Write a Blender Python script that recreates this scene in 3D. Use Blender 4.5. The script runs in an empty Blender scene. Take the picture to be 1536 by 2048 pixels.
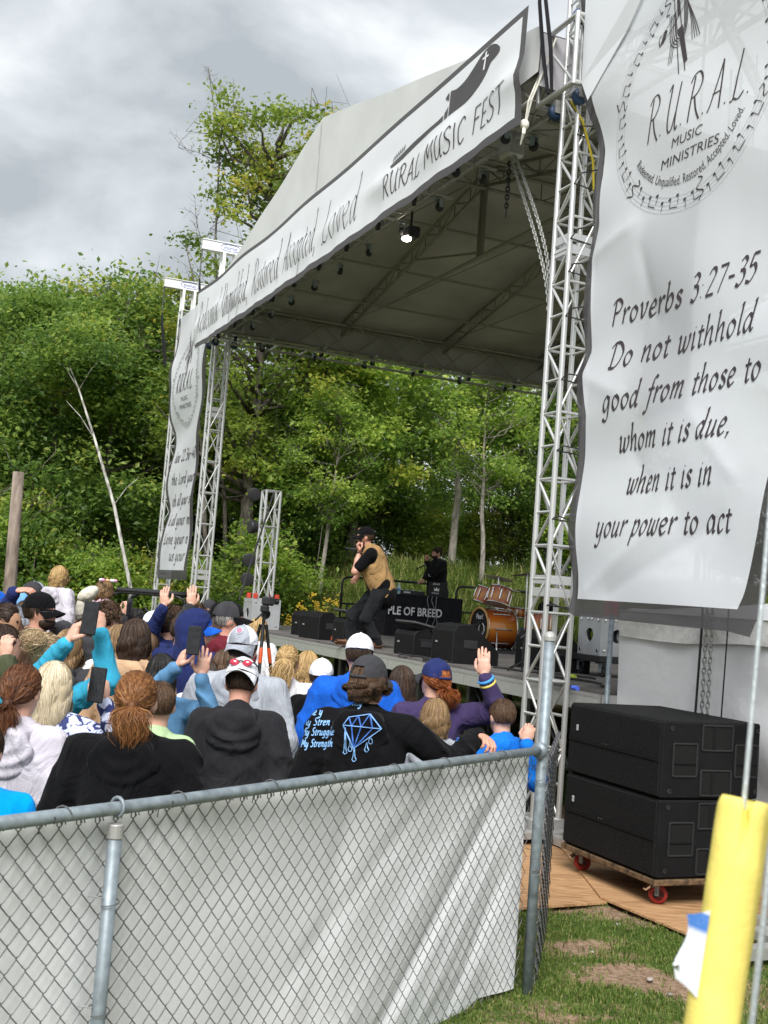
import bpy, math, random
import numpy as np
from mathutils import Matrix, Vector
random.seed(7); RNG = np.random.default_rng(7)
scene = bpy.context.scene
COL = scene.collection
pi = math.pi
# ------------------------------------------------------------------ camera
FPX, PITCH, ROLL, YAW, CAMH = 2294.0, .0782, .0763, 1.166, 1.95
A3 = lambda *a: np.array(a, float)
_fw = A3(0, math.cos(PITCH), math.sin(PITCH)); _u0 = A3(0, -math.sin(PITCH), math.cos(PITCH)); _r0 = A3(1, 0, 0)
_rt = math.cos(ROLL)*_r0 + math.sin(ROLL)*_u0
_up = -math.sin(ROLL)*_r0 + math.cos(ROLL)*_u0
CAM = A3(0, 0, CAMH)
cam = bpy.data.cameras.new('camera'); camo = bpy.data.objects.new('camera', cam); COL.objects.link(camo)
camo.matrix_world = Matrix(((_rt[0], _up[0], -_fw[0], 0), (_rt[1], _up[1], -_fw[1], 0), (_rt[2], _up[2], -_fw[2], CAMH), (0, 0, 0, 1)))
cam.sensor_fit = 'VERTICAL'; cam.sensor_height = 36; cam.sensor_width = 27; cam.lens = FPX/2048*36
cam.clip_start = .05; cam.clip_end = 2000
cam.dof.use_dof = True; cam.dof.focus_distance = 9.0; cam.dof.aperture_fstop = 9.0
scene.camera = camo
# ------------------------------------------------------------------ sky, sun, exposure
SUN_EL, SUN_AZ = math.radians(46), math.radians(-172)      # azimuth from +Y towards +X
world = bpy.data.worlds.new('World'); scene.world = world; world.use_nodes = True
wn = world.node_tree.nodes; wl = world.node_tree.links; wn.clear()
wo = wn.new('ShaderNodeOutputWorld'); bg = wn.new('ShaderNodeBackground'); bg2 = wn.new('ShaderNodeBackground'); wmix = wn.new('ShaderNodeMixShader')
skyt = wn.new('ShaderNodeTexSky'); skyt.sky_type = 'NISHITA'; skyt.sun_disc = False
skyt.sun_elevation = SUN_EL; skyt.sun_rotation = SUN_AZ; skyt.air_density = 1.5; skyt.dust_density = 3
wl.new(skyt.outputs[0], bg.inputs[0]); bg.inputs[1].default_value = .035
tc = wn.new('ShaderNodeTexCoord'); sep = wn.new('ShaderNodeSeparateXYZ'); wl.new(tc.outputs['Generated'], sep.inputs[0])
mx = wn.new('ShaderNodeMath'); mx.operation = 'MAXIMUM'; wl.new(sep.outputs[2], mx.inputs[0]); mx.inputs[1].default_value = 0
ad = wn.new('ShaderNodeMath'); ad.operation = 'ADD'; wl.new(mx.outputs[0], ad.inputs[0]); ad.inputs[1].default_value = .32
dv = wn.new('ShaderNodeVectorMath'); dv.operation = 'DIVIDE'; wl.new(tc.outputs['Generated'], dv.inputs[0])
cb = wn.new('ShaderNodeCombineXYZ')
for i in range(3): wl.new(ad.outputs[0], cb.inputs[i])
wl.new(cb.outputs[0], dv.inputs[1])
n1 = wn.new('ShaderNodeTexNoise'); n1.inputs['Scale'].default_value = 2.7; n1.inputs['Detail'].default_value = 7; n1.inputs['Roughness'].default_value = .52; n1.inputs['Distortion'].default_value = .35
mp = wn.new('ShaderNodeMapping'); mp.inputs['Location'].default_value = (3.35, .35, .4); mp.inputs['Scale'].default_value = (1, .9, 1.9)
wl.new(dv.outputs[0], mp.inputs[0]); wl.new(mp.outputs[0], n1.inputs['Vector'])
cr = wn.new('ShaderNodeValToRGB'); wl.new(n1.outputs[0], cr.inputs[0])
ce = cr.color_ramp.elements; ce[0].position = .36; ce[0].color = (.150, .163, .174, 1); ce[1].position = .62; ce[1].color = (.318, .330, .338, 1)
e = cr.color_ramp.elements.new(.5); e.color = (.226, .239, .250, 1)
wl.new(cr.outputs[0], bg2.inputs[0]); bg2.inputs[1].default_value = 1.0
wl.new(bg.outputs[0], wmix.inputs[1]); wl.new(bg2.outputs[0], wmix.inputs[2]); wmix.inputs[0].default_value = .94
wl.new(wmix.outputs[0], wo.inputs[0])
sun = bpy.data.lights.new('sun', 'SUN'); sun.energy = 1.5; sun.angle = math.radians(28); sun.color = (1, .985, .96)
suno = bpy.data.objects.new('sun', sun); COL.objects.link(suno)
_sd = Vector((math.cos(SUN_EL)*math.sin(SUN_AZ), math.cos(SUN_EL)*math.cos(SUN_AZ), math.sin(SUN_EL)))
suno.rotation_euler = _sd.to_track_quat('Z', 'Y').to_euler(); suno.location = (0, 0, 30)
vs = scene.view_settings; vs.view_transform = 'Standard'; vs.look = 'None'; vs.exposure = 1.78; vs.gamma = 1; vs.use_curve_mapping = False
scene.render.engine = 'CYCLES'
scene.cycles.max_bounces = 8; scene.cycles.transparent_max_bounces = 16; scene.cycles.use_denoising = True
scene.cycles.caustics_reflective = False; scene.cycles.caustics_refractive = False
# ------------------------------------------------------------------ pixel and stage frames
def ray(x, y): return _fw + _rt*(x-768)/FPX - _up*(y-1024)/FPX
def atz(x, y, z): d = ray(x, y); return CAM + d*(z-CAMH)/d[2]
def aty(x, y, Y): d = ray(x, y); return CAM + d*Y/d[1]
ORG = A3(1.531, 10.127, 0); FD = A3(-math.cos(YAW), math.sin(YAW), 0); DD = A3(math.sin(YAW), math.cos(YAW), 0); ZZ = A3(0, 0, 1)
def S(u, v, z): return ORG + FD*u + DD*v + ZZ*z
def onv(x, y, v):
    d = ray(x, y); P = CAM + d*((ORG+DD*v-CAM)@DD)/(d@DD); return float((P-ORG)@FD), float(P[2])
def onu(x, y, u):
    d = ray(x, y); P = CAM + d*((ORG+FD*u-CAM)@FD)/(d@FD); return float((P-ORG)@DD), float(P[2])
def ground(x, y): return 0.0
# ------------------------------------------------------------------ materials
def nodes(name):
    m = bpy.data.materials.new(name); m.use_nodes = True
    nt = m.node_tree; nt.nodes.clear()
    o = nt.nodes.new('ShaderNodeOutputMaterial'); b = nt.nodes.new('ShaderNodeBsdfPrincipled'); nt.links.new(b.outputs[0], o.inputs[0])
    return m, nt, b, o
def ramp(nt, src, stops):
    r = nt.nodes.new('ShaderNodeValToRGB'); nt.links.new(src, r.inputs[0])
    el = r.color_ramp.elements
    while len(el) < len(stops): el.new(.5)
    for e, (p, c) in zip(el, stops): e.position = p; e.color = (*c, 1)
    return r.outputs[0]
def noise(nt, scale, detail=4, vec=None, rough=.55, stretch=None, dist=0):
    t = nt.nodes.new('ShaderNodeTexCoord'); v = t.outputs['Object'] if vec is None else vec
    if stretch:
        p = nt.nodes.new('ShaderNodeMapping'); p.inputs['Scale'].default_value = stretch; nt.links.new(v, p.inputs[0]); v = p.outputs[0]
    n = nt.nodes.new('ShaderNodeTexNoise'); n.inputs['Scale'].default_value = scale; n.inputs['Detail'].default_value = detail
    n.inputs['Roughness'].default_value = rough; n.inputs['Distortion'].default_value = dist
    nt.links.new(v, n.inputs['Vector']); return n.outputs[0]
def bump(nt, b, src, strength=.3, dist=.01):
    k = nt.nodes.new('ShaderNodeBump'); k.inputs['Strength'].default_value = strength; k.inputs['Distance'].default_value = dist
    nt.links.new(src, k.inputs['Height']); nt.links.new(k.outputs[0], b.inputs['Normal'])
_M = {}
def M(name, col, rough=.65, metal=0, var=.18, vs_=6, bmp=.15, bs=60, bd=.004, spec=.4, stretch=None, sheen=0, coat=0):
    if name in _M: return _M[name]
    m, nt, b, o = nodes(name)
    f = noise(nt, vs_, 5, stretch=stretch); c = np.array(col)
    out = ramp(nt, f, [(.3, tuple(np.clip(c*(1-var), 0, 1))), (.7, tuple(np.clip(c*(1+var), 0, 1)))])
    nt.links.new(out, b.inputs['Base Color'])
    b.inputs['Roughness'].default_value = rough; b.inputs['Metallic'].default_value = metal; b.inputs['Specular IOR Level'].default_value = spec
    if sheen: b.inputs['Sheen Weight'].default_value = sheen; b.inputs['Sheen Roughness'].default_value = .5
    if coat: b.inputs['Coat Weight'].default_value = coat
    if bmp: bump(nt, b, noise(nt, bs, 4, stretch=stretch), bmp, bd)
    _M[name] = m; return m
def cloth(name, col, var=.16):
    k = 'cloth_'+name
    if k in _M: return _M[k]
    m = M(k, col, rough=.95, var=var, vs_=9, bmp=0, spec=.08, sheen=.03); nt = m.node_tree; b = [n for n in nt.nodes if n.type == 'BSDF_PRINCIPLED'][0]
    big = noise(nt, 5.5, 3, dist=1.4, rough=.45, stretch=(1.3, 1.3, .8)); fine = noise(nt, 150, 3)
    k1 = nt.nodes.new('ShaderNodeBump'); k1.inputs['Strength'].default_value = .55; k1.inputs['Distance'].default_value = .07; nt.links.new(big, k1.inputs['Height'])
    k2 = nt.nodes.new('ShaderNodeBump'); k2.inputs['Strength'].default_value = .3; k2.inputs['Distance'].default_value = .004; nt.links.new(fine, k2.inputs['Height']); nt.links.new(k1.outputs[0], k2.inputs['Normal']); nt.links.new(k2.outputs[0], b.inputs['Normal'])
    return m
ALU = M('aluminium', (.62, .62, .61), rough=.42, metal=.75, var=.14, vs_=14, bmp=.08)
ALUD = M('aluminium_dull', (.42, .415, .40), rough=.55, metal=.55, var=.2, vs_=9)
GALV = M('galvanised_steel', (.24, .28, .305), rough=.55, metal=.45, var=.28, vs_=22, bmp=.12)
STEEL = M('dark_wire', (.16, .16, .165), rough=.5, metal=.6, var=.25, vs_=30)
CHROME = M('chrome', (.75, .75, .75), rough=.16, metal=1, var=.06)
BLACK = M('black_plastic', (.018, .018, .02), rough=.55, var=.3)
BLKM = M('black_metal', (.02, .02, .021), rough=.4, metal=.2, var=.3)
RUBBER = M('rubber', (.022, .022, .024), rough=.75, var=.3)
WHITEP = M('white_paint', (.78, .78, .77), rough=.5, var=.06)
RED = M('red_plastic', (.55, .05, .03), rough=.45)
INK = M('print_ink', (.05, .04, .045), rough=.7, var=.1, bmp=0)
# ------------------------------------------------------------------ mesh building
def new_obj(name, me, mat=None, parent=None, smooth=False):
    if mat is not None and len(me.materials) == 0: me.materials.append(mat)
    if smooth: me.polygons.foreach_set('use_smooth', [True]*len(me.polygons))
    o = bpy.data.objects.new(name, me); COL.objects.link(o)
    if parent is not None: adopt(o, parent)
    return o
def adopt(o, parent):
    o.parent = parent; o.matrix_parent_inverse = WM(parent).inverted()
def WM(o):
    m = o.matrix_basis.copy()
    if o.parent: m = WM(o.parent) @ o.matrix_parent_inverse @ m
    return m
def tag(o, label=None, cat=None, group=None, kind=None):
    if label: o['label'] = label
    if cat: o['category'] = cat
    if group: o['group'] = group
    if kind: o['kind'] = kind
    return o
ORD = ['first', 'second', 'third', 'fourth', 'fifth', 'sixth', 'seventh', 'eighth', 'ninth', 'tenth', 'eleventh', 'twelfth', 'thirteenth', 'fourteenth', 'fifteenth', 'sixteenth', 'seventeenth', 'eighteenth', 'nineteenth', 'twentieth', 'twenty-first', 'twenty-second', 'twenty-third', 'twenty-fourth', 'twenty-fifth', 'twenty-sixth']
def empty(name, loc, label, cat, group=None):
    o = bpy.data.objects.new(name, None); COL.objects.link(o); o.location = Vector(loc); o.empty_display_size = .1
    return tag(o, label, cat, group)
def mesh_from(name, v, f, mats=None, mi=None):
    me = bpy.data.meshes.new(name); me.from_pydata([tuple(map(float, p)) for p in v] if not isinstance(v, np.ndarray) else v.tolist(), [], f if not isinstance(f, np.ndarray) else f.tolist())
    if mats:
        for m in mats: me.materials.append(m)
    if mi is not None: me.polygons.foreach_set('material_index', mi)
    me.update(); return me
def frame_of(d, hint=(0, 0, 1)):
    d = np.array(d, float); d = d/np.linalg.norm(d); h = np.array(hint, float)
    if abs(d@h) > .97: h = A3(1, 0, 0) if abs(d[0]) < .9 else A3(0, 1, 0)
    a = np.cross(h, d); a /= np.linalg.norm(a); b = np.cross(d, a); return a, b, d
class MB:
    def __init__(s): s.v = []; s.f = []; s.mi = []; s.n = 0
    def add(s, v, f, mi=0):
        v = np.asarray(v, float); s.v.append(v)
        for q in f: s.f.append(tuple(int(i)+s.n for i in q)); s.mi.append(mi)
        s.n += len(v); return s
    def box(s, c, size, R=None, mi=0, bev=0):
        hx, hy, hz = np.array(size)/2.
        if bev and bev < min(hx, hy, hz):
            # chamfered box
            vs = []; 
            for sx in (-1, 1):
                for sy in (-1, 1):
                    for sz in (-1, 1):
                        vs += [(sx*hx, sy*(hy-bev), sz*(hz-bev)), (sx*(hx-bev), sy*hy, sz*(hz-bev)), (sx*(hx-bev), sy*(hy-bev), sz*hz)]
            vs = np.array(vs); idx = lambda a, b, c_, k: ((a*2+b)*2+c_)*3+k
            f = []
            for k in range(3):
                for t in (0, 1):
                    def ii(p, q):
                        w = [0, 0, 0]; w[k] = t; w[(k+1) % 3] = p; w[(k+2) % 3] = q; return idx(*w, k)
                    q = [ii(0, 0), ii(1, 0), ii(1, 1), ii(0, 1)]; f.append(q if t else q[::-1])
            for k in range(3):
                a, b = (k+1) % 3, (k+2) % 3
                for p in (0, 1):
                    for q in (0, 1):
                        w0 = [0, 0, 0]; w0[a] = p; w0[b] = q; w1 = list(w0); w1[k] = 1
                        f.append([idx(*w0, a), idx(*w1, a), idx(*w1, b), idx(*w0, b)] if p == q else [idx(*w0, b), idx(*w1, b), idx(*w1, a), idx(*w0, a)])
            for a in (0, 1):
                for b in (0, 1):
                    for c_ in (0, 1):
                        t3 = [idx(a, b, c_, 0), idx(a, b, c_, 1), idx(a, b, c_, 2)]
                        f.append(t3 if (a+b+c_) % 2 else t3[::-1])
        else:
            vs = np.array([(x*hx, y*hy, z*hz) for x in (-1, 1) for y in (-1, 1) for z in (-1, 1)])
            f = [(0, 1, 3, 2), (4, 6, 7, 5), (0, 4, 5, 1), (2, 3, 7, 6), (0, 2, 6, 4), (1, 5, 7, 3)]
        if R is not None: vs = vs @ np.array(R).T
        return s.add(vs+np.array(c, float), f, mi)
    def beam(s, p0, p1, w, h, mi=0, hint=(0, 0, 1)):
        p0 = np.array(p0, float); p1 = np.array(p1, float); a, b, d = frame_of(p1-p0, hint)
        return s.box((p0+p1)/2, (w, h, np.linalg.norm(p1-p0)), np.stack([a, b, d], 1), mi)
    def cyl(s, p0, p1, r0, r1=None, n=12, caps=True, mi=0):
        r1 = r0 if r1 is None else r1; p0 = np.array(p0, float); p1 = np.array(p1, float); a, b, d = frame_of(p1-p0)
        t = np.arange(n)*2*pi/n; ring = np.cos(t)[:, None]*a+np.sin(t)[:, None]*b
        f = [(i, (i+1) % n, n+(i+1) % n, n+i) for i in range(n)]
        if caps: f += [tuple(range(n))[::-1], tuple(range(n, 2*n))]
        return s.add(np.vstack([p0+ring*r0, p1+ring*r1]), f, mi)
    def tube(s, pts, r, n=6, closed=False, mi=0, caps=True):
        P = np.array(pts, float); k = len(P); rr = np.broadcast_to(np.array(r, float), (k,))
        T = np.gradient(P, axis=0) if not closed else np.roll(P, -1, 0)-np.roll(P, 1, 0)
        T /= np.linalg.norm(T, axis=1)[:, None]+1e-12
        a, b, _ = frame_of(T[0]); rings = []; t = np.arange(n)*2*pi/n
        for i in range(k):
            a = a-T[i]*(a@T[i]); a /= np.linalg.norm(a)+1e-12; b = np.cross(T[i], a)
            rings.append(P[i]+rr[i]*(np.cos(t)[:, None]*a+np.sin(t)[:, None]*b))
        f = []
        for i in range(k if closed else k-1):
            j = (i+1) % k
            for q in range(n): f.append((i*n+q, i*n+(q+1) % n, j*n+(q+1) % n, j*n+q))
        if caps and not closed: f += [tuple(range(n))[::-1], tuple(range((k-1)*n, k*n))]
        return s.add(np.vstack(rings), f, mi)
    def lathe(s, prof, c, axis=(0, 0, 1), n=20, mi=0, sq=(1, 1)):
        a, b, d = frame_of(axis); t = np.arange(n)*2*pi/n; V = []
        for r, z in prof: V.append(np.array(c, float)+d*z+r*(np.cos(t)[:, None]*a*sq[0]+np.sin(t)[:, None]*b*sq[1]))
        f = []
        for i in range(len(prof)-1):
            for q in range(n): f.append((i*n+q, i*n+(q+1) % n, (i+1)*n+(q+1) % n, (i+1)*n+q))
        if prof[0][0] > 1e-4: f.append(tuple(range(n))[::-1])
        if prof[-1][0] > 1e-4: f.append(tuple(range((len(prof)-1)*n, len(prof)*n)))
        return s.add(np.vstack(V), f, mi)
    def ell(s, c, r, R=None, n=12, m=8, mi=0):
        V = []; 
        for i in range(m+1):
            ph = pi*i/m
            for j in range(n): V.append((math.sin(ph)*math.cos(2*pi*j/n), math.sin(ph)*math.sin(2*pi*j/n), -math.cos(ph)))
        V = np.array(V)*np.array(r)
        if R is not None: V = V @ np.array(R).T
        f = [(i*n+j, i*n+(j+1) % n, (i+1)*n+(j+1) % n, (i+1)*n+j) for i in range(m) for j in range(n)]
        return s.add(V+np.array(c, float), f, mi)
    def prism(s, poly, o, a, b, d, mi=0):
        """extrude 2d polygon (in a,b) by vector d from o"""
        P = np.array([np.array(o)+p[0]*np.array(a)+p[1]*np.array(b) for p in poly]); n = len(P); d = np.array(d)
        f = [tuple(range(n))[::-1], tuple(range(n, 2*n))]+[(i, (i+1) % n, n+(i+1) % n, n+i) for i in range(n)]
        return s.add(np.vstack([P, P+d]), f, mi)
    def mesh(s, name, mats=None):
        return mesh_from(name, np.vstack(s.v), s.f, mats, s.mi if mats and len(mats) > 1 else None)
    def build(s, name, mat, parent=None, smooth=False):
        mats = mat if isinstance(mat, (list, tuple)) else [mat]
        me = s.mesh(name, mats)
        if smooth: me.polygons.foreach_set('use_smooth', [True]*len(me.polygons))
        return new_obj(name, me, None, parent)
_UC = {}
def rod(name, p0, p1, r, mat, parent=None, n=10):
    k = (mat.name, n)
    if k not in _UC:
        _UC[k] = MB().cyl((0, 0, 0), (0, 0, 1), 1, n=n).mesh('rod_'+mat.name, [mat]); _UC[k].polygons.foreach_set('use_smooth', [len(p.vertices) == 4 for p in _UC[k].polygons])
    p0 = np.array(p0, float); p1 = np.array(p1, float); a, b, d = frame_of(p1-p0); L = np.linalg.norm(p1-p0)
    o = bpy.data.objects.new(name, _UC[k]); COL.objects.link(o)
    o.matrix_basis = Matrix(((a[0]*r, b[0]*r, d[0]*L, p0[0]), (a[1]*r, b[1]*r, d[1]*L, p0[1]), (a[2]*r, b[2]*r, d[2]*L, p0[2]), (0, 0, 0, 1)))
    if parent is not None: adopt(o, parent)
    return o
_UB = {}
def slab(name, c, size, R, mat, parent=None):
    """shared unit box placed by matrix"""
    if mat.name not in _UB: _UB[mat.name] = MB().box((0, 0, 0), (1, 1, 1)).mesh('slab_'+mat.name, [mat])
    R = np.eye(3) if R is None else np.array(R); m = Matrix.Identity(4)
    for i in range(3):
        for j in range(3): m[i][j] = R[i][j]*size[j]
        m[i][3] = c[i]
    o = bpy.data.objects.new(name, _UB[mat.name]); COL.objects.link(o); o.matrix_basis = m
    if parent is not None: adopt(o, parent)
    return o
RS = np.stack([FD, DD, ZZ], 1)          # stage-aligned rotation (left-handed pair is fine for boxes)
RSP = np.stack([-FD, DD, ZZ], 1)
def rotz(a): return np.array([[math.cos(a), -math.sin(a), 0], [math.sin(a), math.cos(a), 0], [0, 0, 1.]])
def rotx(a): return np.array([[1., 0, 0], [0, math.cos(a), -math.sin(a)], [0, math.sin(a), math.cos(a)]])
def roty(a): return np.array([[math.cos(a), 0, math.sin(a)], [0, 1., 0], [-math.sin(a), 0, math.cos(a)]])
def wav(p, seed, k=9.0, n=7):
    """smooth pseudo noise, p (...,3)"""
    r = np.random.default_rng(seed); out = 0
    for i in range(n):
        d = r.normal(size=3); d /= np.linalg.norm(d); out = out+np.sin(p@d*k*r.uniform(.5, 1.8)+r.uniform(0, 6.3)+1.3*np.sin(p@r.normal(size=3)*k*.35+r.uniform(0, 6)))
    return out/n
# ------------------------------------------------------------------ ground
def sst(a, b, x): t = np.clip((x-a)/(b-a), 0, 1); return t*t*(3-2*t)
def gh(x, y):
    x = np.asarray(x, float); y = np.asarray(y, float)
    bank = 2.8*sst(25.2, 32.0, y+.25*np.sin(x*.7))*sst(-4.6, -1.2, x)*sst(30, 12, x)
    far = 1.2*sst(30, 60, y)
    und = .02*np.sin(x*1.7+.4)*np.sin(y*1.3)*sst(2, 4, np.hypot(x, y))
    return bank+far+und
def dirt(x, y):
    p = np.stack([x, y, 0*x], -1)
    base = .6*wav(p, 5, 2.6)+.75*wav(p, 9, 7.0)+.5*wav(p, 12, 21.)
    for cx_, cy_, rx, ry, a in DPATCH:
        base = base+a*np.exp(-(((x-cx_)/rx)**2+((y-cy_)/ry)**2))
    return base
DPATCH = [(*atz(1185, 1890, 0)[:2], .26, .30, .75), (*atz(1300, 1965, 0)[:2], .34, .26, .8), (*atz(1110, 2040, 0)[:2], .2, .2, .8), (*atz(1230, 2030, 0)[:2], .2, .2, .5), (*atz(1480, 1990, 0)[:2], .4, .4, .4), (*atz(1090, 1850, 0)[:2], .3, .25, -.6), (*atz(1300, 1860, 0)[:2], .35, .3, -.3)]
gx = np.unique(np.concatenate([np.linspace(-260, -30, 24), np.linspace(-30, .3, 60), np.linspace(.3, 3.6, 72), np.linspace(3.6, 30, 50), np.linspace(30, 260, 24)]))
gy = np.unique(np.concatenate([np.linspace(-60, 4, 16), np.linspace(4, 9, 100), np.linspace(9, 50, 80), np.linspace(50, 420, 30)]))
GX, GY = np.meshgrid(gx, gy, indexing='ij'); GZ = gh(GX, GY)
dm = dirt(GX, GY); near = (GX > .2) & (GX < 3.8) & (GY > 3.9) & (GY < 9.2)
GZ = GZ-np.where(near, .012*sst(.1, .5, dm), 0)
nx_, ny_ = GX.shape; idx = np.arange(nx_*ny_).reshape(nx_, ny_)
gf = np.stack([idx[:-1, :-1], idx[1:, :-1], idx[1:, 1:], idx[:-1, 1:]], -1).reshape(-1, 4)
gme = mesh_from('ground', np.stack([GX, GY, GZ], -1).reshape(-1, 3), gf)
at = gme.attributes.new('dirt', 'FLOAT', 'POINT'); at.data.foreach_set('value', dm.reshape(-1).astype(np.float32))
m, nt, b, o = nodes('grass_and_dirt')
an = nt.nodes.new('ShaderNodeAttribute'); an.attribute_name = 'dirt'
ad2 = nt.nodes.new('ShaderNodeMath'); ad2.operation = 'MULTIPLY_ADD'; nt.links.new(noise(nt, 26, 8), ad2.inputs[0]); ad2.inputs[1].default_value = 1.2; nt.links.new(an.outputs['Fac'], ad2.inputs[2])
fac = ramp(nt, ad2.outputs[0], [(.62, (0, 0, 0)), (.90, (1, 1, 1))])
gcol = ramp(nt, noise(nt, 5, 8), [(.3, (.045, .075, .018)), (.55, (.085, .13, .03)), (.75, (.15, .17, .055))])
dcol = ramp(nt, noise(nt, 30, 8), [(.3, (.15, .095, .06)), (.6, (.31, .215, .145)), (.8, (.43, .33, .24))])
mm = nt.nodes.new('ShaderNodeMix'); mm.data_type = 'RGBA'; nt.links.new(fac, mm.inputs[0]); nt.links.new(gcol, mm.inputs[6]); nt.links.new(dcol, mm.inputs[7])
nt.links.new(mm.outputs[2], b.inputs['Base Color']); b.inputs['Roughness'].default_value = .95; b.inputs['Specular IOR Level'].default_value = .1
bump(nt, b, noise(nt, 60, 8), .8, .02)
GRO = new_obj('ground', gme, m, smooth=True); tag(GRO, kind='structure')
# ------------------------------------------------------------------ grass blades (stuff)
def blade_mat(name, c0, c1, c2):
    m, nt, b, o = nodes(name)
    a = nt.nodes.new('ShaderNodeAttribute'); a.attribute_name = 'tint'
    c = ramp(nt, a.outputs['Fac'], [(0, c0), (.5, c1), (1, c2)]); nt.links.new(c, b.inputs['Base Color'])
    b.inputs['Roughness'].default_value = .6; b.inputs['Specular IOR Level'].default_value = .25
    tr = nt.nodes.new('ShaderNodeBsdfTranslucent'); nt.links.new(c, tr.inputs[0]); mxs = nt.nodes.new('ShaderNodeMixShader'); mxs.inputs[0].default_value = .4
    nt.links.new(b.outputs[0], mxs.inputs[1]); nt.links.new(tr.outputs[0], mxs.inputs[2]); nt.links.new(mxs.outputs[0], o.inputs[0])
    return m
GRASSM = blade_mat('grass_blade', (.06, .10, .018), (.13, .21, .035), (.34, .31, .12))
def blades(name, P, h, w, bend, mat, label, cat):
    n = len(P); r = np.random.default_rng(n); az = r.uniform(0, 2*pi, n); side = np.stack([np.cos(az), np.sin(az), 0*az], -1); ben = np.stack([-np.sin(az), np.cos(az), 0*az], -1)
    h = h*r.uniform(.5, 1.25, n)*np.clip(1+.55*wav(P, 31, 6.), .4, 1.7); k = bend*r.uniform(.2, 1.3, n); w = w*r.uniform(.7, 1.3, n)
    mid = P+ben*(k*h*.25)[:, None]+ZZ*(h*.6)[:, None]; tip = P+ben*(k*h)[:, None]+ZZ*(h*np.sqrt(np.clip(1-.5*np.minimum(k, 1.3)**2, .1, 1)))[:, None]
    V = np.stack([P-side*w[:, None], P+side*w[:, None], mid+side*(w*.8)[:, None], mid-side*(w*.8)[:, None], tip], 1).reshape(-1, 3)
    i = np.arange(n)*5; F4 = np.stack([i, i+1, i+2, i+3], -1).tolist(); F3 = np.stack([i+3, i+2, i+4], -1).tolist()
    me = mesh_from(name, V, F4+F3); t = np.clip(.45+.28*r.normal(size=n)+.2*wav(P, 3, 3.), 0, 1); a = me.attributes.new('tint', 'FLOAT', 'FACE'); a.data.foreach_set('value', np.concatenate([t, t]).astype(np.float32))
    return tag(new_obj(name, me, mat), label, cat, kind='stuff')
r = np.random.default_rng(3)
PX = r.uniform(.35, 3.6, 95000); PY = r.uniform(4.4, 8.9, 95000); dn = dirt(PX, PY)
keep = (dn < -.12+.62*r.random(len(PX))) | (r.random(len(PX)) < .02)
PLY = [(atz(1035, 1690, 0), atz(1062, 1818, 0)), ]
q0 = A3(1.09, 7.92, 0); 
def inpoly(x, y, poly):
    ins = np.zeros(len(x), bool); n = len(poly)
    for i in range(n):
        x0, y0 = poly[i][:2]; x1, y1 = poly[(i+1) % n][:2]
        ins ^= ((y0 > y) != (y1 > y)) & (x < (x1-x0)*(y-y0)/(y1-y0+1e-12)+x0)
    return ins
PA = [atz(1000, 1826, 0), atz(1213, 1812, 0), atz(1180, 1690, 0), atz(1015, 1683, 0)]
PB = [atz(1200, 1806, 0), atz(1372, 1880, 0), atz(1640, 1822, 0), atz(1330, 1690, 0), atz(1120, 1702, 0)]
keep &= ~inpoly(PX, PY, PA) & ~inpoly(PX, PY, PB)
PX, PY = PX[keep], PY[keep]
blades('grass', np.stack([PX, PY, gh(PX, PY)-.006], -1), .036, .0032, .9, GRASSM, 'short trampled green grass around the fence foot and plywood', 'grass')
bx_ = r.uniform(-4.5, 12, 45000); by_ = r.uniform(25.2, 33, 45000)
blades('bank_grass', np.stack([bx_, by_, gh(bx_, by_)-.02], -1), .50, .013, 1.0, blade_mat('bank_blade', (.08, .13, .025), (.18, .25, .05), (.42, .38, .16)), 'tall rough grass on the bank behind the stage', 'grass')
bx_ = r.uniform(-30, 14, 14000); by_ = r.uniform(9, 27, 14000)
kk = ((bx_-ORG[0])*FD[0]+(by_-ORG[1])*FD[1] > 12.8) | (((bx_-ORG[0])*DD[0]+(by_-ORG[1])*DD[1]) < -.2) | (((bx_-ORG[0])*FD[0]+(by_-ORG[1])*FD[1]) < .2)
bx_, by_ = bx_[kk], by_[kk]
blades('field_grass', np.stack([bx_, by_, gh(bx_, by_)-.01], -1), .09, .008, .9, GRASSM, 'short field grass under the crowd and stage edges', 'grass')
# ------------------------------------------------------------------ trees
def leaf_mat(name, stops):
    m, nt, b, o = nodes(name)
    a = nt.nodes.new('ShaderNodeAttribute'); a.attribute_name = 'tint'
    c = ramp(nt, a.outputs['Fac'], stops); nt.links.new(c, b.inputs['Base Color'])
    b.inputs['Roughness'].default_value = .45; b.inputs['Specular IOR Level'].default_value = .35
    tr = nt.nodes.new('ShaderNodeBsdfTranslucent'); g = nt.nodes.new('ShaderNodeHueSaturation'); g.inputs['Value'].default_value = 1.7; nt.links.new(c, g.inputs['Color']); nt.links.new(g.outputs[0], tr.inputs[0])
    mxs = nt.nodes.new('ShaderNodeMixShader'); mxs.inputs[0].default_value = .5
    nt.links.new(b.outputs[0], mxs.inputs[1]); nt.links.new(tr.outputs[0], mxs.inputs[2]); nt.links.new(mxs.outputs[0], o.inputs[0])
    return m
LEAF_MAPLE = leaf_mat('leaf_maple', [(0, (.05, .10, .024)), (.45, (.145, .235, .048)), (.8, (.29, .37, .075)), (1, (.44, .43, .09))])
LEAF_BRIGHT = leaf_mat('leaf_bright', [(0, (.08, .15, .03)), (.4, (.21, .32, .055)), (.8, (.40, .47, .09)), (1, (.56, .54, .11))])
LEAF_DARK = leaf_mat('leaf_dark', [(0, (.04, .075, .016)), (.5, (.09, .16, .03)), (1, (.18, .25, .05))])
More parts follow.
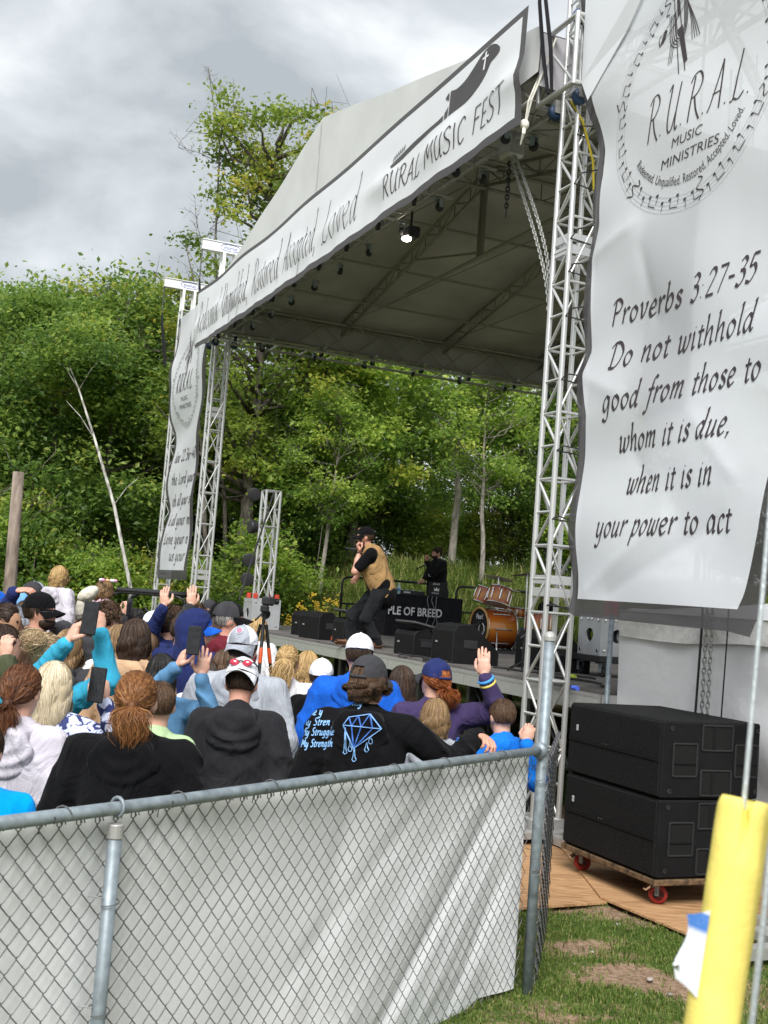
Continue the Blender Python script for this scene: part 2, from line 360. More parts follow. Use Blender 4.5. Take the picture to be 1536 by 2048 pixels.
LEAF_YEL = leaf_mat('leaf_autumn', [(0, (.08, .13, .02)), (.45, (.18, .25, .04)), (.8, (.32, .36, .06)), (1, (.46, .37, .07))])
def bark(name, c0, c1, sc=14):
    m, nt, b, o = nodes(name); f = noise(nt, sc, 6, stretch=(1, 1, .25)); nt.links.new(ramp(nt, f, [(.35, c0), (.65, c1)]), b.inputs['Base Color']); b.inputs['Roughness'].default_value = .9
    bump(nt, b, f, .9, .04); return m
BARK = bark('bark_grey', (.05, .042, .034), (.19, .165, .14)); BARKP = bark('bark_pale', (.12, .11, .09), (.33, .30, .26)); BIRCH = bark('bark_birch', (.12, .11, .10), (.62, .60, .55), 9)
def leafmesh(name, n, clumps, crad, size, mat, seed, flat=.55):
    r = np.random.default_rng(seed); C = np.array(clumps); k = r.integers(0, len(C), n)
    off = r.normal(size=(n, 3))*np.array([1, 1, flat])*(crad*r.uniform(.5, 1, n))[:, None]
    P = C[k]+off
    # sprays: elongate along outward direction
    nrm = r.normal(size=(n, 3))*.7+ZZ*1.0; nrm /= np.linalg.norm(nrm, axis=1)[:, None]
    az = r.normal(size=(n, 3)); a = np.cross(nrm, az); a /= np.linalg.norm(a, axis=1)[:, None]; b = np.cross(nrm, a)
    s = size*r.uniform(.55, 1.35, n)[:, None]
    V = np.stack([P-a*s*.55, P-b*s*.36+nrm*s*.08, P+a*s*.62-nrm*s*.1, P+b*s*.36+nrm*s*.08], 1).reshape(-1, 3)
    me = mesh_from(name, V, np.arange(n*4).reshape(n, 4))
    ct = r.normal(size=len(C))*.17
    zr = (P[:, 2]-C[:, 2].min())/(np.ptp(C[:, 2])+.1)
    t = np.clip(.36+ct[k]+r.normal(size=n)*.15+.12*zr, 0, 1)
    at_ = me.attributes.new('tint', 'FLOAT', 'FACE'); at_.data.foreach_set('value', t.astype(np.float32)); me.materials.append(mat); return me
def clump_cloud(r, n, rx, ry, z0, z1, pow_=.5, prof=None):
    out = []
    while len(out) < n:
        h = r.random(); a = r.uniform(0, 2*pi)
        w = prof(h) if prof else math.sin(pi*min(.98, .12+.86*h))**.7
        q = r.random()**pow_; out.append((rx*w*q*math.cos(a), ry*w*q*math.sin(a), z0+(z1-z0)*h))
    return np.array(out)
class Kind: pass
def tree_kind(seed, H, rx, z0, nclump, nleaf, leaf, mat, barkm, tr=.16, crad=.55, bend=.3, limbs=16, prof=None):
    r = np.random.default_rng(seed); k = Kind(); cl = clump_cloud(r, nclump, rx, rx, z0, H, prof=prof)
    k.crown = leafmesh('crown', nleaf, cl, crad, leaf, mat, seed)
    tz = np.linspace(-.3, H*.93, 12); wob = np.cumsum(r.normal(size=(12, 2))*.09, 0)*bend; wob -= wob[0]
    k.tp = np.stack([wob[:, 0], wob[:, 1], tz], -1); rad = tr*np.clip(1-tz/H, .06, 1)**.8*1.0; rad[0] *= 1.35
    mb = MB(); mb.tube(k.tp, rad, 9)
    k.trunk = mb.mesh('trunk', [barkm]); mb = MB()
    for j in r.choice(len(cl), min(limbs, len(cl)), replace=False):
        e = cl[j]; zb = max(z0*.6, e[2]-r.uniform(.25, .6)*np.hypot(e[0], e[1])-.4); i = np.clip(np.searchsorted(tz, zb), 1, 11); s0 = k.tp[i-1]+(k.tp[i]-k.tp[i-1])*np.clip((zb-tz[i-1])/(tz[i]-tz[i-1]), 0, 1)
        mid = (s0+e)/2+A3(*r.normal(size=3)*.18)-ZZ*.1; mid2 = mid*.4+e*.6+r.normal(size=3)*.1
        mb.tube([s0, mid, mid2, e], [tr*.34, tr*.2, tr*.12, .012], 5)
        for q in range(3): 
            t_ = mid2+(e-mid2)*r.random(); mb.tube([t_, t_+r.normal(size=3)*.35+ZZ*.15, t_+r.normal(size=3)*.55+ZZ*.2], [.016, .01, .005], 4)
    k.limb = mb.mesh('limbs', [barkm])
    for me in (k.trunk, k.limb): me.polygons.foreach_set('use_smooth', [True]*len(me.polygons))
    return k
def plant_tree(k, x, y, s, rot, label, cat='tree', group='trees of the wood', name='tree', sz=None):
    z = float(gh(x, y)); e = empty(name, (x, y, z), label, cat, group); e.rotation_euler[2] = rot; e.scale = (s, s, s*(sz or 1))
    for nm, me in (('trunk', k.trunk), ('branches', k.limb), ('crown', k.crown)):
        o_ = bpy.data.objects.new(nm, me); COL.objects.link(o_); o_.parent = e
    return e
oval = lambda h: math.sin(pi*min(.97, .1+.88*h))**.6
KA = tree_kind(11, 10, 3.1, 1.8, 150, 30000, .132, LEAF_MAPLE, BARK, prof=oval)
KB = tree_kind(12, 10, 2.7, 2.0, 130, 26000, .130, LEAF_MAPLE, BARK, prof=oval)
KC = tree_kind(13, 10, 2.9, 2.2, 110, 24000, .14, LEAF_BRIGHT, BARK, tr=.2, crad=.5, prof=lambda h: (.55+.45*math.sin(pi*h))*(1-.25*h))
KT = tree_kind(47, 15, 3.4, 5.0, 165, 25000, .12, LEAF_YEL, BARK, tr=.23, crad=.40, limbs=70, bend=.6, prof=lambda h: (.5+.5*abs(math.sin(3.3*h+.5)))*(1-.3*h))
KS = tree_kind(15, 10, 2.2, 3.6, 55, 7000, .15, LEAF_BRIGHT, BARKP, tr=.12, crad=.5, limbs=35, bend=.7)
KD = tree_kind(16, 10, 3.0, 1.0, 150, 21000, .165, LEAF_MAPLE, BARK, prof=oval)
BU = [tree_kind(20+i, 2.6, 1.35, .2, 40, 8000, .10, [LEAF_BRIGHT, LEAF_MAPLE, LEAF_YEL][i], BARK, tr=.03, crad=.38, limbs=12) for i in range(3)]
def tp(px_, D): return aty(px_, 1200, D)[:2]
TREES = [  # kind, px, D, scale, label
 (KA, -70, 31, .95, 'bushy maple at the far left edge behind the wooden pole'),
 (KA, 75, 30.5, .97, 'broad maple left of the leaning birch'),
 (KB, 190, 31, 1.02, 'dense dark green tree behind the leaning birch'),
 (KC, 262, 33, 1.0, 'rounded maple beside the left truss towers'),
 (KC, 330, 35.5, .82, 'lower maple right behind the far left banner'),
 (KT, 468, 30.5, .99, 'tallest tree rising above the left end of the roof'),
 (KC, 575, 31.5, 1.05, 'thick trunk maple right of the tallest tree'),
 (KC, 690, 32, .84, 'bright green maple under the left half of the roof'),
 (KS, 905, 32, 1.0, 'straight pale trunk tree behind the disc jockey'),
 (KC, 790, 36, .70, 'leafy maple behind the performer'),
 (KS, 1010, 35, .92, 'slender tree behind the drum kit'),
 (KB, 1095, 34, .80, 'dark tree left of the right front tower'),
 (KS, 960, 30.5, .62, 'small yellowing sapling above the stage railing'),
 (KB, 420, 36, .85, 'dark tree between the left towers and the tall trunk'),
 (KS, 640, 29.5, .56, 'thin young tree left of the performer'),
]
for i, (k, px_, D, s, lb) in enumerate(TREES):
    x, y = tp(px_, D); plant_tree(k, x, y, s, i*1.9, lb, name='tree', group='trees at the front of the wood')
BACK = [(-160, 40, 1.0), (-40, 42, 1.15), (60, 39, 1.1), (165, 43, 1.15), (250, 39, 1.0), (345, 42, .95), (440, 41, .9), (535, 44, .8), (620, 41, .78), (715, 43, .66), (845, 44, .64), (940, 42, .60), (1075, 44, .66), (1160, 41, .7), (1270, 44, .8), (1390, 42, .8), (1500, 44, .8)]
for i, (px_, D, s) in enumerate(BACK):
    x, y = tp(px_, D); plant_tree(KD if i % 3 else KB, x, y, s, i*2.3, ORD[i]+' tree from the left in the shaded rear row of the wood', group='trees deep in the wood')
BUSH = [(-40, 27), (30, 28), (110, 28.5), (160, 27.5), (225, 28.5), (300, 29), (365, 28.5), (430, 28), (455, 30), (520, 29), (565, 31.5), (620, 33), (670, 33.5), (735, 34), (800, 34.5), (850, 35), (930, 35), (1000, 34.6), (1060, 35), (1120, 33), (1180, 32), (1240, 33)]
rb = random.Random(5)
for i, (px_, D) in enumerate(sorted(BUSH)):
    x, y = tp(px_, D); plant_tree(BU[(i*7) % 3 if i % 4 else 0], x, y, rb.uniform(.7, 1.15), rb.uniform(0, 6), ORD[i]+' leafy shrub from the left along the edge of the wood', 'shrub', 'undergrowth shrubs', 'shrub', rb.uniform(.9, 1.3))
# leaning birch
b0 = aty(262, 1180, 26.6); b1 = aty(228, 1010, 26.9); b2 = aty(190, 880, 27.2); b3 = aty(158, 780, 27.5); b4 = aty(130, 710, 27.8)
e = empty('birch_tree', (b0[0], b0[1], 0), 'thin white birch trunk leaning left in front of the wood', 'tree')
MB().tube([A3(b0[0]+.02, b0[1], -.2), b0, b1, b2, b3, b4], [.05, .046, .040, .032, .022, .010], 8).build('trunk', BIRCH, e, True)
mb = MB()
for t0, dx, dz in ((b2, -.8, .9), (b3, .5, .9), (b3, -.7, .8), (b1, .5, .7), (b4, -.5, .5)): mb.tube([t0, t0+A3(dx*.5, 0, dz*.6), t0+A3(dx, .1, dz)], [.018, .011, .004], 5)
mb.build('branches', BIRCH, e, True)
cl = np.array([b4+A3(-.4, 0, .4), b3+A3(.5, 0, .9), b3+A3(-.7, 0, .8), b4, b4+A3(.3, .2, .6)])-np.array([b0[0], b0[1], 0]); cm = leafmesh('crown', 2600, cl, .5, .11, LEAF_MAPLE, 77); oc = bpy.data.objects.new('crown', cm); COL.objects.link(oc); oc.parent = e
# dead bare trees
def bare(base, top, n, seed, label, rad=.07):
    r = np.random.default_rng(seed); e = empty('bare_tree', (base[0], base[1], float(gh(base[0], base[1]))), label, 'tree'); 
    P = [base+(top-base)*t+A3(*(r.normal(size=3)*.12*(0 < t < 1))) for t in np.linspace(0, 1, 7)]
    MB().tube(P, np.linspace(rad, .012, 7), 7).build('trunk', BARK, e, True); mb = MB()
    def twig(s0, d, L, rad, dep):
        q = [s0]; dd_ = d/np.linalg.norm(d)
        for k in range(5): dd_ = dd_+r.normal(size=3)*.22+ZZ*.07; dd_ /= np.linalg.norm(dd_); q.append(q[-1]+dd_*L/5)
        mb.tube(q, np.linspace(rad, rad*.3, 6), 5)
        if dep:
            for k in range(2, 6):
                for w_ in range(1+(dep > 1)): nd = dd_+r.normal(size=3)*.8; twig(q[min(k, 5)], nd, L*r.uniform(.3, .55), rad*.5, dep-1)
    for i in range(n):
        t = r.uniform(.5, .97); s0 = P[int(t*6)]+(P[min(6, int(t*6)+1)]-P[int(t*6)])*(t*6-int(t*6)); twig(s0, A3(r.normal(), r.normal()*.4, abs(r.normal())*.6+.5), r.uniform(.9, 1.7)*(1.3-t)*1.5, .024*(1.4-t), 2)
    mb.build('branches', BARK, e, True)
bare(aty(452, 1190, 30.9), aty(416, 135, 30.9), 8, 4, 'bare dead treetop spearing above the tallest tree')
bare(aty(415, 1180, 29.5), aty(372, 492, 29.5), 8, 6, 'bare grey branches behind the left tower heads')
# yellow wild flowers on the bank
mb = MB(); r = np.random.default_rng(8); YEL = M('goldenrod', (.62, .42, .04), rough=.8, var=.3)
e = None
for i in range(20):
    x, y = tp(572+96*i/19, r.uniform(26.3, 28)); z = float(gh(x, y)); h = r.uniform(.7, 1.15)
    e = empty('goldenrod', (x, y, z), ORD[i]+' yellow goldenrod plant from the left on the bank beside the railing', 'plant', 'goldenrod on the bank')
    MB().tube([A3(x, y, z), A3(x+.03, y, z+h*.6), A3(x+.08, y, z+h)], [.008, .007, .004], 5).build('stem', GRASSM, e)
    f = MB()
    for q in range(14): f.ell(A3(x+.08, y, z+h)+r.normal(size=3)*A3(.05, .05, .06), (.03, .03, .018), n=5, m=3)
    tag(f.build('flower', YEL, e), kind='stuff')
# ------------------------------------------------------------------ lettering
GL = {
'a': (.5, [[(.37, .41), (.22, .5), (.06, .32), (.05, .1), (.15, 0), (.29, .15), (.38, .46)], [(.39, .5), (.35, .12), (.4, 0), (.48, .07)]]),
'b': (.48, [[(.06, .93), (.12, 1), (.09, .5), (.06, .1), (.16, 0), (.32, .09), (.4, .3), (.32, .48), (.2, .46), (.09, .28)]]),
'c': (.4, [[(.36, .42), (.26, .5), (.1, .4), (.05, .2), (.14, 0), (.26, .02), (.36, .1)]]),
'd': (.52, [[(.37, .41), (.22, .5), (.06, .32), (.05, .1), (.15, 0), (.29, .15), (.38, .46)], [(.36, .93), (.42, 1), (.38, .4), (.35, .1), (.41, 0), (.49, .07)]]),
'e': (.42, [[(.06, .24), (.26, .29), (.34, .4), (.24, .5), (.1, .4), (.05, .18), (.14, 0), (.26, .02), (.37, .1)]]),
'f': (.34, [[(.42, .93), (.34, 1), (.25, .85), (.18, .2), (.12, -.2), (.02, -.3), (-.05, -.26)], [(.04, .47), (.36, .5)]]),
'g': (.5, [[(.37, .41), (.22, .5), (.06, .32), (.05, .1), (.15, 0), (.29, .15), (.38, .46)], [(.4, .5), (.36, .1), (.3, -.25), (.16, -.34), (.02, -.26)]]),
'h': (.52, [[(.06, .93), (.12, 1), (.06, 0)], [(.07, .2), (.2, .42), (.32, .5), (.37, .4), (.35, .1), (.39, 0), (.47, .07)]]),
'i': (.24, [[(.04, .42), (.1, .5), (.08, .1), (.12, 0), (.2, .07)], [(.12, .7), (.15, .73)]]),
'l': (.22, [[(.06, .93), (.12, 1), (.08, .1), (.12, 0), (.2, .07)]]),
'm': (.74, [[(.04, .42), (.1, .5), (.07, 0)], [(.08, .2), (.2, .44), (.3, .5), (.34, .4), (.31, 0)], [(.32, .2), (.44, .44), (.54, .5), (.59, .4), (.57, .1), (.61, 0), (.69, .07)]]),
'n': (.52, [[(.04, .42), (.1, .5), (.07, 0)], [(.08, .2), (.2, .42), (.32, .5), (.37, .4), (.35, .1), (.39, 0), (.47, .07)]]),
'o': (.46, [[(.22, .5), (.08, .38), (.05, .16), (.16, 0), (.32, .1), (.38, .34), (.22, .5)]]),
'p': (.48, [[(.02, .42), (.1, .5), (.06, 0), (.03, -.35)], [(.08, .3), (.2, .46), (.32, .48), (.4, .32), (.32, .08), (.18, 0), (.08, .08)]]),
'q': (.5, [[(.37, .41), (.22, .5), (.06, .32), (.05, .1), (.15, 0), (.29, .15), (.38, .46)], [(.4, .5), (.34, -.35)]]),
'r': (.36, [[(.04, .42), (.1, .5), (.07, 0)], [(.08, .22), (.2, .44), (.3, .5), (.36, .44)]]),
's': (.36, [[(.33, .43), (.22, .5), (.1, .43), (.12, .33), (.27, .2), (.28, .07), (.17, 0), (.03, .07)]]),
't': (.3, [[(.17, .72), (.12, .12), (.18, 0), (.28, .07)], [(.01, .47), (.31, .5)]]),
'u': (.52, [[(.03, .42), (.1, .5), (.07, .12), (.14, 0), (.26, .08), (.37, .34)], [(.39, .5), (.36, .1), (.4, 0), (.48, .07)]]),
'v': (.42, [[(.02, .44), (.1, .5), (.15, .02), (.3, .2), (.37, .44), (.33, .5)]]),
'w': (.64, [[(.02, .44), (.1, .5), (.1, .1), (.16, 0), (.28, .12), (.35, .48)], [(.35, .48), (.33, .1), (.4, 0), (.52, .14), (.59, .44), (.54, .5)]]),
'y': (.5, [[(.03, .42), (.1, .5), (.07, .14), (.15, .02), (.28, .1), (.38, .36)], [(.4, .5), (.36, .1), (.28, -.22), (.14, -.34), (0, -.28)]]),
'P': (.52, [[(.16, .95), (.1, 0)], [(0, .84), (.12, .98), (.34, 1), (.5, .8), (.38, .55), (.14, .48)]]),
'D': (.68, [[(.16, .95), (.1, .02)], [(-.04, .84), (.14, 1), (.42, .96), (.62, .6), (.5, .2), (.28, 0), (.0, .02)]]),
'L': (.5, [[(.24, 1), (.14, .5), (.1, .05), (-.02, 0)], [(.1, .05), (.3, 0), (.48, .12)]]),
'R': (.58, [[(.16, .95), (.1, 0)], [(0, .84), (.12, .98), (.34, 1), (.5, .8), (.38, .56), (.14, .48)], [(.26, .5), (.4, .2), (.58, -.03)]]),
'U': (.62, [[(.0, .9), (.12, 1), (.1, .3), (.18, .02), (.34, .06), (.47, .4)], [(.52, 1), (.47, .2), (.52, 0), (.6, .06)]]),
'A': (.52, [[(-.02, 0), (.1, .2), (.36, 1)], [(.36, 1), (.44, 0)], [(.1, .34), (.42, .36)]]),
'M': (.66, [[(.0, 0), (.12, 1)], [(.12, 1), (.3, .3)], [(.3, .3), (.54, 1)], [(.54, 1), (.6, 0)]]),
'S': (.46, [[(.42, .9), (.28, 1), (.1, .86), (.16, .6), (.36, .38), (.32, .08), (.14, 0), (.0, .12)]]),
'I': (.22, [[(.1, 1), (.08, 0)]]), 'C': (.5, [[(.46, .86), (.3, 1), (.08, .7), (.06, .25), (.22, 0), (.44, .14)]]),
'F': (.44, [[(.12, 1), (.08, 0)], [(.12, 1), (.46, 1)], [(.1, .54), (.38, .56)]]),
'E': (.46, [[(.12, 1), (.08, 0)], [(.12, 1), (.44, 1)], [(.1, .52), (.36, .54)], [(.08, 0), (.44, 0)]]),
'T': (.48, [[(.24, 1), (.2, 0)], [(0, .96), (.5, 1.04)]]),
'0': (.46, [[(.22, 1), (.06, .7), (.06, .25), (.18, 0), (.36, .28), (.36, .72), (.22, 1)]]),
'2': (.44, [[(.04, .78), (.14, .97), (.3, .94), (.34, .72), (.2, .38), (.02, .02)], [(.02, .02), (.4, .03)]]),
'3': (.42, [[(.06, .88), (.2, .98), (.33, .84), (.24, .6), (.12, .54)], [(.12, .54), (.31, .48), (.35, .22), (.2, 0), (.02, .07)]]),
'4': (.46, [[(.3, .98), (.02, .3)], [(.02, .3), (.42, .3)], [(.32, .6), (.27, -.02)]]),
'5': (.42, [[(.38, .98), (.12, .98)], [(.12, .98), (.08, .58), (.26, .6), (.37, .34), (.22, .02), (.0, .05)]]),
'6': (.44, [[(.36, .97), (.14, .7), (.05, .3), (.16, 0), (.33, .14), (.33, .4), (.18, .5), (.06, .34)]]),
'7': (.42, [[(.04, .95), (.4, .97)], [(.4, .97), (.14, 0)]]),
'-': (.4, [[(.06, .38), (.34, .38)]]), ':': (.24, [[(.08, .42), (.11, .44)], [(.06, .04), (.09, .06)]]), ',': (.24, [[(.08, .06), (.09, 0), (.02, -.14)]]), '.': (.24, [[(.07, .02), (.1, .05)]]), ' ': (.32, []),
}
def crom(P, k=5):
    P = np.array(P, float)
    if len(P) < 3: return np.array([P[0]+(P[-1]-P[0])*t for t in np.linspace(0, 1, k)])
    Q = np.vstack([2*P[0]-P[1], P, 2*P[-1]-P[-2]]); out = []
    for i in range(1, len(Q)-2):
        for t in np.linspace(0, 1, k, endpoint=False):
            a, b, c, d = Q[i-1:i+3]; out.append(.5*((2*b)+(-a+c)*t+(2*a-5*b+4*c-d)*t*t+(-a+3*b-3*c+d)*t**3))
    out.append(P[-1]); return np.array(out)
def ribbon(mb, pts, w, fn, nib=.72, mn=.28, mi=0):
    P = np.asarray(pts); T = np.gradient(P, axis=0); T /= np.linalg.norm(T, axis=1)[:, None]+1e-9; N = np.stack([-T[:, 1], T[:, 0]], -1)
    nv = np.array([math.cos(nib), math.sin(nib)]); ww = w/2*np.maximum(np.abs(N@nv), mn)
    A = P+N*ww[:, None]; B = P-N*ww[:, None]; n = len(P)
    V = [fn(*p) for p in A]+[fn(*p) for p in B]
    mb.add(V, [(i, i+1, n+i+1, n+i) for i in range(n-1)], mi)
def text_strokes(txt, shear=.18):
    x = 0; out = []
    for ch in txt:
        w, st = GL[ch]
        for s_ in st:
            P = crom(s_); yy = P[:, 1] if ch.isupper() or ch.isdigit() else np.where(P[:, 1] <= .5, P[:, 1]*1.14, .57+(P[:, 1]-.5)*.9); out.append(np.stack([P[:, 0]+x+yy*shear, yy], -1))
        x += w+.06
    return out, x
def lettering(txt, x0, x1, y0, h, fn, w, parent, mat=INK, name='lettering', shear=.18, nib=.72, mn=.28, tall=1):
    """fit text between x0 and x1 (banner coords), cap height h"""
    st, tot = text_strokes(txt, shear); k = (x1-x0)/tot; mb = MB()
    for P in st: ribbon(mb, np.stack([x0+P[:, 0]*k, y0+P[:, 1]*h], -1), w, fn, nib, mn)
    return mb.build(name, mat, parent)
_FC = {}
def font_mesh(txt, bold=0):
    cu = bpy.data.curves.new('txt', 'FONT'); cu.body = txt; cu.size = 1; cu.offset = bold; cu.resolution_u = 3; o = bpy.data.objects.new('txt', cu); COL.objects.link(o)
    me = bpy.data.meshes.new_from_object(o.evaluated_get(bpy.context.evaluated_depsgraph_get())); bpy.data.objects.remove(o); bpy.data.curves.remove(cu)
    v = np.array([q.co[:2] for q in me.vertices]); f = [tuple(p.vertices) for p in me.polygons]; bpy.data.meshes.remove(me); return v, f
def printed(txt, x0, x1, y0, h, fn, parent, mat=INK, name='lettering', shear=0, bold=0):
    v, f = font_mesh(txt, bold); mn_, mx_ = v.min(0), v.max(0); k = (x1-x0)/(mx_[0]-mn_[0]); V = [fn(x0+(p[0]-mn_[0])*k+(p[1]*h/.73)*shear, y0+p[1]*h/.73) for p in v]
    return new_obj(name, mesh_from(name, V, f), mat, parent)
# ------------------------------------------------------------------ truss work
def lattice(parent, P0, P1, a, b, s, r=.025, br=.0135, pitch=.30, mat=ALU, chordname='chord', faces=4, diag=True, horiz=True, join=False):
    """square lattice between P0 and P1; a,b unit cross vectors; s spacing (or tuple)"""
    P0 = np.array(P0); P1 = np.array(P1); L = np.linalg.norm(P1-P0); d = (P1-P0)/L; sa, sb = (s, s) if np.isscalar(s) else s
    cs = [P0-a*sa/2-b*sb/2, P0+a*sa/2-b*sb/2, P0+a*sa/2+b*sb/2, P0-a*sa/2+b*sb/2]
    out = [rod(chordname, c, c+d*L, r, mat, parent, 12) for c in cs]
    n = max(1, int(round(L/pitch))); 
    for fc in range(faces):
        c0, c1 = cs[fc], cs[(fc+1) % 4]
        for i in range(n+1):
            z = d*(L*i/n)
            if horiz and (fc % 2 == 0 or i % 2 == 0): rod('brace', c0+z, c1+z, br, mat, parent, 8)
            if diag and i < n and fc % 2 == 1:
                if i % 2 == 0 and i+2 <= n: rod('brace', *((c0+z, c1+d*(L*(i+2)/n)) if (i//2) % 2 else (c1+z, c0+d*(L*(i+2)/n))), br*.85, mat, parent, 8)
            elif diag and i < n:
                p, q = (c0, c1) if (i+fc) % 2 else (c1, c0); rod('brace', p+z, q+d*(L*(i+1)/n), br, mat, parent, 8)
    return cs
TS = .26
def tower(u, label, z1=7.85, head=True, bays=.30, plates=(2.2, 5.25), name='truss_tower', v=0.0):
    e = empty(name, S(u, v, 0), label, 'truss tower', 'lifting towers of the stage roof')
    base = MB().box(S(u, v, .10), (.62, .62, .05), RSP).box(S(u, v, .165), (.36, .36, .08), RSP); base.build('base_plate', ALUD, e)
    for su in (-1, 1):
        MB().box(S(u+su*.55, v, .075), (.5, .09, .07), RSP).build('outrigger', ALU, e)
        MB().cyl(S(u+su*.72, v, 0), S(u+su*.72, v, .2), .022).build('screw_jack', GALV, e)
        MB().box(S(u, v+su*.55, .075), (.09, .5, .07), RSP).build('outrigger', ALU, e)
        MB().cyl(S(u, v+su*.72, 0), S(u, v+su*.72, .2), .022).build('screw_jack', GALV, e)
    lattice(e, S(u, v, .2), S(u, v, z1), FD, DD, TS, pitch=bays)
    for z in plates:
        for dz in (-.055, .055):
            for k_ in range(4):
                c = [(-.5, 0), (.5, 0), (0, -.5), (0, .5)][k_]; sz = (.014, TS-.05, .075) if k_ < 2 else (TS-.05, .014, .075)
                slab('joint_plate', S(u+c[0]*TS, v+c[1]*TS, z+dz), sz, RSP, ALU, e)
    if head:
        for sv in (-.12, .12): 
            for su in (-.1, .1): slab('head_post', S(u+su, v+sv, z1+.24), (.05, .05, .48), RSP, WHITEP, e)
        hb = MB().box(S(u, v-.03, z1+.56), (.12, 1.02, .17), RSP, bev=.008).build('head_beam', WHITEP, e)
        fl = MB().box(S(u, v-.03, z1+.655), (.16, 1.04, .014), RSP).box(S(u, v-.03, z1+.468), (.16, 1.04, .012), RSP).build('beam_flange', WHITEP, e)
        fn = lambda x, y: S(u-.064, v-.03+x, z1+.56+y)
        BL = M('logo_blue', (.03, .06, .30), rough=.5)
        printed('thomas', -.1, .1+.06, -.028, .075, fn, hb, BL)
        t = np.linspace(0, 2*pi, 36); ol = MB(); ribbon(ol, np.stack([.03+.19*np.sign(np.cos(t))*np.abs(np.cos(t))**.7, .005+.062*np.sign(np.sin(t))*np.abs(np.sin(t))**.8], -1), .010, fn, 0, 1); ol.build('logo_ring', BL, hb)
        MB().lathe([(.05, -.02), (.05, .02)], S(u, v-.52, z1+.6), DD*0+FD).build('sheave', ALUD, e)
    return e
def chain_mb(pts, link=.055, r=.006, wdt=.013):
    P = [np.array(p, float) for p in pts]; seg = np.linalg.norm(np.diff(P, axis=0), axis=1); cum = np.concatenate([[0], np.cumsum(seg)]); n = int(cum[-1]/(link*.72)); mb = MB()
    for i in range(n):
        s_ = i*link*.72; k_ = min(np.searchsorted(cum, s_, 'right')-1, len(seg)-1); d = (P[k_+1]-P[k_])/seg[k_]; c = P[k_]+d*(s_-cum[k_]); a, b, _ = frame_of(d)
        if i % 2: a = b
        t = np.arange(8)*2*pi/8; mb.tube([c+d*math.sin(q)*link/2+a*math.cos(q)*wdt for q in t], r, 4, closed=True)
    return mb
T_RM = tower(0, 'right front aluminium truss tower beside the large Proverbs banner', head=True)
T_LM = tower(12.3, 'left front truss tower under the left end of the long front banner')
T_LO = tower(15.5, 'outermost left truss tower carrying the outer edge of the narrow far banner')
T_RO = tower(-3.3, 'outer right truss tower behind the right edge of the Proverbs banner')
for T, u in ((T_LM, 12.3), (T_LO, 15.5), (T_RM, 0), (T_RO, -3.3)):
    o_ = chain_mb([S(u, -.53, 8.4), S(u, -.53, 7.75)]).build('chain', STEEL, T); tag(o_, kind='stuff')
    mb = MB(); 
    for dx in (-.05, .05): mb.tube([S(u, -.53, 7.75), S(u+dx, -.50, 7.45), S(u+dx*1.3, -.42, 7.0), S(u+dx*.6, -.36, 6.62)], [.016, .018, .02, .016], 6)
    tag(mb.build('sling', M('sling_black', (.012, .012, .016), rough=.9), T), kind='stuff')
# sleeve blocks where the roof meets the front towers
def sleeve(u, label):
    e = empty('sleeve_block', S(u, 0, 6.5), label, 'sleeve block', 'roof sleeve blocks')
    for z in (6.62, 7.24):
        for a, b in (((-.3, -.3), (.3, -.3)), ((.3, -.3), (.3, .3)), ((.3, .3), (-.3, .3)), ((-.3, .3), (-.3, -.3))): rod('frame_bar', S(u+a[0], a[1], z), S(u+b[0], b[1], z), .025, ALU, e)
    for a in ((-.3, -.3), (.3, -.3), (.3, .3), (-.3, .3)): rod('frame_post', S(u+a[0], a[1], 6.6), S(u+a[0], a[1], 7.26), .025, ALU, e)
    for a, b in (((-.3, -.3), (.3, -.3)), ((.3, .3), (-.3, .3)), ((-.3, .3), (-.3, -.3))): rod('frame_diagonal', S(u+a[0], a[1], 6.62), S(u+b[0], b[1], 7.24), .014, ALU, e)
    blu = M('wheel_blue', (.02, .05, .12), rough=.5)
    for (a, b, z) in ((-.2, -.17, 6.55), (.2, -.17, 6.55), (-.17, -.2, 7.3), (-.17, .2, 6.55)):
        w = MB().lathe([(.02, -.025), (.07, -.022), (.075, 0), (.07, .022), (.02, .025)], S(u+a, b, z), FD, 16).build('guide_wheel', blu, e, True)
        MB().box(S(u+a, b, z+.05), (.075, .05, .12), RSP).build('bracket', ALUD, w)
    for a, b in (((-.28, -.3, 7.2), (-.30, -.34, 6.3)), ((-.2, -.3, 7.2), (-.22, -.2, 5.95))): pass
    return e
SL = sleeve(0, 'wheeled sleeve block at the top of the right front tower'); sleeve(12.3, 'wheeled sleeve block at the top of the left front tower')
yst = M('strap_yellow', (.55, .42, .03), rough=.8)
o_ = MB().tube([S(-.1, -.2, 6.55), S(-.17, -.1, 6.35), S(-.19, .02, 6.0), S(-.18, .05, 5.75)], [.008, .012, .012, .010], 5).build('ratchet_strap', yst); tag(o_, 'yellow ratchet strap hanging by the right front tower top', 'strap')
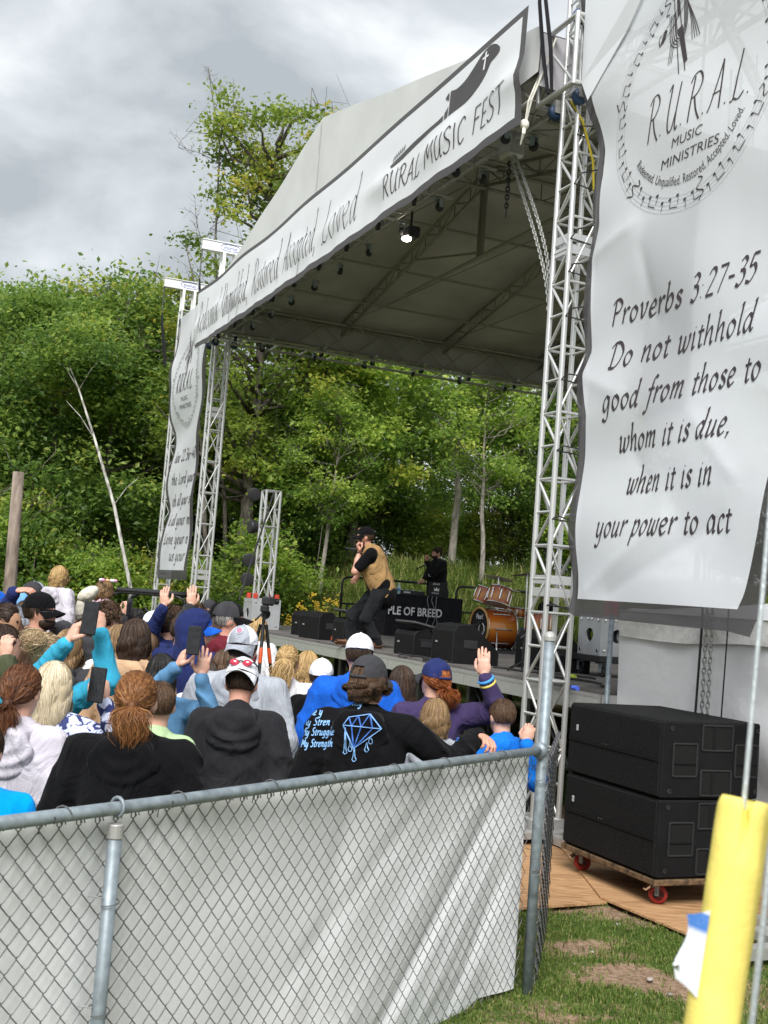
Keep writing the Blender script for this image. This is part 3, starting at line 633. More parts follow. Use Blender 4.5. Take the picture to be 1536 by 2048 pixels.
# ------------------------------------------------------------------ roof
RF = empty('stage_roof', S(6.1, 4, 1.35), 'gabled white stage roof with dark underside on aluminium trusses', 'stage roof')
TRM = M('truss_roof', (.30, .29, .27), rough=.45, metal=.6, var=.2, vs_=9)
def boxtruss(A, B, w, h, pitch=.6):
    A = np.array(A); B = np.array(B); d = (B-A)/np.linalg.norm(B-A); a = np.cross(d, ZZ); a /= np.linalg.norm(a); L = np.linalg.norm(B-A); mb = MB()
    cs = [A-a*w/2-ZZ*h/2, A+a*w/2-ZZ*h/2, A+a*w/2+ZZ*h/2, A-a*w/2+ZZ*h/2]
    for c in cs: mb.cyl(c, c+d*L, .025, n=10)
    t = mb.build('truss', TRM, RF, True); tag(t, kind='stuff'); n = int(round(L/pitch))
    for f in range(4):
        c0, c1 = cs[f], cs[(f+1) % 4]
        for i in range(n):
            p, q = (c0, c1) if i % 2 else (c1, c0)
            if f % 2 == 1 : rod('brace', p+d*L*i/n, q+d*L*(i+1)/n, .013, TRM, t, 7)
            elif f == 0: rod('brace', c0+d*L*i/n, c1+d*L*i/n, .013, TRM, t, 7)
    return t
ZB = 6.92
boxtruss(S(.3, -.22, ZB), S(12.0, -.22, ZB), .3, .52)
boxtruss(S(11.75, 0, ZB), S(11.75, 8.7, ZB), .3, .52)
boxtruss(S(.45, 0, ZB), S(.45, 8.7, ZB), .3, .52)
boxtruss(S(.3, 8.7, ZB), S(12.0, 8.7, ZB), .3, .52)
RIDGE = 8.52; EAVE = 7.22
def flattruss(A, B, h, pitch=.55):
    A = np.array(A); B = np.array(B); L = np.linalg.norm(B-A); d = (B-A)/L; mb = MB().cyl(A, B, .026, n=10).cyl(A-ZZ*h, B-ZZ*h, .026, n=10); t = mb.build('rafter', TRM, RF, True); tag(t, kind='stuff'); n = int(round(L/pitch))
    for i in range(n):
        p, q = (A, A-ZZ*h) if i % 2 else (A-ZZ*h, A); rod('brace', p+d*L*i/n, q+d*L*(i+1)/n, .013, TRM, t, 7)
        rod('brace', A+d*L*i/n, A-ZZ*h+d*L*i/n, .011, TRM, t, 7)
for v in (-.22, 2.2, 4.4, 6.6, 8.7):
    flattruss(S(11.75, v, EAVE+.02), S(6.1, v, RIDGE-.06), .24); flattruss(S(.45, v, EAVE+.02), S(6.1, v, RIDGE-.06), .24)
    rod('king_post', S(6.1, v, RIDGE), S(6.1, v, 7.15), .03, TRM, RF); rod('king_post', S(6.22, v, RIDGE-.1), S(6.22, v, 7.15), .03, TRM, RF)
    if v == 2.2:
        rod('tie_bar', S(8.8, v, 7.15), S(.5, v, 7.15), .025, TRM, RF); rod('tie_bar', S(6.1, v, 7.2), S(8.6, v, 7.7), .018, TRM, RF)
flattruss(S(6.1, -.2, RIDGE-.05), S(6.1, 8.7, RIDGE-.05), .3)
for u in (10.3, 9.0, 7.5, 4.6, 3.2, 1.8):
    zz = EAVE+(RIDGE-EAVE)*(1-abs(u-6.1)/5.65)-.25; rod('purlin', S(u, -.2, zz), S(u, 8.7, zz), .022, TRM, RF)
for va, vb in ((.0, 2.2), (2.2, 4.4), (4.4, 6.6)):
    for ua, ub in ((11.5, 6.3), (6.0, .7)):
        za = EAVE+(RIDGE-EAVE)*(1-abs(ua-6.1)/5.65)-.08; zb = EAVE+(RIDGE-EAVE)*(1-abs(ub-6.1)/5.65)-.08
        rod('wind_brace', S(ua, va, za), S(ub, vb, zb), .006, STEEL, RF)
def roofskin(name, dz, mat, lo=0):
    for side in (0, 1):
        ue = 12.05 if side == 0 else .15; nu, nv_ = 16, 28; V = []
        for i in range(nu+1):
            for j in range(nv_+1):
                t = i/nu; v = -.40+9.4*j/nv_; z = EAVE+.03+(RIDGE+.05-EAVE)*t; sag = -.05*math.sin(pi*t)*abs(math.sin(pi*(v+.2)/2.2))
                V.append(S(ue+(6.1-ue)*t, v, z+sag+dz))
        f = [(i*(nv_+1)+j, (i+1)*(nv_+1)+j, (i+1)*(nv_+1)+j+1, i*(nv_+1)+j+1) for i in range(nu) for j in range(nv_)]
        new_obj(name, mesh_from(name, V, f), mat, RF, True)
VINYL = M('vinyl_white', (.60, .605, .60), rough=.55, var=.07, vs_=1.2, bmp=.2, bs=3, bd=.02)
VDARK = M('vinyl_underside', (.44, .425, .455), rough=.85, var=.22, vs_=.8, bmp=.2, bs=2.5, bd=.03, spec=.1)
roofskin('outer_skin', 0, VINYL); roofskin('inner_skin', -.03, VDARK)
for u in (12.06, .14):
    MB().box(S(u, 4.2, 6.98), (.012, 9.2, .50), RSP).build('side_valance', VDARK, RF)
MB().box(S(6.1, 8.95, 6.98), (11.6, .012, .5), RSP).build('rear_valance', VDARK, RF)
# gable sheet above the front banner
nu = 44; V = []; gfz = []
def gz(u):
    ue = 12.05 if u > 6.1 else .15; t = min(1, max(0, (u-ue)/(6.1-ue))); return EAVE+.03+(RIDGE+.05-EAVE)*t+.035-.03*math.sin(pi*t)
for i in range(nu+1):
    u = .12+12.0*i/nu
    for j in range(7):
        t = j/6; V.append(S(u, -.43+.008*math.sin(u*3+t*3), 6.85+(gz(u)-6.85)*t))
gfz = [(i*7+j, (i+1)*7+j, (i+1)*7+j+1, i*7+j+1) for i in range(nu) for j in range(6)]
new_obj('gable_sheet', mesh_from('gable_sheet', V, gfz), VINYL, RF, True)
MB().tube([S(6.13, -.447, 7.3), S(6.13, -.447, 8.0), S(6.13, -.447, 8.58)], .008, 5).build('seam', M('seam_grey', (.42, .42, .41)), RF)
# casters of the roof trusses
cm_ = MB(); cm_.lathe([(.012, -.022), (.045, -.022), (.052, -.008), (.052, .008), (.045, .022), (.012, .022)], (0, 0, -.11), (1, 0, 0), 16, mi=0); cm_.box((0, .02, -.02), (.075, .1, .012), mi=1); cm_.box((.032, .0, -.065), (.006, .05, .1), mi=1); cm_.box((-.032, 0, -.065), (.006, .05, .1), mi=1)
CAST = cm_.mesh('caster', [RUBBER, GALV])
def caster(p, rz, parent, s=1.0):
    o = bpy.data.objects.new('caster', CAST); COL.objects.link(o); o.matrix_basis = Matrix.Translation(Vector(p)) @ Matrix.Rotation(rz, 4, 'Z') @ Matrix.Scale(s, 4); adopt(o, parent); return o
for i in range(11):
    for sv in (-.3, .02): caster(S(.9+i*1.05, sv, 6.63), random.uniform(0, 6), RF, 1.0)
    slab('crossbar', S(.9+i*1.05, -.1, 6.65), (.05, .55, .02), RSP, ALUD, RF)
for i in range(8):
    for su in (11.55, 11.95): caster(S(su, .7+i*1.05, 6.63), random.uniform(0, 6), RF, 1.0)
    slab('crossbar', S(11.75, .75+i*1.05, 6.65), (.55, .05, .02), RSP, ALU, RF)
# lower side ladder beams seen under the left edge
for u in (11.45, 12.05): rod('ladder_rail', S(u, .1, 6.55), S(u, 8.6, 6.55), .024, ALUD, RF)
for i in range(15): rod('ladder_rung', S(11.45, .3+i*.58, 6.55), S(12.05, .3+i*.58, 6.55), .018, ALU, RF)
# lit work light under the front truss
lu, lz = onv(818, 470, .1)
e = empty('stage_light', S(lu, .1, lz), 'lit white flood light under the front roof truss', 'stage light')
MB().box(S(lu, .12, lz+.02), (.26, .16, .14), RSP, bev=.02).build('housing', BLACK, e)
rod('clamp', S(lu, .12, lz+.08), S(lu, .12, lz+.3), .015, BLKM, e)
m, nt, b, o = nodes('lamp_glow'); b.inputs['Emission Color'].default_value = (1, .93, .78, 1); b.inputs['Emission Strength'].default_value = 6; b.inputs['Base Color'].default_value = (.8, .8, .8, 1)
MB().lathe([(0, 0), (.075, 0), (.07, -.012), (0, -.014)], S(lu-.0, .07, lz-.05), ZZ, 18, sq=(1.3, .8)).build('lens', m, e)
# hoist chains
hu, hz = onv(1022, 318, -.05)
e = empty('chain_hoist', S(hu, -.05, hz), 'hanging steel hoist chains from the front truss to the right tower', 'chain hoist')
MB().box(S(hu, -.05, hz+.12), (.22, .2, .26), RSP, bev=.03).build('hoist_body', ALUD, e)
tp0, tpz = onv(1092, 690, -.2)
for k_, (du, sag) in enumerate(((0, .16), (-.09, .12))):
    A = S(hu+du, -.05, hz); B = S(.13+.02*k_, -.14, 4.6+.1*k_); P = [A+(B-A)*t-ZZ*sag*math.sin(pi*t)*2.0-FD*0.0 for t in np.linspace(0, 1, 12)]
    P = [p+(FD*(-.28)*math.sin(pi*t)) for p, t in zip(P, np.linspace(0, 1, 12))]
    tag(chain_mb(P, .06, .0075, .016).build('chain', M('chain_zinc', (.4, .4, .38), rough=.45, metal=.7), e), kind='stuff')
tag(chain_mb([S(hu+.02, -.05, hz), S(hu+.03, -.05, hz-.55), S(hu+.05, -.04, hz-.62)], .06, .008, .018).build('chain_tail', BLKM, e), kind='stuff')
# ------------------------------------------------------------------ banners
def fabric(name, col, transp, transl, rough=.7):
    m, nt, b, o = nodes(name); nt.links.new(ramp(nt, noise(nt, 1.5, 4), [(.3, tuple(np.array(col)*.94)), (.7, tuple(col))]), b.inputs['Base Color']); b.inputs['Roughness'].default_value = rough; b.inputs['Specular IOR Level'].default_value = .25
    bump(nt, b, noise(nt, 260, 2), .1, .002)
    tl = nt.nodes.new('ShaderNodeBsdfTranslucent'); tl.inputs[0].default_value = (*col, 1); tp_ = nt.nodes.new('ShaderNodeBsdfTransparent')
    m1 = nt.nodes.new('ShaderNodeMixShader'); m1.inputs[0].default_value = transl; m2 = nt.nodes.new('ShaderNodeMixShader'); m2.inputs[0].default_value = transp
    nt.links.new(b.outputs[0], m1.inputs[1]); nt.links.new(tl.outputs[0], m1.inputs[2]); nt.links.new(m1.outputs[0], m2.inputs[1]); nt.links.new(tp_.outputs[0], m2.inputs[2]); nt.links.new(m2.outputs[0], o.inputs[0]); return m
MESHW = fabric('banner_mesh_white', (.87, .885, .93), .11, .40); MESHG = fabric('banner_mesh_border', (.07, .066, .07), .12, .12); BANW = fabric('banner_vinyl_white', (.80, .815, .855), .0, .15); BANG = fabric('banner_vinyl_border', (.10, .095, .10), .02, .1)
def banner_grid(us, zs, fn, edge):
    """us(i,t): returns u; edge(t_u,z) -> material index"""
    V = []; mi = []; nU = len(us); nZ = len(zs)
    return V
def grid_banner(name, fn, U, Z, inner, mats, parent):
    """U,Z arrays of (nz,nu); inner(i,j) True if printed white"""
    nz, nu = U.shape; V = [fn(U[i, j], Z[i, j]) for i in range(nz) for j in range(nu)]; f = []; mi = []
    for i in range(nz-1):
        for j in range(nu-1): f.append((i*nu+j, i*nu+j+1, (i+1)*nu+j+1, (i+1)*nu+j)); mi.append(0 if inner(i, j) else 1)
    me = mesh_from(name, V, f, mats, mi); return new_obj(name, me, None, parent, True)
# --- long front banner
FBv = -.56
def fb(u, z, off=0):
    k = (7.45-z)/1.1; t = (u-.2)/11.9
    v = FBv-.05*math.sin(pi*t)*k+.012*math.sin(u*5.1+z*2.2)*k+.006*math.sin(u*13+z*5)*k+.015*math.sin(u*1.9+.6)*(1-k)
    v += -.05*math.exp(-((z-6.78-.05*math.sin(u*2))/.12)**2)*(.6+.4*math.sin(u*4.3))
    zz = z-.07*math.sin(pi*t)*k-.05*math.sin(pi*t)*(1-k)+.018*(1-k)*math.sin(u*2.1+.4)+.003*math.sin(u*7)*k
    return S(u, v-off, zz)
FB = empty('front_banner', S(6.1, -.45, 6.35), 'long white front banner reading Redeemed Unqualified Restored Accepted Loved with guitar logo', 'banner')
zz = np.array([6.34, 6.385, 6.43, 6.54, 6.66, 6.74, 6.82, 6.9, 7.0, 7.12, 7.24, 7.385, 7.41, 7.45]); uu = np.concatenate([[.16, .21, .26], np.linspace(.30, 12.05, 150), [12.08]])
Ug, Zg = np.meshgrid(uu, zz)
grid_banner('fabric', lambda u, z: fb(u, z), Ug, Zg, lambda i, j: (2 <= i < 11) and j > 1, [BANW, BANG], FB)
fbo = lambda x, y: fb(11.95-x, 6.33+y, .006)       # x runs left to right as seen
def narrow(txt, x0, x1, y0, h, w, nm='lettering'): return lettering(txt, x0, x1, y0, h, fbo, w, FB, name=nm, shear=.10, mn=.35)
words = (('Redeemed', .12, 1.55), ('Unqualified,', 1.75, 3.35), ('Restored,', 3.55, 4.95), ('Accepted,', 5.1, 6.55), ('Loved', 6.75, 7.95))
for w_, a_, b_ in words: narrow(w_, a_, b_, .27, .56, .023)
lettering('RURAL MUSIC FEST', 8.72, 11.5, .25, .25, fbo, .022, FB, shear=.12, nib=.4, mn=.6)
GUI = M('print_grey', (.075, .07, .075), rough=.7, var=.1, bmp=0)
gp = [(8.86, .60), (9.3, .66), (9.7, .70), (10.05, .70), (10.24, .74), (10.30, .82), (10.20, .88), (10.30, .92), (10.45, .885), (10.62, .90), (10.80, .97), (10.95, 1.03), (11.1, 1.045), (11.22, 1.0), (11.30, .92), (11.20, .885), (11.12, .87), (11.05, .80), (10.95, .735), (10.78, .68), (10.6, .655), (10.4, .655), (10.1, .655), (9.7, .648), (9.3, .60), (8.95, .56)]
gp = crom(gp+[gp[0]], 3); cx_ = gp[:, 0]; mb = MB(); 
# triangulate by vertical scan strips
xs = np.linspace(cx_.min()+.01, cx_.max()-.01, 90)
def spans(x):
    ys = []
    for i in range(len(gp)-1):
        x0, x1 = gp[i, 0], gp[i+1, 0]
        if (x0 > x) != (x1 > x): ys.append(gp[i, 1]+(gp[i+1, 1]-gp[i, 1])*(x-x0)/(x1-x0))
    return sorted(ys)
pv = None
for x in xs:
    s_ = spans(x)
    if pv is not None and len(s_) == len(pv[1]):
        for q in range(0, len(s_)-1, 2): mb.add([fbo(pv[0], pv[1][q]), fbo(x, s_[q]), fbo(x, s_[q+1]), fbo(pv[0], pv[1][q+1])], [(0, 1, 2, 3)])
    pv = (x, s_)
for i in range(6): mb.add([fbo(8.92+i*.055+a, .63+i*.008+b) for a, b in ((0, 0), (.02, 0), (.05, .06), (.03, .06))], [(0, 1, 2, 3)])
tag(mb.build('guitar_print', GUI, FB), kind='stuff')
fbc = lambda x, y: fb(11.95-x, 6.33+y, .011); mb = MB(); mb.add([fbc(*p) for p in ((10.985, .84), (11.015, .84), (11.045, 1.01), (11.015, 1.01))], [(0, 1, 2, 3)]); mb.add([fbc(*p) for p in ((10.955, .955), (11.075, .945), (11.08, .965), (10.96, .975))], [(0, 1, 2, 3)]); mb.build('cross_print', M('print_white', (.8, .8, .82), bmp=0), FB)
mb = MB(); mb.tube([S(.22, -.46, 6.40), S(.16, -.45, 6.6), S(.1, -.35, 6.95), S(.02, -.32, 7.15)], .009, 5); mb.tube([S(.24, -.46, 6.38), S(.22, -.45, 6.6), S(.2, -.35, 6.9), S(.16, -.32, 7.1)], .009, 5); mb.ell(S(.23, -.47, 6.38), (.045, .04, .05)); mb.tube([S(.23, -.47, 6.36), S(.2, -.49, 6.28), S(.26, -.48, 6.2)], [.02, .016, .008], 5)
tag(mb.build('rope_knot', M('rope_white', (.7, .68, .6), rough=.9)), 'knotted white rope tying the front banner to the right sleeve block', 'rope')
# --- right tall banner
zk = [1.95, 2.09, 2.5, 3.12, 3.62, 3.98, 4.15, 4.6, 4.95, 5.22, 5.66, 6.27, 6.93, 7.6]; uk = [-.62, -.64, -.60, -.63, -.74, -.58, -.76, -.70, -.60, -.76, -.74, -.50, -.30, -.30]
uLf = lambda z: float(.55*np.interp(z, zk, uk)+.45*np.interp(z, [1.95, 5.9, 6.3, 6.9, 7.6], [-.66, -.68, -.5, -.3, -.3])); 
def crk(p, a, b, w, amp):   # crease along segment a-b in (u,z)
    a = np.array(a); b = np.array(b); d = b-a; L = np.hypot(*d); n = np.array([-d[1], d[0]])/L; q = p-a; s = q@d/L; t = q@n; return amp*.55*max(0, min(1, min(s, L-s)/.15+.2))*math.exp(-abs(t)/w) if -.05 < s < L+.05 else 0
def rb(u, z, off=0):
    p = np.array([u, z]); e_ = math.exp(-(uLf(z)-u)/.35)
    v = -.2+.025*math.sin(u*2.3+z*1.4)+.012*math.sin(z*5.3-u*3.1)+.02*e_*math.sin(z*6.5)
    v += crk(p, (-.62, 4.95), (-1.3, 5.1), .12, -.06)+crk(p, (-1.3, 4.95), (-1.55, 4.2), .06, .03)+crk(p, (-2.0, 3.5), (-2.65, 2.9), .05, -.03)+crk(p, (-.66, 2.1), (-1.9, 2.75), .16, -.05)+crk(p, (-1.0, 2.1), (-2.5, 2.7), .10, .035)+crk(p, (-.58, 3.98), (-1.2, 3.7), .1, -.04)+crk(p, (-1.2, 3.4), (-1.6, 2.9), .1, .03)
    return S(u, v-off, z)
RB = empty('side_banner', S(-1.65, -.2, 1.95), 'tall white mesh banner with Proverbs 3:27-35 verse and dark border', 'banner')
zr = np.concatenate([[1.93, 2.02], np.linspace(2.09, 7.75, 150)]); tu = np.concatenate([[0, .5], np.linspace(1, 2, 64), [2.5, 3]]); Ug = np.zeros((len(zr), len(tu))); Zg = np.zeros_like(Ug)
for i, z in enumerate(zr):
    w0 = uLf(z); a_ = w0+.10; c_ = float(np.interp(z, [1.95, 2.2, 2.6, 3.0, 3.6, 7.7], [-2.56, -2.69, -2.81, -2.90, -3.0, -3.05])); d_ = c_-.2
    for j, t in enumerate(tu):
        Ug[i, j] = a_+(w0-a_)*t if t <= 1 else (w0+(c_-w0)*(t-1) if t <= 2 else c_+(d_-c_)*(t-2)); Zg[i, j] = z-.018*(t-1.5)*(1 if z < 2.2 else 0)*(1 if t > 0 else 1)+(.03*(1-t/3) if z < 2.05 else 0)
grid_banner('fabric', lambda u, z: rb(u, z), Ug, Zg, lambda i, j: i >= 2 and 2 <= j < len(tu)-3, [MESHW, MESHG], RB)
rbo = lambda x, y: rb(-x, y, .004)       # x = -u, left to right
for t_, a_, b_, z_ in (('Proverbs 3:27-35', .97, 2.66, 4.31), ('Do not withhold', .98, 2.70, 3.96), ('good from those to', .93, 2.78, 3.615), ('whom it is due,', 1.12, 2.52, 3.275), ('when it is in', 1.26, 2.36, 2.935), ('your power to act', .92, 2.56, 2.60)):
    lettering(t_, a_, b_, z_, .20, rbo, .034, RB, nib=.75, mn=.30)
lettering('R.U.R.A.L.', 1.33, 2.5, 5.70, .36, rbo, .019, RB, shear=.2, nib=.5, mn=.6)
printed('MUSIC', 1.66, 2.0, 5.565, .075, rbo, RB, shear=.25); printed('MINISTRIES', 1.53, 2.18, 5.435, .075, rbo, RB, shear=.25)
CU, CZ = 1.81, 6.0
def arc_text(txt, r, a0, a1, h, parent, fn_, cu, cz, k=1):
    v, f = font_mesh(txt); mn_, mx_ = v[:, 0].min(), v[:, 0].max(); V = []
    for p in v:
        a = a0+(a1-a0)*(p[0]-mn_)/(mx_-mn_); rr = r-p[1]*h/.73; V.append(fn_(cu+math.cos(a)*rr*k, cz+math.sin(a)*rr))
    return new_obj('lettering', mesh_from('lettering', V, f), INK, parent)
arc_text('Redeemed. Unqualified. Restored. Accepted. Loved.', .74, pi*1.2, pi*1.82, .075, RB, rbo, CU, CZ)
def ring_notes(parent, fn_, cu, cz, R0, k=1, lw=.004):
    mb = MB(); t = np.linspace(0, 2*pi, 110)
    for q in range(5): ribbon(mb, np.stack([cu+np.cos(t)*(R0-q*.03)*k, cz+np.sin(t)*(R0-q*.03)], -1), lw*.6, fn_, 0, 1)
    tag(mb.build('staff_lines', M('print_thin', (.25, .25, .26), bmp=0), parent), kind='stuff'); mb = MB()
    for i in range(64):
        a = 2*pi*i/64; rr = R0-.05-.025*((i*7) % 3); P = lambda dr, da: (cu+math.cos(a+da)*(rr+dr)*k, cz+math.sin(a+da)*(rr+dr))
        if i % 10 == 0:
            s_ = np.linspace(0, 1, 22); th = s_*11; ribbon(mb, np.array([P(-.09+.18*x+.0, .055*math.sin(q)*(1-.5*x)) for x, q in zip(s_, th)]), .015, fn_, .7, .4)
        else:
            c = np.array(P(-.03, 0)); 
            mb.add([fn_(c[0]+.016*math.cos(w)+.006*math.sin(w), c[1]+.012*math.sin(w)) for w in np.linspace(0, 2*pi, 8, endpoint=False)], [tuple(range(8))])
            ribbon(mb, np.array([P(-.03, .012), P(.005, .012), P(.035, .012)]), .006, fn_, 0, 1)
            if i % 3: (i % 3 == 1) and ribbon(mb, np.array([P(.035, .012), P(.035, .05), P(.035, .108)]), .008, fn_, 0, 1)
    tag(mb.build('music_notes', INK, parent), kind='stuff')
ring_notes(RB, rbo, CU, CZ, .95)
def cross_print(parent, fn_, cu, cz, k=1):
    mb = MB()
    def quad(*p): mb.add([fn_(cu+q[0]*k, cz+q[1]) for q in p], [(0, 1, 2, 3)])
    def line(*p, w=.012): ribbon(mb, crom([(cu+q[0]*k, cz+q[1]) for q in p], 4), w, fn_, .6, .5)
    for x in (-.11, -.04): line((x, .5), (x+.05, .1), (x+.15, -.38))
    line((-.11, .5), (-.07, .54), (-.04, .5)); quad((-.02, .0), (.04, .02), (.13, -.3), (.09, -.32)); quad((-.07, .42), (-.05, .44), (-.0, .12), (-.03, .1))
    for y in (.12, .2): line((-.25, y-.16), (0, y), (.3, y+.26))
    line((-.25, -.04), (-.27, .02), (-.25, .06)); quad((-.25, -.03), (-.2, -.02), (-.16, .06), (-.2, .08))
    for q in range(5): line((-.14+.02*q, .16), (-.10+.02*q, -.08+.015*q), (.02, -.14+.02*q), (.1-.01*q, 0), (.1-.012*q, .3-.02*q), w=.01)
    for q in range(4): line((.1, .18), (.15+.015*q, .0), (.17+.03*q, -.16), w=.009)
    for q in range(3): line((-.1+.02*q, -.06), (-.11+.02*q, -.25), w=.009)
    tag(mb.build('cross_print', INK, parent), kind='stuff')
cross_print(RB, rbo, 1.66, 6.52)
# folded over corner and grey backing panel seen through the mesh
V = [rb(-.31, 7.75, .02), rb(-.32, 6.62, .022), rb(-.42, 6.42, .022), rb(-.9, 6.85, .022), rb(-1.3, 7.2, .022), rb(-1.9, 7.75, .02)]
new_obj('folded_corner', mesh_from('folded_corner', V, [(0, 1, 2, 3, 4, 5)]), BANW, RB)
pu0, pz0 = onv(1338, 455, .05); pu1, pz1 = onv(1430, 840, .05)
o_ = MB().box(S((pu0+pu1)/2-.02, .0, (pz0+pz1)/2), (abs(pu1-pu0)*.9, .24, abs(pz0-pz1)), RSP).build('speaker_box', M('panel_grey', (.035, .037, .042), rough=.8)); tag(o_, 'grey box hanging behind the Proverbs banner, showing through the mesh', 'speaker box')
rod('hanger', S((pu0+pu1)/2, .03, pz0), S((pu0+pu1)/2, .03, 7.0), .012, STEEL, o_)
# header truss between the right towers, behind the banner
e = empty('header_truss', S(-1.6, .1, 6.4), 'aluminium header truss behind the top of the Proverbs banner', 'truss'); lattice(e, S(-.3, .12, 6.75), S(-3.1, .12, 6.75), DD, ZZ, .3, pitch=.6)
rod('strut', S(-1.8, .12, 6.6), S(-1.1, 1.6, 5.9), .05, ALU, e); rod('strut', S(-1.8, .12, 6.6), S(-2.6, .12, 7.6), .05, ALU, e); rod('strut', S(-1.8, .12, 6.6), S(-1.2, .12, 7.6), .04, ALU, e)
zt = M('zip_tie', (.012, .012, .012), rough=.5)
for iz, z in enumerate((2.0, 2.75, 3.35, 3.98, 4.55, 4.95, 5.25, 5.75, 6.2)):
    u1 = uLf(z)+.10; o_ = MB().tube([S(-.13, .12, z+.02), S(-.155, -.14, z+.03), S((u1-.13)/2, -.2, z+.045), rb(u1, z, 0)], .0065, 5).build('banner_tie', zt)
    tag(o_, ORD[iz]+' black cable tie from the bottom lacing the Proverbs banner to the tower', 'cable tie', 'banner ties on the right tower')
# --- left narrow banner
zkl = [2.1, 2.3, 2.9, 3.4, 3.9, 4.3, 4.9, 5.4, 6.0, 6.7, 7.2, 7.7]; u1l = [14.6, 14.55, 14.4, 14.45, 14.6, 14.55, 14.7, 14.85, 14.7, 15.0, 15.3, 15.3]
def lbv(u, z, off=0):
    e1 = float(np.interp(z, zkl, u1l)); t = (u-12.7)/(e1-12.7); v = -.2+.05*math.sin(z*2.6+.6)*t+.025*math.sin(z*4.7+u*2)-.15*t*max(0, math.sin((z-5.1)*1.9))
    return S(u, v-off, z)
LB = empty('side_banner', S(14, -.2, 2.1), 'narrow far left banner with verse between the two left towers', 'banner')
zr = np.concatenate([[2.08, 2.2], np.linspace(2.26, 7.65, 50)]); Ug = np.zeros((len(zr), 22)); Zg = np.zeros_like(Ug)
for i, z in enumerate(zr):
    e1 = float(np.interp(z, zkl, u1l)); Ug[i] = np.concatenate([[e1+.16, e1+.05], np.linspace(e1, 12.75, 18), [12.66, 12.55]]); Zg[i] = z
grid_banner('fabric', lambda u, z: lbv(u, z), Ug, Zg, lambda i, j: i >= 2 and 2 <= j < 19, [MESHW, MESHG], LB)
lbo = lambda x, y: lbv(15.15-x, y, .008)
for t_, a_, b_, z_ in (('hew 22:36-40', .85, 2.42, 4.43), ('the Lord your', .85, 2.42, 3.98), ('ith all your s', .85, 2.42, 3.55), ('h all your m', .9, 2.42, 3.15), ('Love your n', .85, 2.35, 2.78), ('us your', 1.2, 2.3, 2.45)):
    lettering(t_, a_, b_, z_, .22, lbo, .04, LB)
lettering('R.U.R.A.L.', .85, 1.95, 5.85, .38, lbo, .032, LB, shear=.15, nib=.5, mn=.6); printed('MUSIC', 1.2, 1.6, 5.65, .09, lbo, LB); printed('MINISTRIES', 1.05, 1.75, 5.5, .09, lbo, LB)
ring_notes(LB, lbo, 1.38, 6.0, .9, .95, .006); cross_print(LB, lbo, 1.3, 6.55, .9)
# ------------------------------------------------------------------ stage platform
DZ = 1.345
DK = empty('stage_platform', S(6, 4.2, 0), 'raised stage platform with dark deck panels and aluminium edge', 'stage')
DM = M('deck_board', (.115, .105, .10), rough=.75, var=.28, vs_=3.5, bmp=.2, bs=30)
for i in range(11):
    for j in range(7): slab('deck_panel', S(-.54+.61*2*(i+.5), .21+1.2*(j+.5), DZ-.02), (1.212, 1.192, .04), RSP, DM, DK)
for i in range(11):
    slab('edge_beam', S(-.54+1.22*(i+.5), .205, DZ-.105), (1.21, .04, .15), RSP, ALU, DK); slab('edge_lip', S(-.54+1.22*(i+.5), .19, DZ-.045), (1.21, .02, .03), RSP, ALUD, DK)
    for v in (.3, 2.6, 5.0, 8.4): slab('leg', S(-.5+1.22*i+(.05 if i == 0 else 0), v, (DZ-.16)/2), (.07, .07, DZ-.16), RSP, BLKM, DK)
    if i < 10: rod('cross_brace', S(-.5+1.22*i, .34, .15), S(.72+1.22*i, .34, DZ-.2), .02, BLKM, DK); rod('cross_brace', S(-.5+1.22*i, .36, .6), S(.72+1.22*i, .36, .6), .022, BLKM, DK)
for j in range(7): slab('edge_beam', S(-.565, .21+1.2*(j+.5), DZ-.105), (.04, 1.19, .15), RSP, ALU, DK); slab('edge_beam', S(12.90, .21+1.2*(j+.5), DZ-.105), (.04, 1.19, .15), RSP, ALU, DK)
slab('skirt', S(6, 8.5, DZ/2), (13, .02, DZ-.2), RSP, VDARK, DK)
def guard(v0, v1, label):
    e = empty('guard_rail', S(12.6, (v0+v1)/2, DZ), label, 'railing', 'stage guard rails'); R_ = .024; h = 1.05; c = .12
    MB().tube([S(12.6, v0, DZ), S(12.6, v0, DZ+h-c), S(12.6, v0+c*.3, DZ+h-c*.3), S(12.6, v0+c, DZ+h), S(12.6, v1-c, DZ+h), S(12.6, v1-c*.3, DZ+h-c*.3), S(12.6, v1, DZ+h-c), S(12.6, v1, DZ)], R_, 10).build('frame', BLKM, e, True)
    for z in (.06, .52): rod('rail', S(12.6, v0, DZ+z), S(12.6, v1, DZ+z), .02, BLKM, e)
    rod('stile', S(12.6, v0+.14, DZ), S(12.6, v0+.14, DZ+.52), .02, BLKM, e); rod('stile', S(12.6, v1-.14, DZ), S(12.6, v1-.14, DZ+.52), .02, BLKM, e)
guard(2.95, 5.30, 'black guard rail behind the performer'); guard(5.5, 7.9, 'black guard rail behind the drum kit')
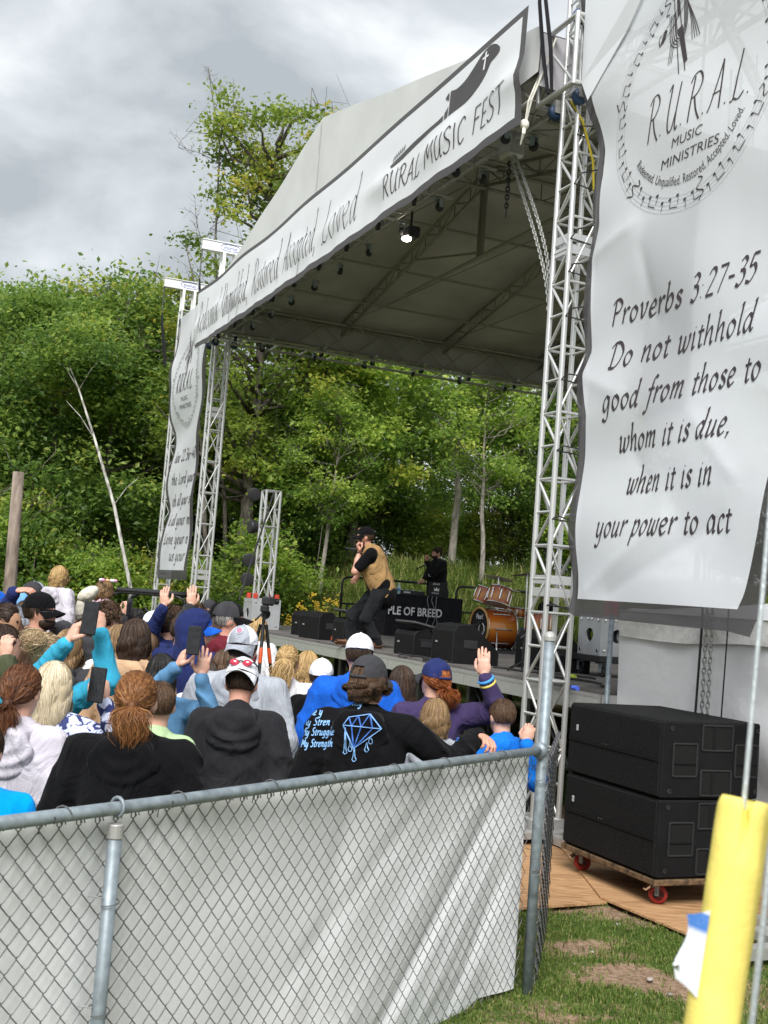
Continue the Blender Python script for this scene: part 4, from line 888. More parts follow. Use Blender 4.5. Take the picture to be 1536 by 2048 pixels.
# ------------------------------------------------------------------ plywood walkway
m, nt, b, o = nodes('plywood'); w1 = noise(nt, 3, 6, stretch=(1.2, 9, 1), dist=1.2); w2 = noise(nt, 9, 4)
nt.links.new(ramp(nt, w1, [(.3, (.23, .115, .05)), (.5, (.40, .225, .105)), (.72, (.52, .33, .17))]), b.inputs['Base Color']); b.inputs['Roughness'].default_value = .75; bump(nt, b, w1, .25, .004); PLYM = m
def sheet(poly, z, label):
    P = [A3(p[0], p[1], z) for p in poly]; c = sum(P)/len(P); n = len(P); mb = MB(); mb.prism([(p[0], p[1]) for p in P], (0, 0, z), (1, 0, 0), (0, 1, 0), (0, 0, .014)); o_ = mb.build('plywood_sheet', PLYM); return tag(o_, label, 'plywood', 'plywood sheets on the grass')
sheet(PA, .012, 'plywood sheet on the grass left of the subwoofer casters'); sheet(PB, .028, 'large plywood sheet under the subwoofer dolly')
PC = [S(.9, -.2, 0), S(-.6, -.15, 0), S(-.5, -1.6, 0), S(1.0, -1.5, 0)]
# ------------------------------------------------------------------ subwoofers on dolly
GRIL = None
m, nt, b, o = nodes('speaker_grille'); t_ = nt.nodes.new('ShaderNodeTexCoord'); vo = nt.nodes.new('ShaderNodeTexVoronoi'); vo.inputs['Scale'].default_value = 110; nt.links.new(t_.outputs['Object'], vo.inputs['Vector'])
nt.links.new(ramp(nt, vo.outputs['Distance'], [(.2, (.002, .002, .002)), (.55, (.013, .013, .014))]), b.inputs['Base Color']); b.inputs['Specular IOR Level'].default_value = .12; b.inputs['Roughness'].default_value = .7; bump(nt, b, vo.outputs['Distance'], .2, .002); GRIL = m
CAB = M('speaker_paint', (.006, .006, .0065), rough=.7, var=.25, vs_=12, bmp=.15, bs=400, bd=.001, spec=.18)
BC = A3(2.005, 7.86, 0); SW, SDp = 1.15, .84
def SB(a, t, z): return BC+FD*a+DD*t+ZZ*z           # a along front to the left, t depth
def sub(z0, h, label):
    e = empty('subwoofer', SB(SW/2, SDp/2, z0), label, 'subwoofer', 'stacked subwoofers')
    MB().box(SB(SW/2, SDp/2, z0+h/2), (SW, SDp, h-.006), RSP, bev=.012).build('cabinet', CAB, e)
    g = MB().box(SB(SW/2, -.004, z0+h/2), (SW-.03, .016, h-.035), RSP, bev=.005).build('grille', GRIL, e)
    MB().box(SB(SW/2, -.014, z0+h*.50), (SW-.05, .01, .03), RSP).build('grille_rib', CAB, g)
    MB().box(SB(SW-.13, -.017, z0+h*.66), (.026, .008, .045), RSP, bev=.003).build('badge', M('badge_silver', (.6, .6, .6), metal=.6, rough=.35), g)
    for q in (.55, .58): MB().lathe([(0, 0), (.006, 0), (.006, .004)], SB(SW*q, -.018, z0+h*.52), -DD, 8).build('screw', CHROME, g)
    for (t, fz, hor) in ((.46, .79, 1), (.19, .50, 0), (.72, .50, 0), (.46, .21, 1)):
        w_, h_ = (.26, .17) if hor else (.20, .22); zc = z0+h*fz; c = SB(-.002, t, zc)
        fr = MB()
        for dt, dz, sw, sh in ((0, h_/2, w_, .014), (0, -h_/2, w_, .014), (w_/2, 0, .014, h_), (-w_/2, 0, .014, h_)): fr.box(c+DD*dt+ZZ*dz, (.014, sw, sh), RSP, bev=.004)
        hp = fr.build('handle', M('handle_rim', (.014, .014, .015), rough=.55), e); tag(hp, kind='stuff')
        MB().box(c+FD*.003, (.006, w_-.012, h_-.012), RSP).build('recess_shade', M('recess_shade_black', (.002, .002, .002), rough=.9), hp)  # flat plate; the handle pocket's shade is put into its near-black colour
        if hor: MB().box(c-DD*.03, (.016, .022, h_-.01), RSP, bev=.005).build('grip', CAB, hp)
        else: MB().box(c-ZZ*.02, (.016, w_-.01, .024), RSP, bev=.005).build('grip', CAB, hp)
        # pocket has no modelled depth, only the dark plate
    for t, z in ((.07, .9), (.07, .1), (.81, .9), (.81, .1)): MB().lathe([(.018, 0), (.018, .004), (.012, .006), (.01, .002)], SB(0, t, z0+h*z), -FD, 14).build('fixing', BLKM, e)
    return e
sub(.235, .53, 'lower black subwoofer resting on the wooden dolly'); sub(.767, .53, 'upper black subwoofer on top of the stack')
e = empty('dolly', SB(SW/2, SDp/2, 0), 'scuffed black wooden dolly with red casters under the subwoofers', 'dolly')
DLY = M('dolly_scuffed', (.10, .06, .03), rough=.8, var=.85, vs_=18)
MB().box(SB(SW/2, SDp/2, .212), (SW+.02, SDp+.02, .04), RSP, bev=.006).build('board', DLY, e)
redr = M('caster_red', (.30, .025, .02), rough=.5)
for a in (.12, SW-.1):
    for t in (.12, SDp-.12):
        c = SB(a, t, .107); w = MB().lathe([(.02, -.022), (.055, -.022), (.065, -.008), (.065, .008), (.055, .022), (.02, .022)], c-ZZ*.0, DD*.5+FD*.85, 18).build('caster', redr, e, True)
        MB().lathe([(0, -.022), (.04, -.022), (.04, .022), (0, .022)], c, DD*.5+FD*.85, 14).build('hub', BLKM, w)
        MB().box(c+ZZ*.035-DD*.02, (.05, .03, .09), RSP @ rotz(.5), bev=.004).box(c+ZZ*.075, (.1, .09, .008), RSP).build('fork', GALV, w)
        MB().box(c+ZZ*.04-DD*.07+FD*.03, (.03, .05, .02), RSP @ rotx(.5), bev=.003).build('brake_lever', CHROME, w)
# ------------------------------------------------------------------ tent with white wall right of the stage
TW = M('tarp_white', (.80, .80, .81), rough=.6, var=.05, vs_=2, bmp=.35, bs=6, bd=.03); TWD = M('tarp_dirty', (.72, .71, .69), rough=.7, var=.14, vs_=22, bmp=.3, bs=10, bd=.02)
e = empty('canopy_tent', S(-2.5, 1.2, 0), 'white canopy tent with plain side wall right of the stage', 'tent')
def tw(a, z):   # a metres from the left edge
    u = -.60-float(np.interp(a, [0, .45, 5], [0, .38, 4.5])); v = float(np.interp(a, [0, .45, 5], [.31, .58, .82])); w_ = .018*math.sin(a*5+z*2)+.012*math.sin(a*11-z*3)
    if a > 1.0: w_ += .03*math.sin((a*.8+z*1.5)*6)*min(1, a-1)
    return S(u, v+w_, z)
V = []; na, nz = 50, 26
for i in range(na+1):
    for j in range(nz+1): V.append(tw(4.2*i/na, .02+1.93*j/nz))
new_obj('side_wall', mesh_from('side_wall', V, [(i*(nz+1)+j, (i+1)*(nz+1)+j, (i+1)*(nz+1)+j+1, i*(nz+1)+j+1) for i in range(na) for j in range(nz)]), TW, e, True)
V = []
for i in range(na+1):
    a = 4.2*i/na
    for j in range(5):
        z = 2.02-.05*j-.02*math.sin(a*3.3)*j/4; p = tw(a, 1.9)-DD*(.03+.015*math.sin(a*7+j))-FD*.05; V.append(A3(p[0], p[1], z))
new_obj('valance', mesh_from('valance', V, [(i*5+j, (i+1)*5+j, (i+1)*5+j+1, i*5+j+1) for i in range(na) for j in range(4)]), TWD, e, True)
V = []
for i in range(15):
    for j in range(8): V.append(S(-.60-float(np.interp(4.2*i/14, [0, .45, 5], [0, .38, 4.5])), float(np.interp(4.2*i/14, [0, .45, 5], [.25, .52, .76]))+3.0*j/7, 2.03+.75*math.sin(pi*.5*j/7)*(1-abs(i-7)/9)))
new_obj('canopy', mesh_from('canopy', V, [(i*8+j, (i+1)*8+j, (i+1)*8+j+1, i*8+j+1) for i in range(14) for j in range(7)]), TW, e, True)
for a in (.16, 4.1): MB().cyl(S(-.61 if a < 1 else -4.4, .22 if a < 1 else 1.05, 0), S(-.61 if a < 1 else -4.4, .22 if a < 1 else 1.05, 2.0), .022).build('pole', GALV, e, True)
# hanging chains and cables in front of the wall
for px_, nm, lb in ((1400, 'c', 'thick black cable hanging left of the chains before the tent wall'), (1452, 'c', 'thin black cable hanging right of the chains before the tent wall')):
    u, z = onv(px_, 1300, .53); o_ = MB().tube([S(u+.01*math.sin(k), .53+.012*math.sin(k*2), 6.5-.65*k) for k in range(11)], .010 if px_ < 1420 else .006, 6).build('cable', RUBBER); tag(o_, lb, 'cable')
for px_, lb in ((1410, 'left one of two steel chains hanging before the tent wall'), (1421, 'right one of two steel chains hanging before the tent wall')):
    u, z = onv(px_, 1300, .53); o_ = chain_mb([S(u, .53, 6.4), S(u, .53, .3)], .06, .0055, .014).build('hanging_chain', M('chain_zinc', (.4, .4, .38))); tag(o_, lb, 'chain')
# ------------------------------------------------------------------ chain link fence
FA = atz(0, 1645, 1.25); FB_ = atz(1085, 1500, 1.25); fdir = (FB_-FA); fdir[2] = 0; FLn = np.linalg.norm(fdir); fdir /= FLn; fnor = A3(fdir[1], -fdir[0], 0)
def FP(s, n_, z): return A3(FB_[0], FB_[1], 0)-fdir*s+fnor*n_+ZZ*z
FE = empty('chain_link_fence', FP(1.5, 0, 0), 'galvanised chain link fence across the foreground', 'fence')
MB().tube([FP(-.02, 0, 1.25), FP(1.2, 0, 1.25), FP(2.6, 0, 1.245), FP(4.2, 0, 1.25)], .021, 14).build('top_rail', GALV, FE, True)
p_ = MB().tube([FP(2.9, 0, -.05), FP(2.9, 0, 1.19)], .0225, 14).build('line_post', GALV, FE, True)
MB().lathe([(.0255, 0), (.0255, .04), (.0235, .043), (.0, .044)], FP(2.9, 0, 1.155), ZZ, 16).build('post_cap', ALUD, p_)
MB().tube([FP(2.9+.0, .029*math.cos(t), 1.25+.029*math.sin(t)) for t in np.linspace(-2.2, pi+2.2, 16)], .006, 6).build('rail_loop', GALV, p_, True)
tz = float(aty(1100, 1268, FB_[1])[2])
p_ = MB().tube([FP(0, 0, -.05), FP(0, 0, tz)], .0275, 16).build('corner_post', GALV, FE, True)
MB().lathe([(.032, -.035), (.032, -.012), (.03, -.008), (.028, .0), (.014, .012), (0, .014)], FP(0, 0, tz), ZZ, 16).build('post_cap', ALUD, p_)
MB().lathe([(.04, -.02), (.042, 0), (.04, .02)], FP(.03, 0, 1.25), -fdir, 14).build('rail_end_cup', GALV, p_, True)
ww, hh, zlo, zhi = .0372, .0405, .03, 1.20; nk = int((zhi-zlo)/hh)
def wire_mesh(par):
    P = []
    for k in range(nk+1):
        side = (k+par) % 2; z = zhi-k*hh; x = ww*side; bx = (1 if side else -1)
        P += [A3(x-bx*.006, .0032*(1 if side else -1), z+.007), A3(x+bx*.0025, 0, z), A3(x-bx*.006, -.0032*(1 if side else -1), z-.007)]
    P = [A3(P[0][0]-.008, .012, zhi+.012), A3(P[0][0]-.004, .008, zhi+.032), A3(P[0][0]+.004, .002, zhi+.035)]+P
    mb = MB().tube(P, .0021, 4); me = mb.mesh('wire', [STEEL]); me.polygons.foreach_set('use_smooth', [True]*len(me.polygons)); return me
WM_ = [wire_mesh(0), wire_mesh(1)]
for i in range(106):
    o_ = bpy.data.objects.new('wire', WM_[i % 2]); COL.objects.link(o_); c = FP(.045+i*ww, -.034, 0); a = -fdir; n_ = fnor; j = .0022*math.sin(i*1.7)
    o_.matrix_basis = Matrix(((a[0], n_[0], 0, c[0]), (a[1], n_[1], 0, c[1]), (0, 0, 1, .006*math.sin(i*.31)), (0, 0, 0, 1))); adopt(o_, FE)
gdir = A3(.195, .98, 0); gdir /= np.linalg.norm(gdir); gn = A3(gdir[1], -gdir[0], 0)
for i in range(40):
    o_ = bpy.data.objects.new('wire', WM_[i % 2]); COL.objects.link(o_); c = A3(FB_[0], FB_[1], 0)+gdir*(.02+i*ww*.8)+gn*(.036+.008*math.sin(i*2.1)); a = gdir
    o_.matrix_basis = Matrix(((a[0], gn[0], 0, c[0]), (a[1], gn[1], 0, c[1]), (0, 0, 1, .0), (0, 0, 0, 1))); adopt(o_, FE)
for i in range(14): # loose wire ends at the corner
    a0 = random.uniform(0, 6); z = random.uniform(1.0, 1.24) if i < 9 else random.uniform(.1, 1); MB().tube([FP(0, 0, z)+A3(math.cos(a0+k*.5)*(.036+.004*k), math.sin(a0+k*.5)*(.036+.004*k), .008*k) for k in range(6)], .0018, 4).build('tie_wire', STEEL, FE)
for s in (.42, .95, 1.35, 1.8, 2.15, 2.62, 3.1, 3.4):
    r0 = .0245; MB().tube([FP(s+.01*t, r0*math.cos(t), 1.25+r0*math.sin(t)) for t in np.linspace(0, 2*pi, 12)]+[FP(s+.07, -.03, 1.225), FP(s+.07, -.034, 1.19)], .0022, 5).build('tie_wire', STEEL, FE)
for z in (.62, .95): MB().tube([FP(2.9+.03*math.cos(t)*1.05, .031*math.sin(t)*1.05, z+.004*t) for t in np.linspace(0, 2*pi, 14)]+[FP(2.96, -.03, z+.03)], .002, 5).build('tie_wire', STEEL, FE)
# white tarp zip tied behind the mesh
m, nt, b, o = nodes('fence_tarp'); 
base = ramp(nt, noise(nt, 2.2, 6, dist=.4), [(.28, (.70, .71, .71)), (.5, (.80, .81, .82)), (.75, (.85, .86, .87))]); nt.links.new(base, b.inputs['Base Color']); b.inputs['Roughness'].default_value = .45; bump(nt, b, noise(nt, 18, 3), .08, .01); FTM = m
def crease(s, z, s0, z0, s1, z1, w, amp):
    d = np.array([s1-s0, z1-z0]); L = np.hypot(*d); d /= L; n_ = np.array([-d[1], d[0]]); q = np.stack([s-s0, z-z0], -1); t = q@n_; l = q@d; return amp*np.exp(-(t/w)**2)*sst(-.05, .15, l)*sst(L+.1, L-.15, l)
SGr, ZGr = np.meshgrid(np.linspace(.055, 4.0, 200), np.linspace(0, 1, 70), indexing='ij')
bot = np.where(SGr < .42, .035+.0*SGr, 0)+sst(.33, .62, SGr)*(-.06); ztop = 1.232+.004*np.sin(SGr*9); ZGr2 = .045*sst(.5, .3, SGr)+(-.03)*sst(.3, .55, SGr)+(ztop)*ZGr*(1) ; ZGr2 = (.045*sst(.55, .33, SGr)-.02*sst(.33, .55, SGr))*(1-ZGr)+ztop*ZGr
N_ = -.052-.02*sst(0, .3, 1-ZGr)+crease(SGr, ZGr2, .1, 1.2, 1.35, .0, .05, -.034)+crease(SGr, ZGr2, .35, 1.2, 1.7, .05, .09, .012)+crease(SGr, ZGr2, .12, .95, .95, 0, .05, .012)+crease(SGr, ZGr2, .1, .75, .62, .05, .05, -.02)+crease(SGr, ZGr2, .75, 1.25, 1.9, .45, .06, -.011)+crease(SGr, ZGr2, 1.5, 1.25, 1.75, .2, .08, -.012)
N_ = N_-.010*np.sin(SGr*3.1+ZGr2*2)-.004*np.sin(SGr*9+ZGr2*6)-.02*sst(.25, .0, ZGr2)
N_ = np.minimum(N_, -.042); N_ = N_*(1-.9*sst(.35, .06, SGr))-.044*.9*sst(.35, .06, SGr)
V = (A3(FB_[0], FB_[1], 0)-fdir*SGr[..., None]+fnor*N_[..., None]+ZZ*ZGr2[..., None]).reshape(-1, 3)
idt = np.arange(200*70).reshape(200, 70)
TP = new_obj('fence_tarp', mesh_from('fence_tarp', V, np.stack([idt[:-1, :-1], idt[1:, :-1], idt[1:, 1:], idt[:-1, 1:]], -1).reshape(-1, 4)), FTM, None, True); tag(TP, 'white vinyl tarp hung behind the chain link mesh', 'tarp')
# ------------------------------------------------------------------ guy wire with yellow foam tube
G0 = aty(1412, 2130, 1.33); G1 = aty(1484, 1650, 1.36); G2 = aty(1552, 880, 1.40); gd = (G1-G0)/np.linalg.norm(G1-G0)
TOPG = G1+(G2-G1)*3.2
o_ = MB().tube([A3(G0[0]-.02, G0[1]-.03, -.05), G0, G1, G2, TOPG], .0032, 8).build('guy_wire', M('wire_rope', (.52, .56, .58), rough=.4, metal=.5, bmp=.5, bs=400, stretch=(1, 1, .3)), None, True); tag(o_, 'grey steel guy wire rising from the yellow foam tube', 'guy wire')
o_ = MB().tube([A3(.40, 1.25, 0), aty(1502, 2060, 1.28), aty(1531, 1800, 1.30), aty(1620, 1000, 1.34)], .004, 8).build('guy_wire', M('wire_rope', (.52, .56, .58)), None, True); tag(o_, 'grey guy wire at the lower right corner beside the foam tube', 'guy wire')
FOAM = M('foam_yellow', (.80, .66, .17), rough=.9, var=.16, vs_=14, bmp=.35, bs=140, bd=.003, spec=.15)
fe = empty('foam_tube', A3(*G0), 'yellow foam pool noodle sleeved over the guy wire', 'foam tube')
a_, b_, d_ = frame_of(gd, (0, -1, 0)); L0 = np.linalg.norm(G1-G0)+.03; nn, rows = 72, 60; V = []
vis = (CAM-G1); vis -= gd*(vis@gd); va = math.atan2(vis@b_, vis@a_); TWS = 1 if (math.cos(va+.5)*a_+math.sin(va+.5)*b_)@_rt > (math.cos(va-.5)*a_+math.sin(va-.5)*b_)@_rt else -1
vn = va+TWS*.12       # angle of the slit at the top
for i in range(rows+1):
    t = i/rows
    for k in range(nn):
        th = 2*pi*k/nn; dth = (th-vn+pi) % (2*pi)-pi; nt_ = math.exp(-(dth/.13)**2); s_ = L0*t-(.055*nt_)*max(0, (t-.75)/.25); rr = .0305*(1+.010*math.sin(t*9+th)+.006*math.sin(t*31+2*th))*(1-.13*max(0, (t-.955)/.045)**2)*(1-.22*nt_*max(0, (t-.7)/.3)**2); V.append(G0+gd*s_+rr*(math.cos(th)*a_+math.sin(th)*b_))
for k in range(nn):
    th = 2*pi*k/nn; V.append(G0+gd*(L0-.012)+.008*(math.cos(th)*a_+math.sin(th)*b_))
f = [(i*nn+k, i*nn+(k+1) % nn, (i+1)*nn+(k+1) % nn, (i+1)*nn+k) for i in range(rows+1) for k in range(nn)]+[tuple(range(nn))[::-1]]
new_obj('foam', mesh_from('foam', V, f), FOAM, fe, True)
def onfoam(th, s_, r=.0325): return G0+gd*s_+r*(math.cos(va+th)*a_+math.sin(va+th)*b_)
s0 = .085*0+np.dot(aty(1400, 1905, 1.33)-G0, gd)
V = []; sgn = 1 if (onfoam(.5, s0)-onfoam(-.5, s0))@_rt < 0 else -1
for i in range(11):
    for j in range(7):
        t = i/10; q = j/6; th = sgn*(.62+.78*q); s_ = s0-.042+.084*t; V.append(onfoam(th, s_+.012*(q-.5)*(1 if t < .3 else -1), .0325+.0015+.013*(q**3)*(1+.4*math.sin(t*6))))
STK = nodes('tag_paper'); m, nt, b, o = STK; tcn = nt.nodes.new('ShaderNodeTexCoord'); sp = nt.nodes.new('ShaderNodeSeparateXYZ'); nt.links.new(tcn.outputs['Generated'], sp.inputs[0])
cc = ramp(nt, sp.outputs[2], [(.0, (.78, .8, .84)), (.70, (.78, .8, .84)), (.76, (.07, .22, .62)), (.93, (.07, .22, .62)), (.95, (.75, .78, .82))]); nz_ = noise(nt, 160, 3, stretch=(1, 1, 3)); mxx = nt.nodes.new('ShaderNodeMix'); mxx.data_type = 'RGBA'; nt.links.new(ramp(nt, nz_, [(.55, (0, 0, 0)), (.62, (.45, .45, .45))]), mxx.inputs[0]); nt.links.new(cc, mxx.inputs[6]); mxx.inputs[7].default_value = (.35, .42, .66, 1); nt.links.new(mxx.outputs[2], b.inputs['Base Color']); b.inputs['Roughness'].default_value = .35
new_obj('paper_label', mesh_from('paper_label', V, [(i*7+j, i*7+j+1, (i+1)*7+j+1, (i+1)*7+j) for i in range(10) for j in range(6)]), m, fe, True)
# stones on the dirt
r = np.random.default_rng(21); STM = M('stone', (.30, .27, .25), rough=.9, var=.3)
for i2, (x, y) in enumerate(sorted([(1185, 1905), (1300, 1960), (1270, 1990), (1150, 1930), (1340, 1990), (1235, 1850), (1130, 2000), (1400, 1960), (1220, 2010)])):
    p = atz(x, y, 0); sz = r.uniform(.012, .03)
    mb = MB().ell(p+ZZ*.004, (sz, sz*.75, sz*.45), rotz(r.uniform(0, 3)), 9, 6); mb.v[0] += r.normal(size=mb.v[0].shape)*sz*.07; tag(mb.build('stone', STM, None, True), ORD[i2]+' pebble from the left on the bare dirt by the fence', 'stone', 'pebbles on the dirt')
# wooden pole at the far left
pb = aty(12, 1250, 20); pt = aty(37, 944, 20)
o_ = MB().tube([A3(pb[0], pb[1], 0), A3(pb[0], pb[1], 1.8), pt], [.115, .11, .095], 14).build('wooden_pole', bark('pole_wood', (.10, .075, .06), (.27, .215, .175), 9), None, True); tag(o_, 'weathered wooden pole at the far left behind the crowd', 'pole')
# ------------------------------------------------------------------ utility vehicle
ux, uy = aty(312, 1200, 23)[:2]; RU = rotz(math.radians(-8))
UV = empty('utility_vehicle', (ux, uy, 0), 'black open utility vehicle with roof parked behind the left towers', 'vehicle')
def UP(x, y, z): return A3(ux, uy, 0)+RU @ A3(x, y, z)
VB = M('vehicle_black', (.02, .021, .022), rough=.35, var=.2)
def ub(n_, c, s_, mat=VB, bev=.04): return MB().box(UP(*c), s_, RU, bev=bev).build(n_, mat, UV)
ub('body', (0, 0, .62), (2.7, 1.4, .42)); ub('hood', (-1.05, 0, .92), (.75, 1.3, .28)); ub('cargo_bed', (1.0, 0, .98), (.9, 1.4, .36)); ub('roof', (.1, 0, 1.80), (1.45, 1.35, .10)); ub('seat', (.15, -.3, 1.0), (.45, .5, .25)); ub('seat', (.15, .3, 1.0), (.45, .5, .25)); ub('seat_back', (.4, -.3, 1.3), (.14, .48, .6)); ub('seat_back', (.4, .3, 1.3), (.14, .48, .6))
for sy in (-1, 1):
    MB().tube([UP(-1.05, sy*.62, 1.03), UP(-.72, sy*.62, 1.68), UP(-.5, sy*.62, 1.76), UP(.6, sy*.62, 1.76), UP(.78, sy*.62, 1.70), UP(.85, sy*.62, 1.0)], .035, 8).build('roll_cage', BLKM, UV, True)
    rod('grab_bar', UP(.0, sy*.64, 1.5), UP(.5, sy*.64, 1.0), .025, BLKM, UV)
    for x in (-.95, .95):
        w = MB().lathe([(.12, -.11), (.30, -.11), (.33, -.05), (.33, .05), (.30, .11), (.12, .11)], UP(x, sy*.62, .33), RU @ A3(0, 1, 0), 20).build('wheel', RUBBER, UV, True); MB().lathe([(0, -.1), (.17, -.1), (.17, .1), (0, .1)], UP(x, sy*.62, .33), RU @ A3(0, 1, 0), 14).build('rim', ALUD, w)
MB().lathe([(.0, -.01), (.16, -.01), (.16, .01), (.0, .01)], UP(-.45, -.3, 1.28), RU @ A3(.8, 0, .5), 18).build('steering_wheel', RUBBER, UV)
# ------------------------------------------------------------------ stage equipment
CLB = cloth('speaker_black', (.016, .016, .018))
def wedge(u, v, rot, label, w=.62, d=.5, h=.42, cover=False):
    w, d, h = w*.9, d*.9, h*.86
    R = RSP @ rotz(rot); e = empty('floor_monitor', S(u, v, DZ), label, 'monitor speaker', 'floor monitors along the stage front')
    P = lambda x, y, z: S(u, v, DZ)+R @ A3(x, y, z)
    prof = [(-d/2, 0), (d/2, 0), (d/2, h*.32), (-d*.08, h), (-d*.42, h*.95), (-d/2, h*.8)]
    mb = MB(); o0 = P(-w/2, 0, 0); mb.prism(prof, o0, R @ A3(0, 1, 0), ZZ, R @ A3(w, 0, 0)); c = mb.build('cabinet', CAB, e)
    mb = MB(); g0 = P(-w/2+.03, 0, 0); mb.prism([(d*.48, h*.36), (d*.5, h*.37), (-d*.07, h*1.01), (-d*.09, h*.98)], g0, R @ A3(0, 1, 0), ZZ, R @ A3(w-.06, 0, 0)); mb.build('grille', GRIL, e)
    for sx in (-1, 1):
        MB().box(P(sx*w/2, -d*.12, h*.5), (.012, .16, .09), R, bev=.004).build('side_handle', BLACK, e)
    MB().box(P(-w*.3, -d*.505, h*.5), (.05, .006, .02), R).build('badge', ALUD, e)
    for sx in (-1, 1): MB().tube([P(sx*(w/2), -d/2, .01), P(sx*(w/2), -d/2, h*.8), P(sx*w/2, -d*.42, h*.95), P(sx*w/2, -d*.08, h)], .006, 5).build('edge_trim', BLKM, e)
    if cover: MB().box(P(0, -.02, h+.05), (w*1.02, d*1.0, .03), R @ rotx(-.18), bev=.01).build('flap_cover', M('flap_grey', (.05, .05, .056), rough=.7), e); MB().box(P(0, -.0, h*.62), (w*1.03, d*.9, h*.3), R, bev=.04).build('cloth_cover', CLB, e)
    return e
wedge(7.05, .55, .12, 'floor monitor at the left end of the stage front, beside the orange cable', .70, .55, .46)
wedge(8.0, .75, .2, 'dark cloth draped floor monitor furthest left on the stage', .7, .5, .44)
wedge(5.95, .60, -.1, 'cloth covered floor monitor left of the performer', .62, .55, .42, True)
wedge(3.75, .55, .05, 'floor monitor with flat grey flap right of the performer', .55, .5, .36, True)
wedge(2.75, .62, -.1, 'largest floor monitor at the stage centre behind the raised hand', .72, .6, .5)
_w = atz(1056, 1338, DZ)-ORG; wedge(float(_w@FD), float(_w@DD)+.3, 0, 'floor monitor behind the right front tower', .75, .6, .5)
org = M('cable_orange', (.55, .09, .04), rough=.6)
r = np.random.default_rng(4); P = [S(6.45+.12*math.cos(t)*(1+.3*math.sin(t*1.7)), .55+.1*math.sin(t), DZ+.015+.006*t/3) for t in np.linspace(0, 25, 90)]
tag(MB().tube(P, .007, 5).build('cable_coil', org, None, True), 'coiled orange extension cable on the stage edge', 'cable')
for i, (a, b_, lb) in enumerate(((S(3.4, .3, DZ+.012), S(2.4, .27, DZ+.012), 'black cable loop at the stage edge below the flap monitor'), (S(2.0, .5, DZ+.012), S(.9, 1.2, DZ+.012), 'black cable snaking across the deck behind the raised hand'), (S(1.6, .8, DZ+.012), S(-.2, .6, DZ+.012), 'black cable on the deck behind the right tower'))):
    P = [a+(b_-a)*t+DD*.09*math.sin(t*9+i)+FD*.05*math.sin(t*14) for t in np.linspace(0, 1, 30)]; tag(MB().tube(P, .011, 5).build('stage_cable', RUBBER, None, True), lb, 'cable')
P = [S(3.5, .25, DZ+.02)+FD*(.18*math.cos(t)*(1-.02*t))+DD*(.07*math.sin(t))-ZZ*(.02 if math.sin(t) > 0 else -.0) for t in np.linspace(0, 16, 60)]; tag(MB().tube(P, .009, 5).build('cable_coil', RUBBER, None, True), 'coiled black cable at the stage edge below the performer', 'cable')
def block(u, v, z, s, label, cast=True):
    e = empty('corner_block', S(u, v, z), label, 'truss block', 'grey truss corner blocks'); G = M('block_grey', (.40, .41, .42), rough=.5, metal=.25, var=.1)
    z0 = z+(.22 if cast else 0); mb = MB()
    # shell with round hole on front and side faces
    def face(o, a, b, n_):
        t = np.linspace(0, 2*pi, 33)[:-1]; C = np.array([o+a*.5*s+b*.5*s+(a*math.cos(q)+b*math.sin(q))*s*.17 for q in t]); k = []
        for q in t:
            m_ = max(abs(math.cos(q)), abs(math.sin(q))); k.append(o+a*s*(.5+.5*math.cos(q)/m_)+b*s*(.5+.5*math.sin(q)/m_))
        V = np.vstack([C, np.array(k)]); n0 = len(t); mb.add(V, [(i, (i+1) % n0, n0+(i+1) % n0, n0+i) for i in range(n0)])
        mb.add(np.vstack([C, C-n_*.02]), [(i, (i+1) % n0, n0+(i+1) % n0, n0+i) for i in range(n0)])
    o0 = S(u, v, z0); A_, B_ = -FD, DD
    face(o0-A_*s/2-B_*s/2, A_, ZZ, -DD); face(o0+A_*s/2-B_*s/2, B_, ZZ, -FD); face(o0-A_*s/2-B_*s/2, B_, ZZ, FD); face(o0-A_*s/2+B_*s/2, A_, ZZ, DD)
    mb.add([o0+A_*x*s/2+B_*y*s/2+ZZ*s for x, y in ((-1, -1), (1, -1), (1, 1), (-1, 1))], [(0, 1, 2, 3)]); mb.build('shell', G, e)
    for f_ in range(2):
        for x, zz_ in ((.12, .12), (.88, .12), (.12, .88), (.88, .88), (.42, .9), (.58, .9)):
            p = (o0-A_*s/2-B_*s/2+A_*s*x+ZZ*s*zz_-DD*.004) if f_ == 0 else (o0+A_*s/2-B_*s/2+B_*s*x+ZZ*s*zz_-FD*.004); MB().lathe([(0, .004), (.016, .003), (.018, 0)], p, -DD if f_ == 0 else -FD, 10).build('bolt', CHROME, e)
    if cast:
        MB().box(S(u, v, z+.185), (s*1.5, s*1.3, .07), RSP, bev=.01).build('dolly_board', BLACK, e)
        for a in (-1, 1):
            for b2 in (-1, 1): caster(S(u+a*s*.5, v+b2*s*.4, z+.16), .5, e, 1.0)
    return e
_w = atz(1207, 1352, DZ)-ORG; BU_, BV_ = float(_w@FD), float(_w@DD)
block(BU_, BV_, DZ, .42, 'grey aluminium corner block on a black dolly behind the right tower')
_lp = aty(522, 1236, 19.6)-ORG; LU, LV = float(_lp@FD), float(_lp@DD)
block(LU, LV, DZ, .50, 'grey aluminium base block under the short light tower', False)
e = empty('light_tower', S(LU, LV, DZ+.5), 'short aluminium truss carrying round stage lights left of the monitors', 'truss tower'); lattice(e, S(LU, LV, DZ+.5), S(LU, LV, DZ+2.35), FD, DD, .25, r=.023, pitch=.31)
for a in (-1, 1):
    for b2 in (-1, 1): MB().box(S(LU+a*.19, LV+b2*.19, DZ+.545), (.09, .06, .09), RSP, bev=.01).build('clamp', RED, e)
